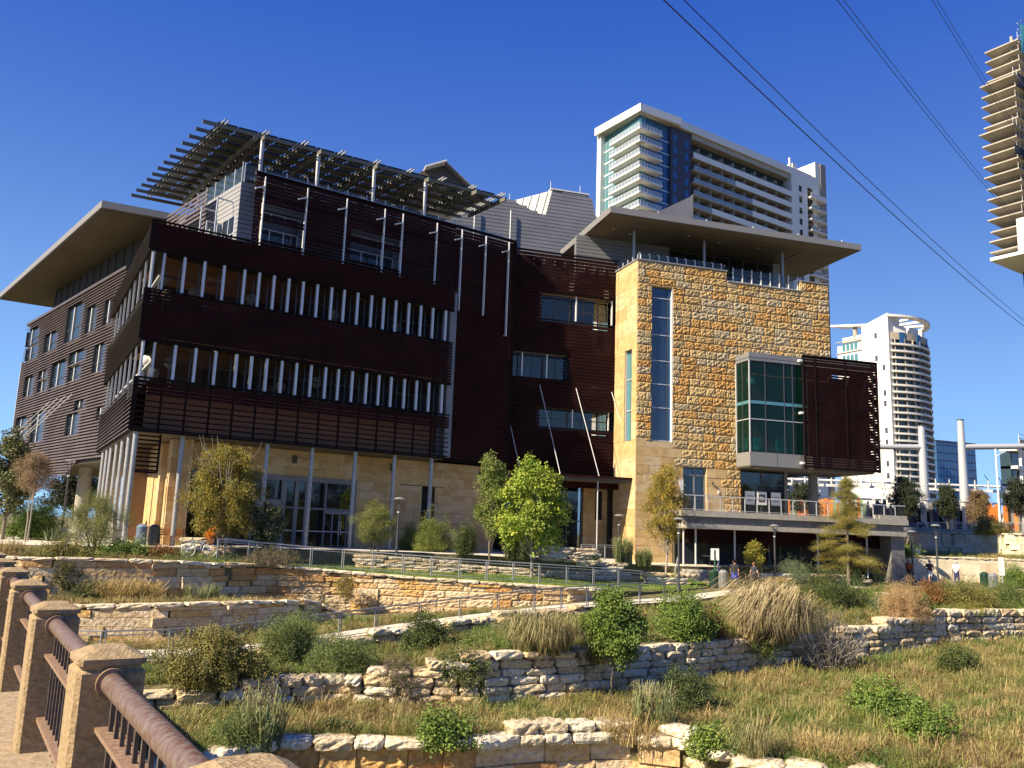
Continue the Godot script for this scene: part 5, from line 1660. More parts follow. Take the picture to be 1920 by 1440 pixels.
func concrete_frame():
	var t := thing("concrete_frame_building", "low white concrete frame with scaffolding at the far street end", "building", Vector3(90.5, 9.8, -150))
	t.rotation.y = deg_to_rad(34.5)
	bl("dark_body", t, M.smoke_glass, 0, 26, 0, 15.5, -3, -1.2)
	for f in 5:
		bl("floor_slab", t, M.stucco, 0, 26, 3.0 + f * 3.2, 3.5 + f * 3.2, -3, 0)
		bl("guard_rail", t, M.alu, 1.0, 26, 4.5 + f * 3.2, 4.58 + f * 3.2, -0.2, -0.12)
		bl("beige_panel", t, M.stucco_beige, 3.5, 7.0, 4.2 + f * 3.2, 5.4 + f * 3.2, -1.1, -1.0)
	for k in 6:
		bl("column", t, M.stucco, 1.6 + k * 4.2, 2.1 + k * 4.2, 0, 16.4, -0.5, -0.05)
	bar("brace", t, M.slab, Vector3(2.2, 6.6, 0.1), Vector3(5.6, 12.8, 0.1), 0.3, 0.3)
	for k in 3:
		bl("roof_rail", t, M.alu, 3.0, 20.0, 17.6 + k * 0.7, 17.7 + k * 0.7, -1, -0.9)
	for k in 5:
		bl("roof_post", t, M.alu, 3.0 + k * 4.0, 3.1 + k * 4.0, 16.3, 19.1, -1, -0.9)
# ---------------------------------------------------------------- street, substation, cars
func make_street_side():
	var st := new_st()
	quad(st, Vector3(26, 9.86, -92), Vector3(110, 9.86, -104), Vector3(110, 9.9, -113), Vector3(26, 9.9, -103))
	structure("street", done(st), M.asphalt)
	st = new_st()
	st_box(st, 28, 90, 9.6, 10.0, -0.3, 0.0, Transform3D(Basis(Vector3.UP, 0.10), Vector3(0, 0, -86.0)))
	structure("street_kerb", done(st), M.concrete)
	fence_screen()
	substation()
	car("parked_car", "red car parked by the orange fence panels on the upper street", "car", mt(0.48, 0.015, 0.02, 0.25), Vector3(61.5, 9.88, -102.5), 0.12, 1.0)
	car("parked_car", "dark blue car on the upper street beside the concrete balcony end", "car", mt(0.03, 0.06, 0.14, 0.25), Vector3(47.8, 9.88, -102.0), 0.14, 1.0)
	# slim pale street lamp
	var t := thing("street_light_pole", "slim tall pale street light pole beside the red car", "street light", Vector3(57.2, 9.8, -99.0))
	rod("pole", t, M.white_steel, Vector3.ZERO, Vector3(0, 9.9, 0), 0.14, 0.09, 12)
	rod("arm", t, M.white_steel, Vector3(0, 9.0, 0), Vector3(1.1, 9.7, 0.2), 0.035, -1.0, 6)
	rod("base", t, M.white_steel, Vector3.ZERO, Vector3(0, 0.5, 0), 0.2, -1.0, 12)

func fence_screen():
	var t := thing("screen_fence", "tall fence of orange, white, grey and blue upright panels along the upper street", "fence", Vector3(30, 9.9, -104.0))
	t.rotation.y = -0.13
	var r := RandomNumberGenerator.new()
	r.seed = 4
	var x := 0.0
	var i := 0
	while x < 46.0:
		var w := r.randf_range(0.22, 0.42)
		var m: Material
		var q := r.randf()
		if x < 9.5:
			m = M.orange if q < 0.55 else (M.orange2 if q < 0.8 else M.green_panel)
		elif x < 13.0:
			m = M.green_panel if q < 0.6 else M.orange
		elif x < 26.0:
			m = M.blue_panel if q < 0.45 else (M.pale_panel if q < 0.75 else M.grey_panel)
		else:
			m = M.orange if q < 0.3 else (M.orange2 if q < 0.5 else (M.grey_panel if q < 0.7 else M.pale_panel))
		bl("panel", t, m, x, x + w, 0.05, 3.3 + r.randf_range(-0.25, 0.2), -0.05, 0.05)
		x += w + (0.02 if r.randf() < 0.7 else 0.35)
		i += 1
	bl("rail", t, M.galv, 0, 46, 0.5, 0.6, -0.12, -0.05)
	bl("rail", t, M.galv, 0, 46, 2.6, 2.7, -0.12, -0.05)
	# dark backing yard wall
	bl("backing", t, M.dark_wall, 12.0, 27, 0, 2.6, -1.2, -1.0)

func pipe_frame(called: String, label: String, at_: Vector3, h: float, arms: Array):
	var t := thing(called, label, "pole", at_, 0.0, "steel dead-end poles of the substation")
	rod("shaft", t, M.galv, Vector3.ZERO, Vector3(0, h, 0), 0.62, 0.40, 20)
	rod("flange", t, M.galv, Vector3(0, 4.2, 0), Vector3(0, 4.4, 0), 0.68, -1.0, 20)
	rod("cap", t, M.dark_steel, Vector3(0, h, 0), Vector3(0, h + 0.12, 0), 0.44, -1.0, 20)
	for a in arms:
		rod("arm", t, M.galv, Vector3(signf(a[0]) * 0.3, a[1], 0), Vector3(a[0], a[2], a[3]), 0.36, -1.0, 16)
		for k in [0.35, 0.8]:
			var p := Vector3(signf(a[0]) * 0.3, a[1], 0).lerp(Vector3(a[0], a[2], a[3]), k)
			rod("bracket", t, M.dark_steel, p + Vector3(0, -0.5, 0), p + Vector3(0, 0.45, 0), 0.16, -1.0, 8)
			rod("insulator", t, M.dark_steel, p + Vector3(0, -1.9, 0.1), p + Vector3(0, -0.5, 0), 0.1, -1.0, 8)

func substation():
	pipe_frame("steel_pole", "tapered grey steel pole with a level pipe arm ending at the louvered bay", Vector3(52.5, 9.6, -107), 13.6, [[-9.5, 10.9, 10.7, 0.0]])
	pipe_frame("steel_pole", "taller tapered grey steel pole carrying a long pipe arm off the picture", Vector3(57.8, 9.6, -107.5), 14.6, [[22.0, 11.2, 12.2, 0.0]])
	var t := thing("switchgear", "white steel switchgear frames and insulators behind the panel fence", "equipment", Vector3(33, 10, -112))
	var r := RandomNumberGenerator.new()
	r.seed = 9
	for k in 8:
		var x := 1.0 + k * 5.2
		for e in [-0.7, 0.7]:
			bar("frame_leg", t, M.white_steel, Vector3(x + e, 0, 0), Vector3(x + e * 0.25, 5.6, 0), 0.16, 0.16)
		bar("cross_beam", t, M.white_steel, Vector3(x - 2.4, 5.6, 0), Vector3(x + 2.4, 5.6, 0), 0.3, 0.34)
		for j in 3:
			var xx := x - 1.7 + j * 1.7
			rod("insulator", t, M.galv, Vector3(xx, 5.75, 0), Vector3(xx, 7.0, 0), 0.16, 0.08, 8)
			bar("switch_arm", t, M.dark_steel, Vector3(xx, 7.0, 0), Vector3(xx + r.randf_range(-1.6, 1.6), 7.0 + r.randf_range(-0.2, 1.2), 0.2), 0.07, 0.07)
	for y in [4.0, 6.3]:
		rod("bus_pipe", t, M.white_steel, Vector3(-2, y, -1.0), Vector3(42, y, -1.0), 0.16, -1.0, 8)
	for k in 9:
		bar("brace", t, M.white_steel, Vector3(2 + k * 4.3, 0, -1.5), Vector3(4.4 + k * 4.3, 5.0, -1.5), 0.12, 0.12)
	for k in 4:
		bl("cabinet", t, M.grey_panel, 4 + k * 9.0, 6.2 + k * 9.0, 0, 2.6, -4, -2)
	bl("transformer", t, M.galv, 3, 7.5, 0, 4.2, -9, -6)
	bl("transformer", t, M.galv, 24, 29, 0, 4.0, -9, -6)
	bl("yard_wall", t, M.stucco_grey, -4, 46, 0, 3.4, -14.4, -14)
	# two leaning pipes above the dark tree
	rod("leaning_pipe", t, M.galv, Vector3(13.2, 6.0, 1.0), Vector3(16.0, 11.8, 1.0), 0.12, -1.0, 8)

func car(called: String, label: String, cat: String, paint: Material, p: Vector3, turn: float, s: float):
	var t := thing(called, label, cat, p, turn, "cars on the upper street")
	var prof := pts2([-2.25, 0.32, -2.28, 0.62, -2.15, 0.80, -1.35, 0.92, -0.75, 1.36, -0.3, 1.46, 0.75, 1.44, 1.45, 1.08, 2.1, 0.98, 2.25, 0.75, 2.22, 0.32])
	obj("body", prism_mesh(prof, -0.86, 0.86), paint, t)
	var glass := pts2([-1.15, 0.96, -0.7, 1.33, -0.28, 1.41, 0.72, 1.39, 1.3, 1.04, 1.2, 0.96])
	obj("side_window", prism_mesh(glass, 0.861, 0.875), M.window_dark, t)
	obj("side_window", prism_mesh(glass, -0.875, -0.861), M.window_dark, t)
	bl("pillar", t, paint, 0.12, 0.2, 0.95, 1.41, 0.875, 0.885)
	bl("door_line", t, M.dark_steel, 0.15, 0.165, 0.4, 0.94, 0.86, 0.866)
	bl("door_handle", t, M.alu, 0.25, 0.42, 0.82, 0.85, 0.86, 0.885)
	bx("windscreen", t, M.window_dark, Vector3(-1.08, 1.16, 0), Vector3(0.72, 0.03, 1.5), Vector3(0, 0, 0.63))
	for q in [[-1.4, 0.86], [-1.4, -0.86], [1.4, 0.86], [1.4, -0.86]]:
		var w := part("wheel", t)
		rod("tyre", w, M.screen_dark, Vector3(q[0], 0.33, q[1] - 0.11), Vector3(q[0], 0.33, q[1] + 0.08), 0.33, -1.0, 20)
		rod("rim", w, M.alu, Vector3(q[0], 0.33, q[1] - 0.12), Vector3(q[0], 0.33, q[1] + 0.1), 0.2, -1.0, 14)
	for z in [-0.62, 0.62]:
		bl("headlight", t, M.lamp_globe, -2.28, -2.18, 0.62, 0.76, z - 0.2, z + 0.2)
		bl("tail_light", t, mt(0.4, 0.02, 0.02, 0.3), 2.16, 2.27, 0.72, 0.88, z - 0.18, z + 0.18)

# ---------------------------------------------------------------- stone walls
func tangent(i: int, x: float) -> float:
	var a := line_at(i, x - 0.35)
	var b := line_at(i, x + 0.35)
	return atan2(-(b.x - a.x), 0.7)   # turn about y

func drystack(called: String, label: String, i: int, x0: float, x1: float, course: float, lmin: float, lmax: float, extra: float, seed_: int, limit := 300):
	var t := thing(called, label, "stone wall")
	var r := RandomNumberGenerator.new()
	r.seed = seed_
	var bed := 0.0
	var lo := 1e9
	var hi := -1e9
	var x := x0
	while x < x1:
		var q := line_at(i, x)
		lo = minf(lo, q.y)
		hi = maxf(hi, q.z)
		x += 0.5
	var y := lo - course * 0.4
	var placed := 0
	var more := []
	while y < hi + extra:
		var h := course * r.randf_range(0.85, 1.2)
		x = x0 + r.randf_range(0.0, 0.4)
		while x < x1:
			var l := r.randf_range(lmin, lmax)
			var turn := tangent(i, x + l * 0.5)
			var dx := l * cos(turn)
			var q := line_at(i, x + dx * 0.5)
			var yc := y + h * 0.5
			var top := yc > q.z + extra - h * 1.0
			if yc > q.y - 0.25 and yc < q.z + extra:
				var sc := Vector3(l * 0.985, h * r.randf_range(0.93, 1.05), r.randf_range(0.55, 0.8))
				var back := 0.06 * (yc - q.y) + r.randf_range(-0.05, 0.06)
				if top:
					sc.z *= 1.25
					sc.y *= r.randf_range(0.85, 1.15)
				var b := Basis(Vector3.UP, turn + r.randf_range(-0.06, 0.06)) * Basis(Vector3.RIGHT, r.randf_range(-0.05, 0.05)) * Basis(Vector3.BACK, r.randf_range(-0.03, 0.03))
				if r.randf() < 0.5:
					b = b * Basis(Vector3.UP, PI)
				var xf := Transform3D(b * Basis.from_scale(sc), Vector3(x + dx * 0.5, yc, q.x + 0.12 - back))
				obj("stone", rock_vars[r.randi() % rock_vars.size()], M["dry%d" % r.randi_range(0, 4)], t, xf)
				placed += 1
			x += dx + r.randf_range(0.0, 0.03)
		y += h * 0.97
	return t

func blockwall(called: String, label: String, i: int, x0: float, x1: float, course: float, lmin: float, lmax: float, kind: String, nk: int, smooth_until: float, seed_: int, cap := true):
	var t := thing(called, label, "stone wall")
	var r := RandomNumberGenerator.new()
	r.seed = seed_
	var lo := 1e9
	var hi := -1e9
	var x := x0
	while x < x1:
		var q := line_at(i, x)
		lo = minf(lo, q.y)
		hi = maxf(hi, q.z)
		x += 0.5
	var y := lo - 0.15
	while y < hi:
		var h := course * (1.0 if r.randf() < 0.5 else (1.3 if r.randf() < 0.5 else 0.75))
		x = x0 + r.randf_range(-0.5, 0.0)
		while x < x1:
			var l := r.randf_range(lmin, lmax)
			var turn := tangent(i, x + l * 0.5)
			var dx := l * cos(turn)
			var q := line_at(i, x + dx * 0.5)
			var y0 := y
			var y1 := minf(y + h, q.z - 0.02)
			if y1 - y0 > 0.06 and y1 > q.y - 0.1:
				var sc := Vector3(l - 0.014, y1 - y0 - 0.014, 0.34)
				var b := Basis(Vector3.UP, turn)
				var rough := x > smooth_until and r.randf() < 0.82
				var m: Mesh = block_vars[r.randi() % block_vars.size()] if rough else unit_box
				if rough:
					sc.z = 0.22
				obj("block", m, M["%s%d" % [kind, r.randi() % nk]], t, Transform3D(b * Basis.from_scale(sc), Vector3(x + dx * 0.5, (y0 + y1) / 2, q.x + 0.0) + b.z * r.randf_range(-0.01, 0.015)))
			x += dx
		y += h
	if kind == "pale":
		var core := new_st()
		x = x0
		while x < x1:
			var p := line_at(i, x)
			var q := line_at(i, minf(x + 0.25, x1))
			quad(core, Vector3(x, p.y - 0.3, p.x + 0.09), Vector3(x + 0.25, q.y - 0.3, q.x + 0.09), Vector3(x + 0.25, q.z, q.x + 0.09), Vector3(x, p.z, p.x + 0.09))
			x += 0.25
		obj("core", done(core), M.pale_joint, t)
	if cap:
		x = x0
		while x < x1:
			var l := r.randf_range(0.7, 1.6)
			var turn := tangent(i, x + l * 0.5)
			var dx := l * cos(turn)
			var q := line_at(i, x + dx * 0.5)
			var b := Basis(Vector3.UP, turn) * Basis(Vector3.BACK, atan2(line_at(i, x + dx).z - line_at(i, x).z, dx))
			obj("capstone", rock_vars[r.randi() % rock_vars.size()], M["dry%d" % [0, 2, 1][r.randi() % 3]], t, Transform3D(b * Basis.from_scale(Vector3(l * 0.99, r.randf_range(0.13, 0.2), 0.62)), Vector3(x + dx * 0.5, q.z + 0.06, q.x - 0.08)))
			x += dx
	return t

func make_walls():
	drystack("dry_stone_wall", "long stepped dry-stacked limestone wall curving across the middle of the garden", 2, -14.0, 30.0, 0.30, 0.55, 1.35, 0.12, 51)
	blockwall("block_wall", "lowest wall of big golden hewn blocks along the bottom edge", 1, -9.0, 5.6, 0.62, 0.9, 1.6, "block", 5, -100.0, 52, false)
	drystack_cap("ledge_stone_row", "row of pale ledge stones topping the lowest golden block wall", 1, -9.0, 10.5, 53)
	blockwall("block_wall", "lower smooth stone retaining wall behind the descending path railing", 4, -22.0, -8.0, 0.36, 0.9, 1.7, "block", 4, 100.0, 54)
	blockwall("block_wall", "upper golden retaining wall with rough sunlit blocks below the lawn railing", 5, -24.0, 5.0, 0.36, 0.8, 1.7, "block", 5, -14.5, 55)
	drystack("ledge_wall", "low broken row of ledge stones in front of the descending path", 3, -9.5, 3.5, 0.26, 0.6, 1.3, 0.16, 56)
	blockwall("pale_wall", "pale sunlit wall behind the walkers at far right", 6, 29.5, 62.0, 0.7, 1.4, 2.4, "pale", 3, 100.0, 57)
	blockwall("pale_wall", "upper pale retaining wall under the street fence at far right", 7, 27.5, 62.0, 0.7, 0.7, 1.3, "pale", 3, 100.0, 58)
	# seat walls of stacked ledge stones on the lawn
	seat_wall("seat_wall", "layered pale seat wall of long slabs on the lawn behind the near lamp post", [Vector2(-8.6, -48.6), Vector2(-6.0, -49.3), Vector2(-3.4, -50.0)], 4, 0.2, 61)
	seat_wall("seat_wall", "low slab wall on the lawn behind the leafy maple trunk", [Vector2(-3.2, -50.9), Vector2(0.5, -51.9), Vector2(4.2, -53.0), Vector2(7.6, -54.6)], 3, 0.18, 62)
	seat_wall("seat_wall", "smooth planter wall of pale slabs between maple and entrance canopy", [Vector2(1.0, -54.8), Vector2(4.6, -55.9), Vector2(7.2, -56.9)], 4, 0.24, 63)
	seat_wall("seat_wall", "rough ledge stones beside the steps and handrail", [Vector2(8.6, -54.0), Vector2(11.4, -55.2)], 3, 0.26, 64)
	seat_wall("seat_wall", "long low slab wall behind the twin lamp posts", [Vector2(17.6, -60.2), Vector2(22.0, -62.0), Vector2(26.0, -63.6)], 2, 0.28, 65)
	seat_wall("seat_wall", "low pale slab edging behind the yellow daisies", [Vector2(15.0, -50.2), Vector2(19.0, -51.6), Vector2(24.0, -53.2), Vector2(29.0, -54.6)], 1, 0.3, 66)
	seat_wall("seat_wall", "big white slabs behind the parked bicycle", [Vector2(-17.3, -45.6), Vector2(-15.4, -46.0)], 2, 0.3, 67)
	# loose ledge stones in the meadow
	var loose := [[-1.6, -29.2, 1.5], [11.0, -33.2, 1.1], [17.0, -37.0, 1.2], [22.8, -36.2, 1.0], [24.2, -36.0, 1.4], [25.6, -36.2, 0.9], [8.6, -25.0, 1.1], [10.2, -24.8, 1.2], [13.2, -24.9, 1.0], [18.3, -25.6, 1.3], [-7.0, -27.4, 1.2]]
	var labels := ["flat pale stone just before the middle of the long wall", "weathered rock half hidden in meadow grass behind the arching clump", "small white stone alone in the right meadow", "pale ledge stone first of three at the right meadow edge", "largest of three ledge stones at the right meadow edge", "last of three ledge stones at the right meadow edge", "pale stone at the bottom edge right of the golden wall", "second pale stone at the bottom edge right of the golden wall", "pale flat stone at the bottom edge below the meadow", "dark edged rock at the bottom right corner", "small ledge stone at the left end of the lower meadow"]
	for k in loose.size():
		var q: Array = loose[k]
		var o := thing("ledge_stone", labels[k], "stone", at(q[0], q[1], 0.1), q[0], "loose ledge stones in the garden")
		obj("stone", rock_vars[k % rock_vars.size()], M["dry%d" % (k % 3)], o, Transform3D(Basis.from_scale(Vector3(q[2], 0.36, 0.7)), Vector3.ZERO))
	# the fence-topped steps up to the plaza
	var st := thing("garden_steps", "pale stone steps with handrails rising to the lower entrance", "steps", Vector3(12.6, 4.95, -57.0), -0.3)
	for k in 6:
		bl("step", st, M.concrete, -1.3, 1.3, k * 0.17, k * 0.17 + 0.16, -0.4 - k * 0.34, -k * 0.34)
	for s in [-1.35, 1.35]:
		rod("handrail", st, M.alu, Vector3(s, 1.0, 0.2), Vector3(s, 2.0, -2.0), 0.03)
		rod("rail_post", st, M.alu, Vector3(s, -0.1, 0.2), Vector3(s, 1.0, 0.2), 0.03)
		rod("rail_post", st, M.alu, Vector3(s, 0.8, -2.0), Vector3(s, 2.0, -2.0), 0.03)
	st = thing("garden_steps", "white stone steps with one handrail by the person in orange", "steps", Vector3(28.9, 5.2, -65.6), -0.5)
	for k in 6:
		bl("step", st, M.pale_path, -1.2, 1.2, k * 0.17, k * 0.17 + 0.16, -0.4 - k * 0.36, -k * 0.36)
	for s in [-1.25]:
		rod("handrail", st, M.alu, Vector3(s + 2.3, 1.0, 0.2), Vector3(s, 2.0, -2.2), 0.035)
		rod("rail_post", st, M.alu, Vector3(s + 2.3, -0.1, 0.2), Vector3(s + 2.3, 1.0, 0.2), 0.035)

func drystack_cap(called: String, label: String, i: int, x0: float, x1: float, seed_: int):
	var t := thing(called, label, "stone wall")
	var r := RandomNumberGenerator.new()
	r.seed = seed_
	for layer in 2:
		var x := x0 + layer * 4.8
		while x < x1:
			var l := r.randf_range(0.7, 1.5)
			var turn := tangent(i, x + l * 0.5)
			var dx := l * cos(turn)
			var q := line_at(i, x + dx * 0.5)
			if layer == 0 or (x > 0.2 and x < 6.0 and r.randf() < 0.85):
				var b := Basis(Vector3.UP, turn + r.randf_range(-0.1, 0.1))
				obj("stone", rock_vars[r.randi() % rock_vars.size()], M["dry%d" % r.randi_range(0, 2)], t, Transform3D(b * Basis.from_scale(Vector3(l, r.randf_range(0.26, 0.36), 0.85)), Vector3(x + dx * 0.5, q.z + 0.1 + layer * 0.3, q.x - 0.05 - layer * 0.15)))
			x += dx + 0.02

func seat_wall(called: String, label: String, pts: Array, courses: int, h: float, seed_: int):
	var t := thing(called, label, "stone wall", Vector3.ZERO, 0.0, "low stone walls on the lawn")
	var r := RandomNumberGenerator.new()
	r.seed = seed_
	for c in courses:
		for k in pts.size() - 1:
			var a: Vector2 = pts[k]
			var b: Vector2 = pts[k + 1]
			var d := (b - a).normalized()
			var s := r.randf_range(-0.2, 0.2)
			while s < a.distance_to(b):
				var l := r.randf_range(0.9, 2.0)
				var p := a + d * (s + l * 0.5)
				var y := ground(p.x, p.y) - 0.08 + (c + 0.5) * h
				var bs := Basis(Vector3.UP, atan2(-d.y, d.x) + r.randf_range(-0.03, 0.03))
				obj("slab", rock_vars[r.randi() % rock_vars.size()], M["dry%d" % [0, 1, 2, 4][r.randi() % 4]], t, Transform3D(bs * Basis.from_scale(Vector3(l, h * 1.04, 0.75 - c * 0.04)), Vector3(p.x, y, p.y)))
				s += l * 0.99
# ---------------------------------------------------------------- railings, lamps, bins, bicycle
func rail_run(called: String, label: String, pts: Array, h: float, step: float, mesh_fill: bool):
	var t := thing(called, label, "railing")
	var wires := new_st()
	for k in pts.size() - 1:
		var a: Vector3 = pts[k]
		var b: Vector3 = pts[k + 1]
		var n := maxi(1, int(round(a.distance_to(b) / step)))
		for i in n:
			var p := a.lerp(b, float(i) / n)
			var q := a.lerp(b, float(i + 1) / n)
			rod("post", t, M.steel, p, p + Vector3(0, h, 0), 0.03, -1.0, 8)
			rod("post", t, M.steel, p.lerp(q, 0.06), p.lerp(q, 0.06) + Vector3(0, h - 0.06, 0), 0.022, -1.0, 6)
			bar("hand_rail", t, M.steel, p + Vector3(0, h, 0), q + Vector3(0, h, 0), 0.06, 0.05)
			bar("panel_rail", t, M.steel, p + Vector3(0, h - 0.14, 0), q + Vector3(0, h - 0.14, 0), 0.03, 0.03)
			bar("panel_rail", t, M.steel, p + Vector3(0, 0.12, 0), q + Vector3(0, 0.12, 0), 0.03, 0.03)
			if mesh_fill:
				for w in 8:
					var y := 0.12 + (h - 0.26) * (w + 0.5) / 8.0
					st_tube(wires, [p + Vector3(0, y, 0), q + Vector3(0, y, 0)], [0.006, 0.006], 4)
				var m := int(p.distance_to(q) / 0.1)
				for w in m:
					var z := p.lerp(q, (w + 0.5) / m)
					st_tube(wires, [z + Vector3(0, 0.12, 0), z + Vector3(0, h - 0.14, 0)], [0.006, 0.006], 4)
	if mesh_fill:
		obj("wire_mesh", done(wires), M.dark_steel, t).set_meta("kind", "stuff")

func along(i: int, xs: Array, dz: float) -> Array:
	var o := []
	for x in xs:
		var q := line_at(i, x)
		o.append(Vector3(x, ground(x, q.x + dz), q.x + dz))
	return o

func lamp_post(label: String, p: Vector3, h: float, dark: bool):
	var t := thing("lamp_post", label, "lamp post", p, 0.0, "garden lamp posts with shallow dish heads")
	var m: Material = M.dark_steel
	rod("base", t, m, Vector3.ZERO, Vector3(0, 0.45, 0), 0.12, -1.0, 14)
	rod("pole", t, m, Vector3(0, 0.4, 0), Vector3(0, h * 0.8, 0), 0.075, 0.055, 14)
	rod("collar", t, M.alu, Vector3(0, h * 0.78, 0), Vector3(0, h * 0.8, 0), 0.085, -1.0, 14)
	for a in 3:
		var ang := a * TAU / 3.0 + 0.4
		var d := Vector3(cos(ang), 0, sin(ang))
		var st := new_st()
		st_tube(st, [Vector3(0, h * 0.79, 0) + d * 0.03, Vector3(0, h * 0.86, 0) + d * 0.06, Vector3(0, h * 0.93, 0) + d * 0.14, Vector3(0, h * 0.975, 0) + d * 0.24], [0.022, 0.02, 0.018, 0.018], 6)
		obj("arm", done(st), m, t)
	var st2 := new_st()
	var rings := [[0.06, 0.01], [0.30, -0.02], [0.33, 0.02], [0.26, 0.07], [0.10, 0.115], [0.0, 0.12]]
	for i in rings.size() - 1:
		for k in 18:
			var a := TAU * k / 18.0
			var b := TAU * (k + 1) / 18.0
			var y0: float = h * 0.975 + rings[i][1]
			var y1: float = h * 0.975 + rings[i + 1][1]
			quad(st2, Vector3(cos(b) * rings[i][0], y0, sin(b) * rings[i][0]), Vector3(cos(a) * rings[i][0], y0, sin(a) * rings[i][0]), Vector3(cos(a) * rings[i + 1][0], y1, sin(a) * rings[i + 1][0]), Vector3(cos(b) * rings[i + 1][0], y1, sin(b) * rings[i + 1][0]))
	obj("head", done(st2), M.steel, t)

func bin(called: String, label: String, p: Vector3, m: Material, sign_: bool):
	var t := thing(called, label, "bin", p, 0.0, "litter and recycling bins")
	rod("liner", t, M.dark_steel, Vector3(0, 0.04, 0), Vector3(0, 0.95, 0), 0.24, -1.0, 20)
	for k in 20:
		var a := TAU * k / 20.0
		var d := Vector3(cos(a), 0, sin(a))
		bx("slat", t, m, d * 0.29 + Vector3(0, 0.52, 0), Vector3(0.06, 0.95, 0.015), Vector3(0, -a + PI / 2, 0))
	rod("ring", t, m, Vector3(0, 0.98, 0), Vector3(0, 1.03, 0), 0.31, -1.0, 24)
	rod("lid", t, m, Vector3(0, 1.03, 0), Vector3(0, 1.17, 0), 0.30, 0.14, 24)
	rod("foot", t, M.dark_steel, Vector3(0, 0.0, 0), Vector3(0, 0.05, 0), 0.26, -1.0, 20)
	if sign_:
		rod("sign_post", t, mt(0.02, 0.09, 0.05, 0.5), Vector3(0.1, 1.1, -0.1), Vector3(0.1, 1.9, -0.1), 0.06)
		bl("sign_plate", t, M.white_steel, -0.17, 0.37, 1.75, 2.5, -0.12, -0.09)
		bl("sign_mark", t, M.dark_steel, 0.04, 0.16, 1.85, 2.4, -0.09, -0.084)

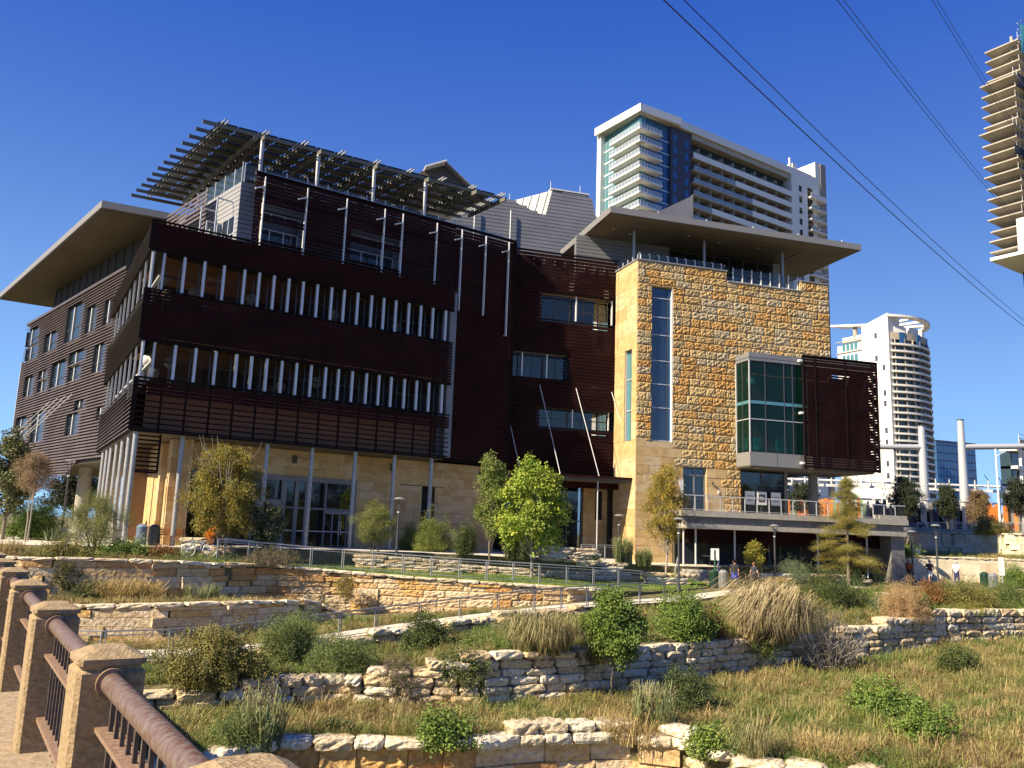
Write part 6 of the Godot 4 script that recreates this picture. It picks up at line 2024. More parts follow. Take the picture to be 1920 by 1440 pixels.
func make_garden_furniture():
	# railing between lawn and upper wall
	var xs := [-14.72, -12.0, -8.82, -5.6, -2.52, 1.88, 5.0, 8.04]
	var zs := [-44.0, -45.5, -46.6, -46.9, -47.2, -48.0, -49.2, -50.5]
	var pts := []
	for i in xs.size():
		pts.append(at(xs[i], zs[i]))
	rail_run("lawn_railing", "grey steel mesh railing along the lawn above the golden wall", pts, 1.07, 1.35, true)
	rail_run("path_railing", "thin steel railing along the path that descends below the golden wall", along(3, [-16.0, -14.05, -11.97, -10.0, -7.95, -5.4, -2.0, 1.4, 4.07, 7.0, 9.94], -0.15), 1.07, 1.9, false)
	rail_run("bench_railing", "short slatted metal railing beside the bicycle", [at(-14.9, -45.6), at(-12.0, -46.6)], 1.0, 1.45, true)
	rail_run("entrance_railing", "dark steel railing beside the canopy entrance", [Vector3(5.2, 6.3, -59.6), Vector3(8.6, 6.3, -60.7)], 1.05, 0.85, true)
	rail_run("entrance_railing", "short dark steel railing piece behind the maple crown", [Vector3(1.0, 6.35, -58.6), Vector3(2.6, 6.35, -59.0)], 1.05, 0.8, false)
	rail_run("street_railing", "light cable railing on top of the pale street wall", [Vector3(43.2, 9.45, -90.0), Vector3(45.2, 9.45, -82.6), Vector3(47.2, 9.45, -78.2), Vector3(60.0, 9.45, -75.2)], 1.1, 1.6, true)
	rail_run("lower_wall_railing", "thin wire fence on the planted strip between the two pale walls", [Vector3(38.0, 7.25, -80.0), Vector3(43.0, 7.25, -79.0)], 1.0, 2.0, false)
	var lamps := [[Vector3(-6.35, 5.6, -50.0), 4.05, "dish-headed lamp post on the lawn before the stone wall, with silvery top"], [Vector3(7.6, 6.25, -58.0), 3.25, "dark lamp post standing before the dark canopy entrance"], [Vector3(10.4, 4.6, -51.8), 4.45, "tall dark lamp post in front of the slender yellowing tree"], [Vector3(19.4, 6.1, -63.4), 3.75, "rear one of the twin lamp posts below the balcony"], [Vector3(18.85, 5.2, -60.3), 3.9, "front one of the twin lamp posts below the balcony"], [Vector3(31.3, 5.3, -66.2), 3.9, "lamp post beside the person in orange"], [Vector3(31.2, 5.15, -62.2), 4.5, "stout dark lamp post between the walkers by the pale wall"], [Vector3(-27.5, 6.5, -53.2), 5.0, "lamp post beside the slanting grey colonnade"]]
	for q in lamps:
		lamp_post(q[2], Vector3(q[0].x, ground(q[0].x, q[0].z), q[0].z), q[1], true)
	var green := mt(0.012, 0.05, 0.03, 0.45)
	var silver := mt(0.30, 0.31, 0.32, 0.4, 0.3)
	bin("recycling_bin", "blue-grey bin nearest the colonnade", at(-20.6, -48.6), mt(0.14, 0.20, 0.30, 0.5), false)
	bin("litter_bin", "dark slatted bin beside the blue-grey bin", at(-19.4, -47.4), M.dark_steel, false)
	bin("litter_bin", "dark green slatted bin with a white sign beside two walkers", at(13.5, -55.9), green, true)
	bin("recycling_bin", "silver slatted bin beside the dark green signed bin", at(14.05, -55.7), silver, false)
	bin("litter_bin", "dark green bin by the pale wall at far right", at(35.0, -63.0), green, false)
	bin("recycling_bin", "silver slatted bin by the pale wall at far right", at(35.0, -61.9), silver, false)
	# notice pillar on the wall beside the far bins
	var n := thing("sign_post", "slim white sign beside the far silver bin", "sign", at(35.9, -62.3))
	bl("plate", n, M.white_steel, -0.2, 0.2, 1.0, 2.3, -0.02, 0.02)
	rod("post", n, M.alu, Vector3.ZERO, Vector3(0, 1.2, 0), 0.04)
	bicycle()
	# park bench with orange wood
	var b := thing("park_bench", "small orange wooden bench with curled black arm by the bins", "bench", at(-18.6, -47.9), 0.6)
	for k in 4:
		bl("seat_slat", b, M.orange2, -0.7, 0.7, 0.44, 0.47, -0.25 + k * 0.13, -0.15 + k * 0.13)
	for k in 3:
		bl("back_slat", b, M.orange2, -0.7, 0.7, 0.58 + k * 0.13, 0.68 + k * 0.13, -0.33 - k * 0.03, -0.30 - k * 0.03)
	for s in [-0.68, 0.68]:
		bl("leg", b, M.dark_steel, s - 0.03, s + 0.03, 0, 0.62, 0.18, 0.24)
		bl("leg", b, M.dark_steel, s - 0.03, s + 0.03, 0, 0.98, -0.36, -0.3)
		bar("armrest", b, M.dark_steel, Vector3(s, 0.64, 0.24), Vector3(s, 0.68, -0.32), 0.05, 0.04)
	# pale concrete seat blocks by the shrubs
	var names := ["long pale concrete seat block among the shrubs", "short pale concrete seat block nearest the colonnade", "small stacked concrete block behind the seat blocks"]
	var spots := [[-24.6, -50.2, 3.4, 0.75], [-22.4, -48.9, 1.6, 0.85], [-22.9, -50.0, 1.4, 1.25]]
	for k in 3:
		var c := thing("seat_block", names[k], "bench", at(spots[k][0], spots[k][1]), -0.6, "concrete seat blocks by the colonnade")
		bl("block", c, M.concrete, -spots[k][2] / 2, spots[k][2] / 2, 0.06, spots[k][3], -0.45, 0.45)
		bl("plinth", c, M.concrete_dark, -spots[k][2] / 2 + 0.08, spots[k][2] / 2 - 0.08, -0.1, 0.06, -0.38, 0.38)
	# bollard and orange marker near the steps
	var o := thing("traffic_marker", "slim orange marker post by the steps", "bollard", at(13.6, -57.6))
	rod("post", o, mt(0.7, 0.08, 0.02, 0.5), Vector3(0, 0.05, 0), Vector3(0, 1.0, 0), 0.07, -1.0, 12)
	rod("base", o, M.screen_dark, Vector3.ZERO, Vector3(0, 0.06, 0), 0.2, -1.0, 14)
	rod("band", o, M.white_steel, Vector3(0, 0.7, 0), Vector3(0, 0.8, 0), 0.073, -1.0, 12)
	var tb := thing("patio_table", "round grey patio table under the balcony", "table", Vector3(14.6, 6.1, -61.6))
	rod("top", tb, M.alu, Vector3(0, 0.72, 0), Vector3(0, 0.75, 0), 0.55, -1.0, 24)
	rod("leg", tb, M.dark_steel, Vector3(0, 0, 0), Vector3(0, 0.72, 0), 0.04)
	rod("foot", tb, M.dark_steel, Vector3(0, 0, 0), Vector3(0, 0.03, 0), 0.3)

func bicycle():
	var t := thing("bicycle", "white-wheeled bicycle with orange flowers in its basket on the wall top", "bicycle", at(-15.75, -44.3), 0.25)
	for x in [-0.52, 0.52]:
		var w := part("wheel", t)
		var tor := TorusMesh.new()
		tor.inner_radius = 0.315
		tor.outer_radius = 0.355
		tor.rings = 30
		tor.ring_segments = 8
		obj("tyre", tor, M.white_steel, w, Transform3D(Basis(Vector3.RIGHT, PI / 2), Vector3(x, 0.36, 0)))
		for k in 10:
			var a := PI * k / 10.0
			var d := Vector3(cos(a), sin(a), 0) * 0.32
			rod("spoke", w, M.alu, Vector3(x, 0.36, 0) - d, Vector3(x, 0.36, 0) + d, 0.006, -1.0, 4)
		rod("hub", w, M.dark_steel, Vector3(x, 0.36, -0.05), Vector3(x, 0.36, 0.05), 0.03)
	var f := part("frame", t)
	var blue := mt(0.32, 0.42, 0.5, 0.4)
	for q in [[-0.52, 0.36, -0.35, 0.85], [-0.35, 0.8, 0.18, 0.72], [-0.36, 0.7, 0.02, 0.33], [0.02, 0.33, 0.2, 0.85], [0.02, 0.33, 0.52, 0.36], [0.52, 0.36, 0.18, 0.72]]:
		rod("tube", f, blue, Vector3(q[0], q[1], 0), Vector3(q[2], q[3], 0), 0.02, -1.0, 8)
	bl("saddle", t, M.screen_dark, 0.08, 0.34, 0.88, 0.94, -0.08, 0.08)
	rod("handlebar", t, M.dark_steel, Vector3(-0.36, 1.0, -0.28), Vector3(-0.36, 1.0, 0.28), 0.015)
	rod("stem", t, M.dark_steel, Vector3(-0.35, 0.83, 0), Vector3(-0.37, 1.0, 0), 0.018)
	bl("basket", t, M.wood, 0.34, 0.7, 0.74, 0.98, -0.17, 0.17)
	rod("kickstand", t, M.alu, Vector3(0.06, 0.32, 0.03), Vector3(0.1, 0.02, 0.14), 0.012)
	rod("crank", t, M.dark_steel, Vector3(0.02, 0.33, 0.05), Vector3(0.02, 0.33, 0.08), 0.09, -1.0, 16)
	for s in [-1.0, 1.0]:
		bl("pedal", t, M.screen_dark, 0.02 + s * 0.12 - 0.05, 0.02 + s * 0.12 + 0.05, 0.33 - s * 0.1 - 0.01, 0.33 - s * 0.1 + 0.01, s * 0.1 - 0.04, s * 0.1 + 0.04)
	var xfs := []
	var cols := []
	var r := RandomNumberGenerator.new()
	r.seed = 3
	for i in 40:
		var p := Vector3(0.48 + r.randfn(0, 0.11), 1.15 + r.randfn(0, 0.16), r.randfn(0, 0.1))
		xfs.append(Transform3D(Basis.from_euler(Vector3(r.randf() * 6, r.randf() * 6, r.randf() * 6)) * Basis.from_scale(Vector3.ONE * 0.5), p))
		cols.append(Color(0.72, 0.20 + r.randf() * 0.12, 0.02))
	multi("flowers", t, leaf_meshes["broad0"], M.leaf, xfs, cols)
# ---------------------------------------------------------------- people
func sdf_to(st: SurfaceTool, bones: Array, cell: float, k: float):
	var lo := Vector3(1e9, 1e9, 1e9)
	var hi := -lo
	for b in bones:
		var m: float = maxf(b[2], b[3]) + cell * 2.0
		for p in [b[0], b[1]]:
			lo = lo.min(p - Vector3.ONE * m)
			hi = hi.max(p + Vector3.ONE * m)
	var n := Vector3i(((hi - lo) / cell).ceil()) + Vector3i.ONE
	var sy := n.x
	var sz := n.x * n.y
	var f := PackedFloat32Array()
	f.resize(n.x * n.y * n.z)
	f.fill(1.0)
	for b in bones:
		var a: Vector3 = b[0]
		var e: Vector3 = b[1]
		var ra: float = b[2]
		var rb: float = b[3]
		var m: float = maxf(ra, rb) + cell * 2.5 + k
		var i0 := Vector3i(((a.min(e) - Vector3.ONE * m - lo) / cell).floor()).clamp(Vector3i.ZERO, n - Vector3i.ONE)
		var i1 := Vector3i(((a.max(e) + Vector3.ONE * m - lo) / cell).ceil()).clamp(Vector3i.ZERO, n - Vector3i.ONE)
		var d := e - a
		var dd := maxf(d.length_squared(), 1e-9)
		for z in range(i0.z, i1.z + 1):
			for y in range(i0.y, i1.y + 1):
				for x in range(i0.x, i1.x + 1):
					var p := lo + Vector3(x, y, z) * cell
					var t := clampf((p - a).dot(d) / dd, 0.0, 1.0)
					var v := p.distance_to(a + d * t) - lerpf(ra, rb, t)
					var idx := x + y * sy + z * sz
					var o := f[idx]
					var h := maxf(k - absf(o - v), 0.0) / k
					f[idx] = minf(o, v) - h * h * k * 0.25
	var vert := {}
	for z in n.z - 1:
		for y in n.y - 1:
			for x in n.x - 1:
				var b := x + y * sy + z * sz
				var c := Vector3.ZERO
				var cnt := 0
				var v0 := f[b]
				var s0 := v0 < 0.0
				if s0 == (f[b + 1] < 0.0) and s0 == (f[b + sy] < 0.0) and s0 == (f[b + sz] < 0.0) and s0 == (f[b + 1 + sy] < 0.0) and s0 == (f[b + 1 + sz] < 0.0) and s0 == (f[b + sy + sz] < 0.0) and s0 == (f[b + 1 + sy + sz] < 0.0):
					continue
				for e in 12:
					var ax := e / 4
					var q := e % 4
					var u := q & 1
					var w := (q >> 1) & 1
					var p0 := Vector3i(0, u, w) if ax == 0 else (Vector3i(u, 0, w) if ax == 1 else Vector3i(u, w, 0))
					var p1 := p0 + (Vector3i(1, 0, 0) if ax == 0 else (Vector3i(0, 1, 0) if ax == 1 else Vector3i(0, 0, 1)))
					var va := f[b + p0.x + p0.y * sy + p0.z * sz]
					var vb := f[b + p1.x + p1.y * sy + p1.z * sz]
					if (va < 0.0) != (vb < 0.0):
						c += Vector3(p0).lerp(Vector3(p1), va / (va - vb))
						cnt += 1
				vert[b] = lo + (Vector3(x, y, z) + c / cnt) * cell
	st.set_smooth_group(0)
	for b in vert:
		var v := f[b]
		for ax in 3:
			var st1: int = [1, sy, sz][ax]
			var sa: int = [sy, sz, 1][ax]
			var sb: int = [sz, 1, sy][ax]
			if b + st1 >= f.size():
				continue
			var w := f[b + st1]
			if (v < 0.0) == (w < 0.0):
				continue
			if vert.has(b - sa) and vert.has(b - sb) and vert.has(b - sa - sb):
				if v < 0.0:
					quad(st, vert[b], vert[b - sa - sb + sb], vert[b - sa - sb], vert[b - sb])
				else:
					quad(st, vert[b], vert[b - sb], vert[b - sa - sb], vert[b - sa])
	st.set_smooth_group(-1)

# stance: stride (m), arm swing (m), elbow bend, lean ; the figure faces -z
func person(label: String, p: Vector3, turn: float, height: float, o: Dictionary):
	var t := thing("person", label, "person", p, turn, "people in the garden")
	var s := height / 1.75
	t.scale = Vector3.ONE * s
	var stride: float = o.get("stride", 0.18)
	var swing: float = o.get("swing", 0.12)
	var slim: float = o.get("slim", 1.0)
	var sh := 0.185 * slim
	var hip := Vector3(0, 0.95, 0)
	var neck := Vector3(0, 1.46, -0.01)
	var head := Vector3(0, 1.63, -0.03)
	var sk := [[hip + Vector3(0, 0.02, 0), Vector3(0, 1.15, 0.0), 0.125 * slim, 0.115 * slim], [Vector3(0, 1.15, 0), Vector3(0, 1.33, 0.0), 0.12 * slim, 0.13 * slim], [neck, head - Vector3(0, 0.06, 0), 0.052, 0.05]]
	var torso := [[Vector3(-0.05, 1.0, 0), Vector3(-0.08, 1.33, 0), 0.10 * slim, 0.105 * slim], [Vector3(0.05, 1.0, 0), Vector3(0.08, 1.33, 0), 0.10 * slim, 0.105 * slim], [Vector3(-sh + 0.05, 1.4, 0), Vector3(sh - 0.05, 1.4, 0), 0.075, 0.075]]
	var legs := []
	var feet := []
	var thighs := []
	var hands := []
	var arms := []
	var uppers := []
	for sd in [-1.0, 1.0]:
		var fw: float = stride * sd
		var hj := Vector3(sd * 0.085, 0.92, 0)
		var kn := Vector3(sd * 0.09, 0.5, -fw * 0.55 - 0.03)
		var an := Vector3(sd * 0.09, 0.085 + (0.05 if sd < 0 and stride > 0.1 else 0.0), -fw)
		thighs.append([hj, kn, 0.088 * slim, 0.058])
		legs.append([kn, an, 0.056, 0.036])
		feet.append([an + Vector3(0, -0.035, 0.02), an + Vector3(0, -0.05, -0.16), 0.042, 0.032])
		var shj := Vector3(sd * sh, 1.4, 0)
		var el := Vector3(sd * (sh + 0.06), 1.12, swing * sd * 0.5 + 0.03)
		var wr := Vector3(sd * (sh + 0.06 + o.get("out", 0.0)), 0.88, swing * sd - o.get("bend", 0.08))
		if o.has("akimbo"):
			el = Vector3(sd * (sh + 0.16), 1.15, 0.05)
			wr = Vector3(sd * 0.19, 1.02, -0.08)
		if o.has("hips_front"):
			wr = Vector3(sd * 0.1, 1.05, -0.2)
		uppers.append([shj, el, 0.052 * slim, 0.042])
		arms.append([el, wr, 0.04, 0.027])
		hands.append([wr, (wr - el).normalized()])
	var st := new_st()
	var all := sk + torso + thighs + legs + feet + uppers + arms
	for h in hands:
		all.append([h[0], h[0] + h[1] * 0.06, 0.03, 0.032])
	sdf_to(st, all, 0.026, 0.035)
	# head with nose, ears, chin and eyes
	sdf_to(st, [[head + Vector3(0, 0.02, 0.015), head + Vector3(0, -0.015, -0.01), 0.098, 0.088], [head + Vector3(0, -0.06, -0.045), head + Vector3(0, -0.085, -0.05), 0.05, 0.036], [head + Vector3(0, 0.0, -0.095), head + Vector3(0, -0.03, -0.108), 0.012, 0.017], [head + Vector3(-0.095, -0.01, 0.01), head + Vector3(-0.1, 0.02, 0.015), 0.014, 0.018], [head + Vector3(0.095, -0.01, 0.01), head + Vector3(0.1, 0.02, 0.015), 0.014, 0.018], [head + Vector3(-0.03, -0.058, -0.092), head + Vector3(0.03, -0.058, -0.092), 0.008, 0.008]], 0.014, 0.02)
	# five fingers on each hand, rooted in the palm
	for i in 2:
		var h: Array = hands[i]
		var d: Vector3 = h[1]
		var side := d.cross(Vector3.RIGHT).normalized()
		for k in 4:
			var b: Vector3 = h[0] + d * 0.07 + side * (k - 1.5) * 0.019
			var l: float = [0.062, 0.075, 0.07, 0.055][k]
			st_tube(st, [b - d * 0.03, b + d * l * 0.5, b + d * l * 0.85 + Vector3(-signf(i - 0.5) * 0.02, 0, 0)], [0.010, 0.0095, 0.007], 6)
		var tb: Vector3 = h[0] + d * 0.02 + side * 0.025
		st_tube(st, [tb - d * 0.01, tb + d * 0.03 + side * 0.03, tb + d * 0.06 + side * 0.035], [0.012, 0.011, 0.008], 6)
	var skin: Material = o.get("skin", mt(0.42, 0.25, 0.17, 0.6))
	obj("body", done(st), skin, t)
	var eyes := new_st()
	for sd in [-1.0, 1.0]:
		st_box(eyes, sd * 0.034 - 0.012, sd * 0.034 + 0.012, head.y + 0.008, head.y + 0.02, head.z - 0.100, head.z - 0.085)
	obj("eyes", done(eyes), M.screen_dark, t)
	# clothing: the same limbs a little larger
	var grow := func(a: Array, g: float, cut: float) -> Array:
		var q := []
		for b in a:
			q.append([b[0], b[0].lerp(b[1], cut), b[2] + g, lerpf(b[2], b[3], cut) + g])
		return q
	var top := new_st()
	var tb2 := torso + [sk[0], sk[1]]
	var cloth: Array = grow.call(tb2, 0.017, 1.0) + grow.call(uppers, 0.02, 1.0 if o.get("long", false) else o.get("sleeve", 0.62))
	if o.get("long", false):
		cloth += grow.call(arms, 0.018, 0.96)
	sdf_to(top, cloth, 0.026, 0.03)
	obj("shirt", done(top), o.shirt, t)
	var low := new_st()
	var pants: Array = [[Vector3(-0.06, 0.96, 0), Vector3(0.06, 0.96, 0), 0.128 * slim, 0.128 * slim]]
	if o.get("shorts", false):
		pants += grow.call(thighs, 0.026, 0.86)
	else:
		pants += grow.call(thighs, 0.018, 1.0) + grow.call(legs, 0.018, 0.97)
	sdf_to(low, pants, 0.026, 0.03)
	obj("trousers" if not o.get("shorts", false) else "shorts", done(low), o.pants, t)
	var sho := new_st()
	sdf_to(sho, grow.call(feet, 0.013, 1.0), 0.022, 0.02)
	obj("shoes", done(sho), o.get("shoes", M.screen_dark), t)
	var hr := new_st()
	var hair := [[head + Vector3(0, 0.045, 0.02), head + Vector3(0, 0.02, 0.045), 0.098, 0.085]]
	if o.has("bun"):
		hair.append([head + Vector3(0, 0.06, 0.12), head + Vector3(0, 0.065, 0.14), 0.045, 0.04])
	if o.has("cap"):
		hair.append([head + Vector3(0, 0.06, -0.1), head + Vector3(0, 0.05, -0.15), 0.03, 0.025])
	sdf_to(hr, hair, 0.016, 0.03)
	obj("cap" if o.has("cap") else "hair", done(hr), o.get("hair", M.screen_dark), t)
	return t

func make_people():
	var black := mt(0.02, 0.02, 0.024, 0.8)
	person("person in black t-shirt and bright blue shorts walking beside the green bin", at(14.9, -56.1), -0.35, 1.8, {"shirt": black, "pants": mt(0.02, 0.05, 0.42, 0.7), "shorts": true, "stride": 0.16, "swing": 0.1})
	person("person with reddish hair and dark sportswear walking beside the blue shorts", at(16.05, -55.7), -0.25, 1.68, {"shirt": mt(0.03, 0.03, 0.045, 0.8), "pants": black, "slim": 0.88, "stride": 0.14, "swing": 0.08, "sleeve": 0.3, "bun": true, "hair": mt(0.24, 0.09, 0.04, 0.8), "out": 0.08})
	person("person in orange patterned jacket and dark trousers by the steps", at(31.0, -66.2), 2.6, 1.72, {"shirt": mt(0.45, 0.12, 0.03, 0.8), "pants": mt(0.04, 0.035, 0.03, 0.8), "long": true, "stride": 0.05, "bend": 0.2, "hair": mt(0.55, 0.35, 0.18, 0.8)})
	person("person in dark t-shirt and white shorts facing the garden", at(32.4, -65.8), 3.0, 1.74, {"shirt": mt(0.07, 0.04, 0.045, 0.8), "pants": mt(0.72, 0.72, 0.70, 0.8), "shorts": true, "stride": 0.12, "akimbo": true, "skin": mt(0.5, 0.28, 0.18, 0.6), "hair": mt(0.6, 0.5, 0.42, 0.8)})
	person("person in white shirt, cap and blue jeans before the pale wall", at(33.8, -64.6), -0.9, 1.8, {"shirt": mt(0.75, 0.75, 0.74, 0.8), "pants": mt(0.035, 0.04, 0.13, 0.8), "stride": 0.1, "out": 0.12, "cap": true, "hair": mt(0.5, 0.5, 0.5, 0.8)})
	person("person in white top seated high on the pale wall behind others", Vector3(33.2, 6.35, -69.4), 2.7, 1.7, {"shirt": mt(0.72, 0.70, 0.68, 0.8), "pants": mt(0.4, 0.36, 0.3, 0.8), "stride": 0.03, "skin": mt(0.45, 0.27, 0.19, 0.6)})
	# visitor behind the glass doors and one on the roof terrace
	var fa := frame(PC, 55.5)
	person("person in dark clothes just inside the glass entrance doors", fa * Vector3(13.6, 6.66, -4.2), 2.4, 1.75, {"shirt": mt(0.16, 0.18, 0.22, 0.8), "pants": black, "stride": 0.08, "bend": 0.25})
	var ft := frame(PT, 73.5)
	person("person in dark clothes leaning at the terrace notch of the stone tower", ft * Vector3(8.0, 28.06, -0.9), 2.9, 1.75, {"shirt": mt(0.03, 0.035, 0.06, 0.8), "pants": black, "stride": 0.05, "long": true, "hips_front": true})
	person("person seen dimly behind the lower window fins of the dark box", fa * Vector3(15.0, 14.6, -2.4), 2.6, 1.8, {"shirt": mt(0.25, 0.33, 0.42, 0.8), "pants": black, "stride": 0.06})
func tree_list() -> Array:
	return [
		["yellow", -15.28, 6.21, -46.30, 0.68, 6.37, 2.10, "airy yellow-green tree before the glazed entrance"],
		["slender", -1.01, 5.55, -53.00, 1.85, 7.68, 1.20, "slender light green tree just behind the round maple"],
		["maple", 1.53, 5.36, -50.80, 1.38, 7.20, 2.34, "round bright green maple on the lawn"],
		["olive", 10.45, 5.21, -56.00, 2.06, 8.03, 1.77, "slender yellowing tree before the stone tower corner"],
		["cypress", 23.86, 5.11, -60.00, 0.65, 7.76, 2.80, "feathery yellow-green cypress below the louvered bay"],
		["young", 3.98, 2.02, -31.60, 1.45, 4.25, 1.16, "young round green tree standing before the long dry wall"],
		["small", 17.35, 5.31, -60.00, 0.95, 2.74, 0.76, "small bright tree between the walkers and balcony"],
		["dark", 46.34, 9.85, -99.00, 1.37, 6.56, 2.25, "dark street tree before the blue fence panels"],
		["dark", 51.36, 9.85, -99.50, 1.37, 5.71, 1.26, "thin dark street tree between the two steel poles"],
		["brown", 53.21, 9.85, -96.00, 0.50, 5.28, 1.64, "brownish bare-looking street tree before the orange panels"],
		["dark", 60.04, 9.85, -100.00, 2.30, 6.68, 1.51, "dark street tree at the right edge of the picture"],
		["dark", 36.05, 9.85, -104.00, 1.53, 5.74, 2.23, "dark street tree seen through the passage under the bay"],
		["magnolia", -29.21, 6.52, -50.00, 1.45, 6.59, 1.51, "tall glossy dark tree at the left edge under the roof"],
		["pink", -26.72, 6.51, -48.00, 2.69, 5.17, 0.97, "dry pinkish feathery tree in front of the left wing"],
		["oak", -49.14, 6.70, -98.00, 1.82, 6.67, 3.84, "dark live oak seen under the left wing"],
		["wallsap", -19.48, 4.30, -38.60, 0.35, 1.82, 0.78, "small dark-leaved tree before the upper retaining wall"],
		["thin", -8.04, 3.60, -44.20, 0.64, 2.04, 0.56, "thin sapling before the sunlit golden wall"],
		["bluegrey", -12.90, 6.01, -46.60, 0.67, 3.32, 1.06, "glossy dark shrub tree beside the entrance glass"],
		["mesquite", -20.58, 6.26, -43.00, 0.11, 3.11, 1.68, "open multi-stemmed green tree by the concrete seats"],
		["mesquite", -7.79, 5.86, -51.00, 1.01, 3.73, 1.29, "light feathery green tree before the shaded stone wall"],
	]

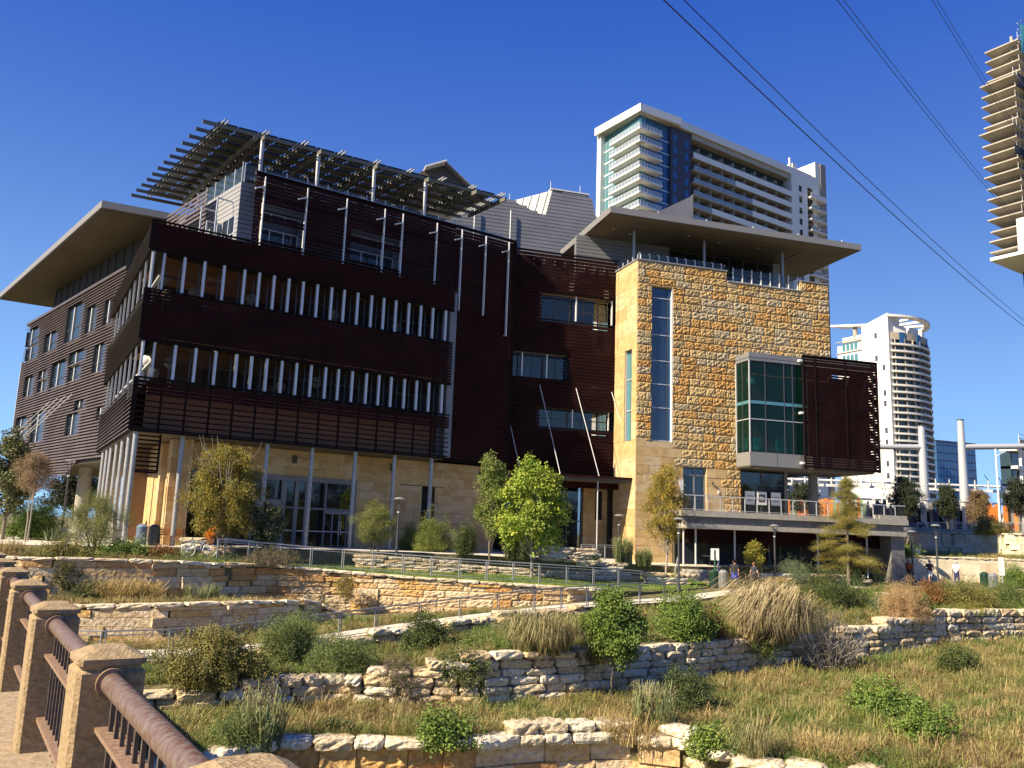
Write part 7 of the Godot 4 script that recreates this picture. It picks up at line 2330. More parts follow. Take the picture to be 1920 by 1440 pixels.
func bush_list() -> Array:
	return [
		["green", -28.57, 6.53, -51.95, 2.69, 2.03, "broad bright green shrub at the left below the wing"],
		["straw", -22.94, 6.16, -40.00, 0.88, 0.76, "golden ornamental grass clump at the left edge"],
		["spiky", -26.69, 6.52, -49.95, 0.95, 0.82, "spiky grey-green agave-like plant among the left shrubs"],
		["olive", -20.39, 6.13, -39.95, 0.76, 1.51, "low olive shrub behind the bridge posts"],
		["green", -18.70, 6.19, -42.50, 0.86, 1.21, "low green shrub before the bins"],
		["rust", -17.13, 6.16, -42.85, 0.68, 0.81, "rusty brown low shrub before the white slabs"],
		["fine", -4.80, 6.56, -55.95, 2.23, 1.48, "feathery green shrub beside the dark narrow door"],
		["fine", -6.31, 6.58, -57.05, 1.69, 0.94, "small feathery shrub behind the dish-headed lamp post"],
		["dark", -2.49, 6.51, -52.85, 2.14, 0.80, "dark leafy shrub at the foot of the shaded stone wall"],
		["lavender", -12.00, 5.82, -44.55, 1.07, 1.74, "wide purple flowering sage mound at the lawn railing"],
		["upright", 0.92, 6.40, -54.25, 1.71, 1.03, "grey-green plume grass left of the maple trunk"],
		["green", 5.65, 6.24, -56.35, 0.85, 0.50, "small rounded shrub on the pale planter wall"],
		["upright", 7.81, 6.16, -57.40, 1.81, 0.94, "tall plume grass before the canopy entrance"],
		["upright", 9.35, 6.11, -58.15, 1.28, 0.88, "second plume grass near the canopy entrance"],
		["blue", 20.51, 5.36, -61.45, 1.55, 1.16, "blue-green rounded shrub beside the front twin lamp"],
		["straw", 18.01, 5.00, -57.50, 0.87, 0.94, "low yellow grass at the foot of the twin lamps"],
		["spiky", 24.52, 5.12, -60.40, 1.22, 0.99, "dark sword-leaved plant under the feathery cypress"],
		["spiky", 26.10, 5.14, -61.05, 1.31, 0.85, "second dark sword-leaved plant near the cypress"],
		["olive", -9.14, 2.81, -28.30, 1.86, 1.88, "broad olive groundcover shrub right of the nearest bridge post"],
		["feather", -7.80, 2.89, -32.20, 2.07, 1.26, "tall feathery green shrub at the path railing"],
		["feather", -5.51, 3.02, -30.40, 1.42, 1.19, "dense feathery dark shrub above the long wall"],
		["dark", -2.96, 3.28, -34.40, 1.52, 1.26, "dark round shrub among the ledge stones"],
		["arch", 1.31, 3.80, -31.65, 1.44, 2.10, "wide arching grass clump above the long dry wall"],
		["arch", 3.36, 3.83, -32.95, 1.04, 0.94, "smaller arching grass beside the young tree crown"],
		["green", 7.46, 3.92, -35.80, 1.99, 1.40, "dense dark green shrub right of the young tree"],
		["rust", 8.96, 3.85, -36.85, 1.40, 0.47, "small orange-brown shrub beside the huge tan grass"],
		["plume", 11.20, 3.76, -38.10, 2.57, 1.97, "huge tan plume grass leaning over the long wall"],
		["dead", 14.18, 2.32, -37.80, 2.55, 1.72, "leafless grey twiggy shrub before the long wall"],
		["lavender", -3.46, 3.22, -29.95, 1.55, 0.68, "purple trailing flowers hanging over the long wall"],
		["creep", -1.52, 3.62, -30.30, 1.42, 0.99, "green creeper spilling over the long wall"],
		["lavender", 2.92, 3.81, -32.25, 0.81, 0.73, "purple trailing flowers below the arching grass"],
		["creep", 10.64, 3.75, -37.80, 1.07, 1.19, "dark creeper on top of the long wall below the plume grass"],
		["dark", 17.81, 4.58, -47.20, 2.03, 2.09, "dark shrub mass in front of the cypress"],
		["yellow", 16.14, 4.37, -45.15, 0.91, 0.80, "yellow daisy clump below the dark shrub mass"],
		["olive", 15.51, 4.49, -47.25, 1.34, 1.07, "olive shrub left of the yellow daisies"],
		["tan", 19.74, 4.48, -43.10, 1.85, 1.31, "fluffy tan grass mound in the right border"],
		["green", 21.13, 4.61, -43.60, 0.96, 0.61, "small green shrub beside the fluffy tan grass"],
		["rust", 23.77, 4.76, -47.50, 1.50, 1.32, "reddish brown shrub behind the small green one"],
		["olive", 25.14, 4.73, -46.80, 1.57, 1.77, "wide olive shrub in the right border"],
		["yellow", 24.30, 4.67, -45.00, 0.57, 1.19, "low yellow flowering mat on the wall top at right"],
		["upright", 28.82, 4.98, -55.45, 1.16, 1.05, "pale green grass tuft behind the right border"],
		["feather", 28.33, 4.79, -49.05, 1.61, 1.39, "feathery green shrub at the right border end"],
		["spiky", 19.21, 4.54, -45.05, 0.85, 0.85, "pale green spiky yucca before the tan grass mound"],
		["green", 38.59, 5.32, -65.25, 1.65, 1.24, "leafy reddish shrub against the pale wall at right"],
		["olive", 45.32, 9.40, -80.10, 1.52, 1.92, "olive shrub between the two pale walls"],
		["green", 31.42, 7.16, -68.35, 1.21, 1.55, "dark green shrub behind the person in orange"],
		["green", -1.65, 1.75, -26.30, 1.11, 1.03, "bright green low shrub in the lower meadow"],
		["sword", -4.68, 1.79, -26.55, 0.67, 0.44, "dark broad-leaved weeds at the left of the lower meadow"],
		["arch", 7.03, 1.75, -25.40, 1.44, 0.83, "arching grass clump in the bottom meadow"],
		["green", 6.36, 1.75, -26.35, 0.96, 0.83, "leafy green shrub left of the bottom arching grass"],
		["dark", 6.48, 1.94, -30.65, 1.74, 1.28, "tall dark green grass mass right of the young tree"],
		["upright", 4.98, 1.79, -28.35, 1.61, 0.89, "tall green weeds before the dark grass mass"],
		["green", 13.13, 1.99, -30.70, 1.55, 1.45, "green weed patch in the middle of the right meadow"],
		["green", 13.20, 1.85, -27.65, 1.48, 1.15, "light green weed patch in the right meadow"],
		["dark", 19.68, 2.51, -37.80, 1.36, 1.05, "dark weed clump near the right ledge stones"],
		["straw", 4.07, 1.75, -27.90, 1.06, 1.06, "dry grass patch left of the tall green weeds"],
		["straw", 9.66, 1.77, -25.95, 0.98, 1.15, "dry straw patch in the bottom right meadow"],
		["feather", -7.31, 1.75, -24.85, 1.10, 0.78, "green weeds below the olive groundcover"],
		["upright", -6.80, 1.74, -25.20, 1.75, 0.64, "tall thin green stem plant before the long wall"],
		["straw", -17.08, 4.34, -38.00, 1.20, 0.96, "tan grasses on the ledge between the two left walls"],
		["straw", -15.94, 4.34, -38.60, 1.15, 1.07, "reddish tan grasses on the ledge between the left walls"],
		["dark", -17.86, 4.35, -37.50, 0.95, 0.85, "dark shrub on the ledge beside the bridge post"],
		["upright", -13.82, 4.21, -40.00, 1.01, 0.91, "pale thin stems on the ledge before the upper wall"],
		["creep", -12.37, 3.05, -31.90, 0.81, 1.21, "green creeper on the lower path railing"],
		["fine", -7.96, 3.32, -34.35, 0.98, 0.78, "leafy green shrub on the descending path"],
	]

# ---------------------------------------------------------------- trees, shrubs, grass
func hue(r: RandomNumberGenerator, a: Color, b: Color) -> Color:
	var c := a.lerp(b, clampf(r.randfn(0.5, 0.3), 0.0, 1.0))
	var v := r.randf_range(0.75, 1.25)
	return Color(c.r * v, c.g * v, c.b * v)

func clusters(r: RandomNumberGenerator, c: Vector3, rad: Vector3, n: int, sc: float, a: Color, b: Color, gap: float, xfs: Array, cols: Array, dome := false, freq := 1.1):
	var nz := FastNoiseLite.new()
	nz.seed = r.randi() % 10000
	nz.frequency = freq
	nz.fractal_octaves = 2
	var made := 0
	var tries := 0
	while made < n and tries < n * 8:
		tries += 1
		var d := Vector3(r.randfn(), r.randfn(), r.randfn()).normalized()
		if dome:
			d.y = absf(d.y)
		var q := pow(r.randf(), 0.42)
		var p := c + d * rad * q * (1.0 + nz.get_noise_3dv(d * 2.0 + c) * 0.55)
		if nz.get_noise_3dv(p * 1.6) < gap:
			continue
		var s := sc * r.randf_range(0.7, 1.3)
		xfs.append(Transform3D(Basis.from_euler(Vector3(r.randf_range(-0.9, 0.9), r.randf() * TAU, r.randf_range(-0.9, 0.9))) * Basis.from_scale(Vector3.ONE * s), p))
		cols.append(hue(r, a, b))
		made += 1

func wander(r: RandomNumberGenerator, a: Vector3, b: Vector3, n: int, amt: float) -> Array:
	var o := []
	for i in n + 1:
		var t := float(i) / n
		var j := amt * sin(t * PI)
		o.append(a.lerp(b, t) + Vector3(r.randf_range(-j, j), r.randf_range(-j, j) * 0.4, r.randf_range(-j, j)))
	return o

func radii(n: int, r0: float, r1: float) -> Array:
	var o := []
	for i in n:
		o.append(lerpf(r0, r1, float(i) / (n - 1)))
	return o

const TREE := {
	# leaf, colour a, colour b, clusters, scale, gap, stems, trunk radius
	"yellow": ["small", Color(0.16, 0.17, 0.035), Color(0.34, 0.25, 0.04), 2100, 1.0, 0.06, 5, 0.05],
	"slender": ["broad", Color(0.14, 0.21, 0.05), Color(0.26, 0.29, 0.07), 800, 1.0, 0.0, 1, 0.07],
	"maple": ["big", Color(0.18, 0.30, 0.035), Color(0.42, 0.46, 0.06), 1500, 1.0, -0.1, 1, 0.10],
	"olive": ["small", Color(0.22, 0.22, 0.05), Color(0.42, 0.28, 0.03), 1000, 1.0, -0.03, 1, 0.08],
	"cypress": ["fine", Color(0.24, 0.24, 0.06), Color(0.40, 0.33, 0.09), 2300, 1.15, 0.0, 1, 0.13],
	"young": ["broad", Color(0.08, 0.15, 0.025), Color(0.20, 0.27, 0.045), 1500, 0.8, -0.08, 1, 0.045],
	"small": ["broad", Color(0.20, 0.22, 0.03), Color(0.36, 0.30, 0.04), 260, 0.9, -0.1, 1, 0.03],
	"dark": ["broad", Color(0.02, 0.035, 0.015), Color(0.05, 0.06, 0.025), 900, 1.3, -0.1, 1, 0.10],
	"brown": ["small", Color(0.17, 0.12, 0.05), Color(0.26, 0.17, 0.07), 750, 1.2, 0.0, 2, 0.07],
	"magnolia": ["big", Color(0.06, 0.08, 0.025), Color(0.20, 0.20, 0.09), 800, 1.1, -0.08, 1, 0.12],
	"pink": ["fine", Color(0.26, 0.18, 0.11), Color(0.36, 0.26, 0.18), 380, 1.2, 0.05, 2, 0.05],
	"oak": ["broad", Color(0.015, 0.022, 0.010), Color(0.04, 0.05, 0.02), 1400, 1.8, -0.12, 2, 0.3],
	"wallsap": ["broad", Color(0.08, 0.10, 0.03), Color(0.16, 0.15, 0.05), 300, 0.75, -0.02, 1, 0.025],
	"thin": ["small", Color(0.20, 0.19, 0.05), Color(0.33, 0.24, 0.07), 160, 0.7, 0.05, 1, 0.02],
	"bluegrey": ["broad", Color(0.07, 0.09, 0.035), Color(0.16, 0.17, 0.09), 520, 0.9, -0.05, 3, 0.04],
	"mesquite": ["fine", Color(0.13, 0.17, 0.04), Color(0.26, 0.26, 0.07), 620, 0.95, 0.0, 5, 0.04],
}

func tree(q: Array, idx: int):
	var k: Array = TREE[q[0]]
	var r := RandomNumberGenerator.new()
	r.seed = 500 + idx
	var names := {"yellow": "elm_tree", "slender": "slender_tree", "maple": "maple_tree", "olive": "yellowing_tree", "cypress": "cypress_tree", "young": "young_tree", "small": "small_tree", "dark": "street_tree", "brown": "bare_tree", "magnolia": "glossy_tree", "pink": "feathery_tree", "oak": "live_oak_tree", "wallsap": "sapling", "thin": "sapling", "bluegrey": "shrub_tree", "mesquite": "mesquite_tree"}
	var t := thing(names[q[0]], q[7], "tree", Vector3(q[1], q[2], q[3]), 0.0, "creekside woods beyond the picture" if idx >= 40 else "")
	var bot: float = q[4]
	var top: float = q[5]
	var w: float = q[6]
	var cy := (bot + top) / 2
	var ry := (top - bot) / 2
	var xfs := []
	var cols := []
	var st := new_st()
	var tr: float = k[7]
	var stems: int = k[6]
	if q[0] == "cypress":
		# tiers of drooping feathery boughs round one leader
		st_tube(st, [Vector3(0, -0.2, 0), Vector3(0, top * 0.5, 0.05), Vector3(0, top, 0)], [tr, tr * 0.6, 0.015], 9)
		for i in 95:
			var f := pow(r.randf(), 0.8)
			var y := lerpf(bot + 0.35, top - 0.1, f)
			var reach := w * (1.0 - f * 0.86) * r.randf_range(0.6, 1.1)
			var a := r.randf() * TAU
			var d := Vector3(cos(a), 0, sin(a))
			var e := Vector3(0, y - 0.15 - reach * 0.06, 0) + d * reach
			st_tube(st, [Vector3(0, y, 0), Vector3(0, y + 0.05, 0) + d * reach * 0.5, e], [0.03, 0.02, 0.008], 5)
			var nb := int(14 + reach * 24)
			for j in nb:
				var s := pow(r.randf(), 0.6)
				var p := Vector3(0, y, 0).lerp(e, s) + Vector3(r.randfn(0, 0.12), r.randfn(0, 0.05) - 0.04, r.randfn(0, 0.12)) * (0.6 + s)
				xfs.append(Transform3D(Basis.from_euler(Vector3(r.randf_range(-0.4, 0.4), r.randf() * TAU, r.randf_range(-0.4, 0.4))) * Basis.from_scale(Vector3(1, 0.5, 1) * r.randf_range(0.7, 1.2)), p))
				cols.append(hue(r, k[1], k[2]))
	else:
		var blobs := []
		var nb := 10 if q[0] != "slender" else 7
		if q[0] == "yellow":
			nb = 18
		for i in nb:
			var f := (i + 0.5) / nb
			var a := i * 2.4 + r.randf()
			var spread := sin(clampf(f * 0.8 + 0.16, 0, 1) * PI) * w * r.randf_range(0.5, 0.72)
			if q[0] == "slender" or q[0] == "olive":
				spread *= 0.75
			blobs.append([Vector3(cos(a) * spread, lerpf(bot + ry * 0.3, top - ry * 0.3, f), sin(a) * spread), Vector3(w * r.randf_range(0.34, 0.6), ry * r.randf_range(0.2, 0.36), w * r.randf_range(0.34, 0.6))])
		blobs.append([Vector3(0, cy, 0), Vector3(w * 0.55, ry * 0.8, w * 0.55)])
		for b in blobs:
			clusters(r, b[0], b[1], int(k[3] / blobs.size()), k[4], k[1], k[2], k[5], xfs, cols, false, 1.3 / maxf(w, 0.8))
		for s in stems:
			var a := s * TAU / stems + 0.7
			var lean := 0.0 if stems == 1 else w * 0.45
			var base := Vector3(cos(a), 0, sin(a)) * (0.0 if stems == 1 else 0.12)
			var head := Vector3(cos(a) * lean, lerpf(cy, top, 0.55), sin(a) * lean)
			var pts := wander(r, base + Vector3(0, -0.25, 0), head, 7, w * 0.05)
			st_tube(st, pts, radii(8, tr, tr * 0.2), 8)
		for b in blobs:
			var y0 := maxf(bot * 0.85, b[0].y - ry * 0.8)
			st_tube(st, wander(r, Vector3(0, y0, 0), b[0], 4, w * 0.06), radii(5, tr * 0.5, tr * 0.14), 6)
		for i in 46:
			var p: Vector3 = xfs[r.randi() % xfs.size()].origin
			var b: Array = blobs[r.randi() % blobs.size()]
			st_tube(st, wander(r, Vector3(p.x * 0.25, maxf(bot * 0.9, p.y - ry * 0.5), p.z * 0.25), p, 3, w * 0.05), radii(4, tr * 0.22, 0.006), 4)
		if q[0] == "yellow":
			for i in 26:
				var a := r.randf() * TAU
				var p := Vector3(cos(a) * w * r.randf_range(0.3, 0.9), top - ry * r.randf_range(0.1, 0.7), sin(a) * w * 0.8)
				st_tube(st, [Vector3(p.x * 0.4, p.y - 1.2, p.z * 0.4), p, p + Vector3(p.x * 0.12, 0.55, p.z * 0.1)], [0.02, 0.012, 0.005], 4)
	obj("trunk", done(st), M.bark_pale if q[0] in ["yellow", "maple", "olive", "pink"] else M.bark, t)
	multi("crown", t, leaf_meshes["%s%d" % [k[0], idx % 3]], M.leaf, xfs, cols)

const BUSH := {
	"green": ["broad", Color(0.07, 0.15, 0.025), Color(0.24, 0.31, 0.05), 0.8],
	"olive": ["small", Color(0.13, 0.14, 0.035), Color(0.27, 0.23, 0.06), 0.85],
	"dark": ["small", Color(0.035, 0.06, 0.018), Color(0.12, 0.15, 0.035), 0.85],
	"fine": ["fine", Color(0.14, 0.20, 0.04), Color(0.30, 0.32, 0.08), 1.0],
	"feather": ["fine", Color(0.08, 0.13, 0.035), Color(0.21, 0.25, 0.07), 0.95],
	"rust": ["small", Color(0.20, 0.085, 0.03), Color(0.30, 0.17, 0.05), 0.8],
	"blue": ["fine", Color(0.13, 0.19, 0.10), Color(0.24, 0.30, 0.17), 0.7],
	"lavender": ["small", Color(0.11, 0.12, 0.05), Color(0.19, 0.16, 0.09), 0.55],
	"creep": ["broad", Color(0.07, 0.11, 0.025), Color(0.17, 0.19, 0.05), 0.55],
	"yellow": ["small", Color(0.13, 0.16, 0.03), Color(0.24, 0.23, 0.04), 0.5],
	"tan": ["fine", Color(0.38, 0.25, 0.12), Color(0.52, 0.36, 0.20), 0.75],
}
const CLUMP := {
	# blades, colour a, colour b, tufts per m2 of base, height factor
	"straw": ["straw", Color(0.30, 0.22, 0.08), Color(0.46, 0.35, 0.16), 26.0, 1.9],
	"arch": ["arch", Color(0.16, 0.17, 0.06), Color(0.36, 0.29, 0.14), 7.0, 1.0],
	"plume": ["arch", Color(0.24, 0.20, 0.09), Color(0.55, 0.44, 0.27), 10.0, 1.0],
	"upright": ["upright", Color(0.11, 0.16, 0.05), Color(0.27, 0.28, 0.13), 7.0, 1.0],
	"sword": ["sword", Color(0.035, 0.06, 0.02), Color(0.09, 0.12, 0.04), 8.0, 1.2],
	"spiky": ["sword", Color(0.07, 0.11, 0.045), Color(0.20, 0.25, 0.14), 5.0, 1.2],
}

func bush(q: Array, idx: int):
	var r := RandomNumberGenerator.new()
	r.seed = 900 + idx
	var h: float = q[4]
	var w: float = q[5]
	var xfs := []
	var cols := []
	if CLUMP.has(q[0]):
		var c: Array = CLUMP[q[0]]
		var t := thing("grass_clump" if q[0] != "sword" and q[0] != "spiky" else "yucca_plant", q[6], "plant", Vector3(q[1], q[2] - 0.03, q[3]))
		var spread := 0.55 if q[0] in ["arch", "plume", "spiky"] else 0.85
		var n := maxi(3, int(c[3] * PI * w * w * spread * spread))
		for i in mini(n, 160):
			var a := r.randf() * TAU
			var d := sqrt(r.randf()) * w * spread
			var s: float = h * c[4] * r.randf_range(0.75, 1.1)
			var p := Vector3(cos(a) * d, 0, sin(a) * d * 0.8)
			var lean := Vector3(sin(a) * 0.1, 0, -cos(a) * 0.1) * d / w
			if q[0] == "plume":
				lean += Vector3(0.12, 0, -0.32)
			xfs.append(Transform3D(Basis.from_euler(lean) * Basis(Vector3.UP, r.randf() * TAU) * Basis.from_scale(Vector3(maxf(s, 0.8), s, maxf(s, 0.8))), p))
			cols.append(hue(r, c[1], c[2]))
		multi("blades", t, leaf_meshes["%s%d" % [c[0], idx % 3]], M.blade, xfs, cols)
		if q[0] == "plume" or q[0] == "upright":
			var xs := []
			var cs := []
			for i in 60 if q[0] == "plume" else 22:
				var a := r.randf() * TAU
				var d := sqrt(r.randf()) * w * 0.85
				var s := h * r.randf_range(0.75, 1.05)
				xs.append(Transform3D(Basis.from_euler(Vector3(r.randf_range(-0.3, 0.3), a, r.randf_range(-0.3, 0.3))) * Basis.from_scale(Vector3(0.35, 0.9, 0.35)), Vector3(cos(a) * d, s * 0.95, sin(a) * d * 0.7)))
				cs.append(hue(r, Color(0.40, 0.30, 0.17), Color(0.62, 0.50, 0.33)))
			multi("plumes", t, leaf_meshes["fine0"], M.blade, xs, cs)
		return
	if q[0] == "dead":
		var t := thing("bare_shrub", q[6], "shrub", Vector3(q[1], q[2], q[3]))
		var st := new_st()
		var tw := new_st()
		for i in 64:
			var a := r.randf() * TAU
			var e := Vector3(cos(a) * w * r.randf_range(0.2, 1.0), h * r.randf_range(0.45, 1.0), sin(a) * w * 0.6 * r.randf_range(0.2, 1.0))
			var pts := wander(r, Vector3(cos(a) * 0.15, -0.1, sin(a) * 0.1), e, 5, 0.12)
			st_tube(st, pts, radii(6, 0.03, 0.010), 5)
			for j in 16:
				var b: Vector3 = pts[2 + r.randi() % 4]
				var d := Vector3(r.randfn(), absf(r.randfn()) + 0.3, r.randfn()).normalized() * r.randf_range(0.2, 0.6)
				st_tube(tw, [b, b + d * 0.5 + Vector3(0, 0.03, 0), b + d], [0.010, 0.008, 0.005], 3)
		obj("branches", done(st), M.bark_pale, t)
		obj("twigs", done(tw), M.bark_pale, t)
		return
	var k: Array = BUSH[q[0]]
	var t2 := thing("shrub", q[6], "shrub", Vector3(q[1], q[2], q[3]))
	var n := int(clampf(h * w * 330.0, 140, 1300))
	if q[0] == "creep" or (q[0] == "lavender" and idx > 20):
		clusters(r, Vector3(0, -h * 0.15, 0.25), Vector3(w, h * 0.55, 0.5), n, k[3], k[1], k[2], -0.1, xfs, cols, false, 1.6)
	else:
		for i in 5:
			var a := i * 1.9 + r.randf()
			var f := 0.45 if i > 0 else 0.0
			clusters(r, Vector3(cos(a) * w * f, h * 0.06, sin(a) * w * f * 0.7), Vector3(w * 0.62, h * r.randf_range(0.7, 1.0), w * 0.55), n / 5, k[3], k[1], k[2], -0.14, xfs, cols, true, 1.2 / maxf(w, 0.7))
	multi("foliage", t2, leaf_meshes["%s%d" % [k[0], idx % 3]], M.leaf, xfs, cols)
	var st := new_st()
	for i in 9:
		var p: Vector3 = xfs[r.randi() % xfs.size()].origin
		st_tube(st, wander(r, Vector3(p.x * 0.15, -0.1, p.z * 0.15), p, 3, 0.05), radii(4, 0.018, 0.006), 4)
	obj("stems", done(st), M.bark, t2)
	if q[0] == "lavender" or q[0] == "yellow":
		var xs := []
		var cs := []
		for i in int(n * 0.28):
			var b: Transform3D = xfs[r.randi() % xfs.size()]
			xs.append(Transform3D(b.basis * Basis.from_scale(Vector3.ONE * 0.5), b.origin * 1.05 + Vector3(0, 0.05, 0)))
			cs.append(hue(r, Color(0.22, 0.09, 0.26), Color(0.36, 0.18, 0.40)) if q[0] == "lavender" else hue(r, Color(0.55, 0.40, 0.02), Color(0.65, 0.50, 0.04)))
		multi("blossoms", t2, leaf_meshes["small1"], M.leaf, xs, cs)

func field(called: String, label: String, mesh: String, i: int, x0: float, x1: float, density: float, smin: float, smax: float, pal: Array, seed_: int, skip: Callable, cat: String, near_in := 0.35, far_in := 0.35):
	var r := RandomNumberGenerator.new()
	r.seed = seed_
	var nz := FastNoiseLite.new()
	nz.seed = seed_
	nz.frequency = 0.16
	var nz2 := FastNoiseLite.new()
	nz2.seed = seed_ + 7
	nz2.frequency = 0.6
	var lots := [[[], []], [[], []], [[], []]]
	var x := x0
	while x < x1:
		var a := line_at(i, x)
		var b := line_at(i + 1, x)
		var dz := (a.x - near_in) - (b.x + far_in)
		var n := int(dz * 0.5 * density + r.randf())
		for k in n:
			var xx := x + r.randf() * 0.5
			var z := a.x - near_in - r.randf() * dz
			if skip.call(xx, z):
				continue
			var v := nz.get_noise_2d(xx, z) * 1.6 + nz2.get_noise_2d(xx, z) * 0.6
			if v < -0.62 and r.randf() < 0.6:
				continue
			var ci := clampf(0.5 + v * 0.75 + r.randfn(0, 0.16), 0.0, 0.999) * (pal.size() - 1)
			var c: Color = pal[int(ci)].lerp(pal[int(ci) + 1], ci - int(ci))
			var m := r.randf_range(0.75, 1.25)
			var s := r.randf_range(smin, smax) * (1.0 + nz2.get_noise_2d(xx + 90, z) * 0.6)
			var l: Array = lots[r.randi() % 3]
			l[0].append(Transform3D(Basis.from_euler(Vector3(r.randf_range(-0.18, 0.18), r.randf() * TAU, r.randf_range(-0.18, 0.18))) * Basis.from_scale(Vector3(s, s * r.randf_range(0.8, 1.2), s)), Vector3(xx, ground(xx, z) - 0.02, z)))
			l[1].append(Color(c.r * m, c.g * m, c.b * m))
		x += 0.5
	var t := Node3D.new()
	t.name = numbered(called)
	add_child(t)
	t.set_meta("label", label)
	t.set_meta("category", cat)
	t.set_meta("kind", "stuff")
	for k in 3:
		multi("blades", t, leaf_meshes["%s%d" % [mesh, k]], M.blade, lots[k][0], lots[k][1])

func weeds(called: String, label: String, i: int, x0: float, x1: float, density: float, seed_: int):
	var r := RandomNumberGenerator.new()
	r.seed = seed_
	var nz := FastNoiseLite.new()
	nz.seed = seed_
	nz.frequency = 0.3
	var lots := [[[], []], [[], []], [[], []]]
	var pal := [Color(0.07, 0.14, 0.025), Color(0.17, 0.22, 0.04), Color(0.11, 0.13, 0.04), Color(0.24, 0.20, 0.07), Color(0.20, 0.10, 0.05)]
	var x := x0
	while x < x1:
		var a := line_at(i, x)
		var b := line_at(i + 1, x)
		var dz := a.x - b.x - 0.8
		for k in int(dz * 0.5 * density * 3.0):
			var xx := x + r.randf() * 0.5
			var z := a.x - 0.4 - r.randf() * dz
			var v := nz.get_noise_2d(xx, z)
			if v < 0.06 + r.randf() * 0.15:
				continue
			var kind := int(clampf((nz.get_noise_2d(xx * 0.5 + 200.0, z * 0.5) + 0.5) * 3.0, 0, 2))
			var c: Color = pal[clampi(int(kind + r.randfn(0.6, 0.9)), 0, 4)]
			var m := r.randf_range(0.8, 1.25)
			var s := r.randf_range(0.55, 1.1)
			var l: Array = lots[kind]
			l[0].append(Transform3D(Basis.from_euler(Vector3(r.randf_range(-0.5, 0.5), r.randf() * TAU, r.randf_range(-0.5, 0.5))) * Basis.from_scale(Vector3(s, s * 1.2, s)), Vector3(xx, ground(xx, z) + r.randf_range(0.02, 0.22) + v * 0.35, z)))
			l[1].append(Color(c.r * m, c.g * m, c.b * m))
		x += 0.5
	var t := Node3D.new()
	t.name = numbered(called)
	add_child(t)
	t.set_meta("label", label)
	t.set_meta("category", "weeds")
	t.set_meta("kind", "stuff")
	for k in 3:
		multi("leaves", t, leaf_meshes[["broad1", "fine2", "small0"][k]], M.leaf, lots[k][0], lots[k][1])

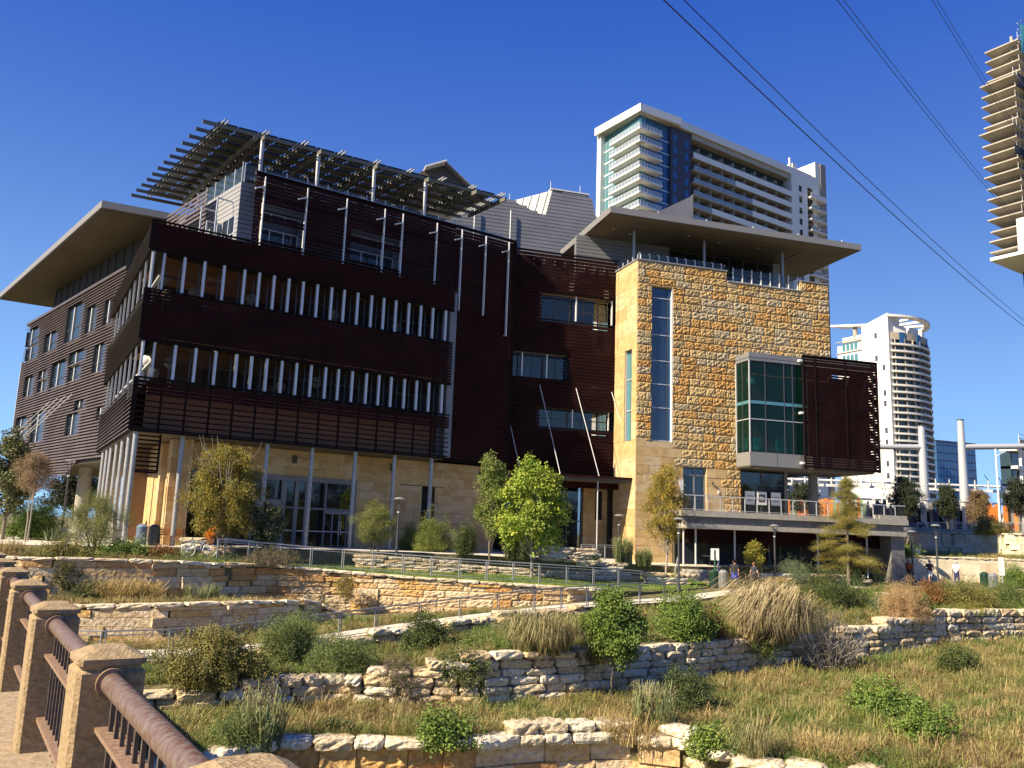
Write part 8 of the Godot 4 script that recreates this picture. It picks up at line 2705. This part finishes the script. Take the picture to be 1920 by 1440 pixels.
func make_plants():
	var i := 0
	for q in tree_list():
		tree(q, i)
		i += 1
	i = 0
	for q in bush_list():
		bush(q, i)
		i += 1
	var no := func(_x, _z): return false
	var green := Color(0.10, 0.17, 0.03)
	var olive := Color(0.21, 0.22, 0.055)
	var straw := Color(0.42, 0.33, 0.14)
	var brown := Color(0.25, 0.17, 0.075)
	field("meadow_grass", "tall unmown green and straw meadow grass between the lower walls", "meadow", 1, -13.0, 36.0, 85.0, 0.8, 1.5, [green, green, olive, green, olive, straw, olive, brown], 701, no, "grass")
	field("straw_grass", "thin dry stalks mixed into the lower meadow", "straw", 1, -13.0, 36.0, 13.0, 0.8, 1.6, [olive, straw, brown], 702, no, "grass")
	field("bank_grass", "mixed weeds and grass on the bank above the long wall", "meadow", 2, -16.0, 42.0, 40.0, 0.5, 1.1, [green, olive, green, brown, olive, straw], 703, no, "grass", 0.6)
	field("lawn_grass", "short bright green lawn grass behind the steel railing", "lawn", 5, -13.3, 12.8, 190.0, 0.8, 1.3, [Color(0.13, 0.22, 0.035), Color(0.22, 0.31, 0.06), Color(0.28, 0.32, 0.08)], 704, no, "grass", 0.6, 0.5)
	field("ledge_grass", "tan and green grass on the ledge between the two left walls", "meadow", 4, -26.0, -8.6, 30.0, 0.6, 1.2, [green, brown, straw, olive], 705, no, "grass")
	field("path_weeds", "low weeds between path and retaining wall", "meadow", 3, -26.0, 3.0, 20.0, 0.5, 1.1, [green, olive, brown, straw], 706, func(x, z): return z > line_at(3, x).x - 2.7, "grass")
	field("upper_bed_grass", "olive ground cover behind the upper wall by the bicycle", "meadow", 5, -32.0, -13.2, 26.0, 0.4, 0.9, [green, olive, brown], 707, no, "grass", 0.5)
	field("border_grass", "grass along the border beside the pale path", "meadow", 5, 13.0, 30.0, 18.0, 0.4, 0.8, [olive, straw, green], 708, no, "grass", 0.5)
	field("strip_weeds", "weeds on the strip between the two pale walls", "meadow", 6, 31.0, 60.0, 14.0, 0.6, 1.2, [green, olive, straw], 709, no, "grass", 0.5)
	weeds("meadow_weeds", "scattered leafy weeds through the lower meadow", 1, -13.0, 36.0, 9.0, 801)
	weeds("bank_weeds", "scattered leafy weeds above the long wall", 2, -14.0, 40.0, 10.0, 802)
	# woods on the far bank of the creek, beyond the right edge, mirrored in the glass
	for k in 13:
		var q := ["oak", 52.0 + (k % 4) * 13.0 + k * 1.3, 2.0, -34.0 + k * 5.5, 2.0, 13.0 + (k * 7 % 5) * 1.6, 6.2, "dark creekside tree beyond the right edge of the picture"]
		q[2] = ground(q[1], minf(q[3], 0.0))
		tree(q, 40 + k)
	# a few loose vines on the rooftop under the solar array
	var xfs := []
	var cols := []
	var r := RandomNumberGenerator.new()
	r.seed = 44
	var fa := frame(PC, 55.5)
	var t := thing("rooftop_planting", "green climbing plants on the roof terrace under the solar array", "plant", fa * Vector3(18.5, 29.6, -4.0))
	for b in [[-2.0, 0.9], [0.6, 1.3], [2.2, 0.8]]:
		clusters(r, Vector3(b[0] * 0.82, b[1] * 0.6, -b[0] * 0.57), Vector3(1.1, b[1], 0.9), 160, 0.9, Color(0.05, 0.09, 0.02), Color(0.13, 0.17, 0.04), -0.1, xfs, cols, false, 1.0)
	multi("foliage", t, leaf_meshes["broad1"], M.leaf, xfs, cols)
func cable_ends() -> Array:
	return [
		[Vector3(6.49, 33.78, -36.00), Vector3(64.36, 37.49, -105.00)],
		[Vector3(7.76, 34.86, -37.50), Vector3(65.48, 38.21, -106.00)],
		[Vector3(21.19, 45.04, -52.00), Vector3(64.93, 51.08, -105.00)],
		[Vector3(22.04, 45.76, -53.00), Vector3(65.91, 51.65, -106.00)],
		[Vector3(32.99, 52.21, -62.00), Vector3(66.61, 62.31, -105.00)],
		[Vector3(33.92, 52.93, -63.00), Vector3(67.62, 63.00, -106.00)],
	]

# ---------------------------------------------------------------- power lines
func make_cables():
	var cab := mt(0.015, 0.015, 0.017, 0.6)
	# sag, radius, label
	var runs := [
		[1.2, 0.035, "thickest lower black power cable of the long near pair"],
		[1.2, 0.028, "upper black power cable of the long near pair"],
		[0.8, 0.028, "lower cable of the middle pair of power lines"],
		[0.8, 0.026, "upper cable of the middle pair of power lines"],
		[0.6, 0.026, "lower cable of the short top right pair of power lines"],
		[0.6, 0.024, "upper cable of the short top right pair of power lines"]]
	var ends := cable_ends()
	for i in runs.size():
		var a: Vector3 = ends[i][0]
		var b: Vector3 = ends[i][1]
		var d := b - a
		a -= d * 0.35
		b += d * 0.12
		var t := thing("power_cable", runs[i][2], "cable", Vector3.ZERO, 0.0, "overhead power cables")
		var st := new_st()
		var pts := []
		var rad := []
		for k in 41:
			var s := k / 40.0
			pts.append(a.lerp(b, s) - Vector3(0, 4.0 * runs[i][0] * s * (1.0 - s), 0))
			rad.append(runs[i][1])
		st_tube(st, pts, rad, 6)
		obj("wire", done(st), cab, t)
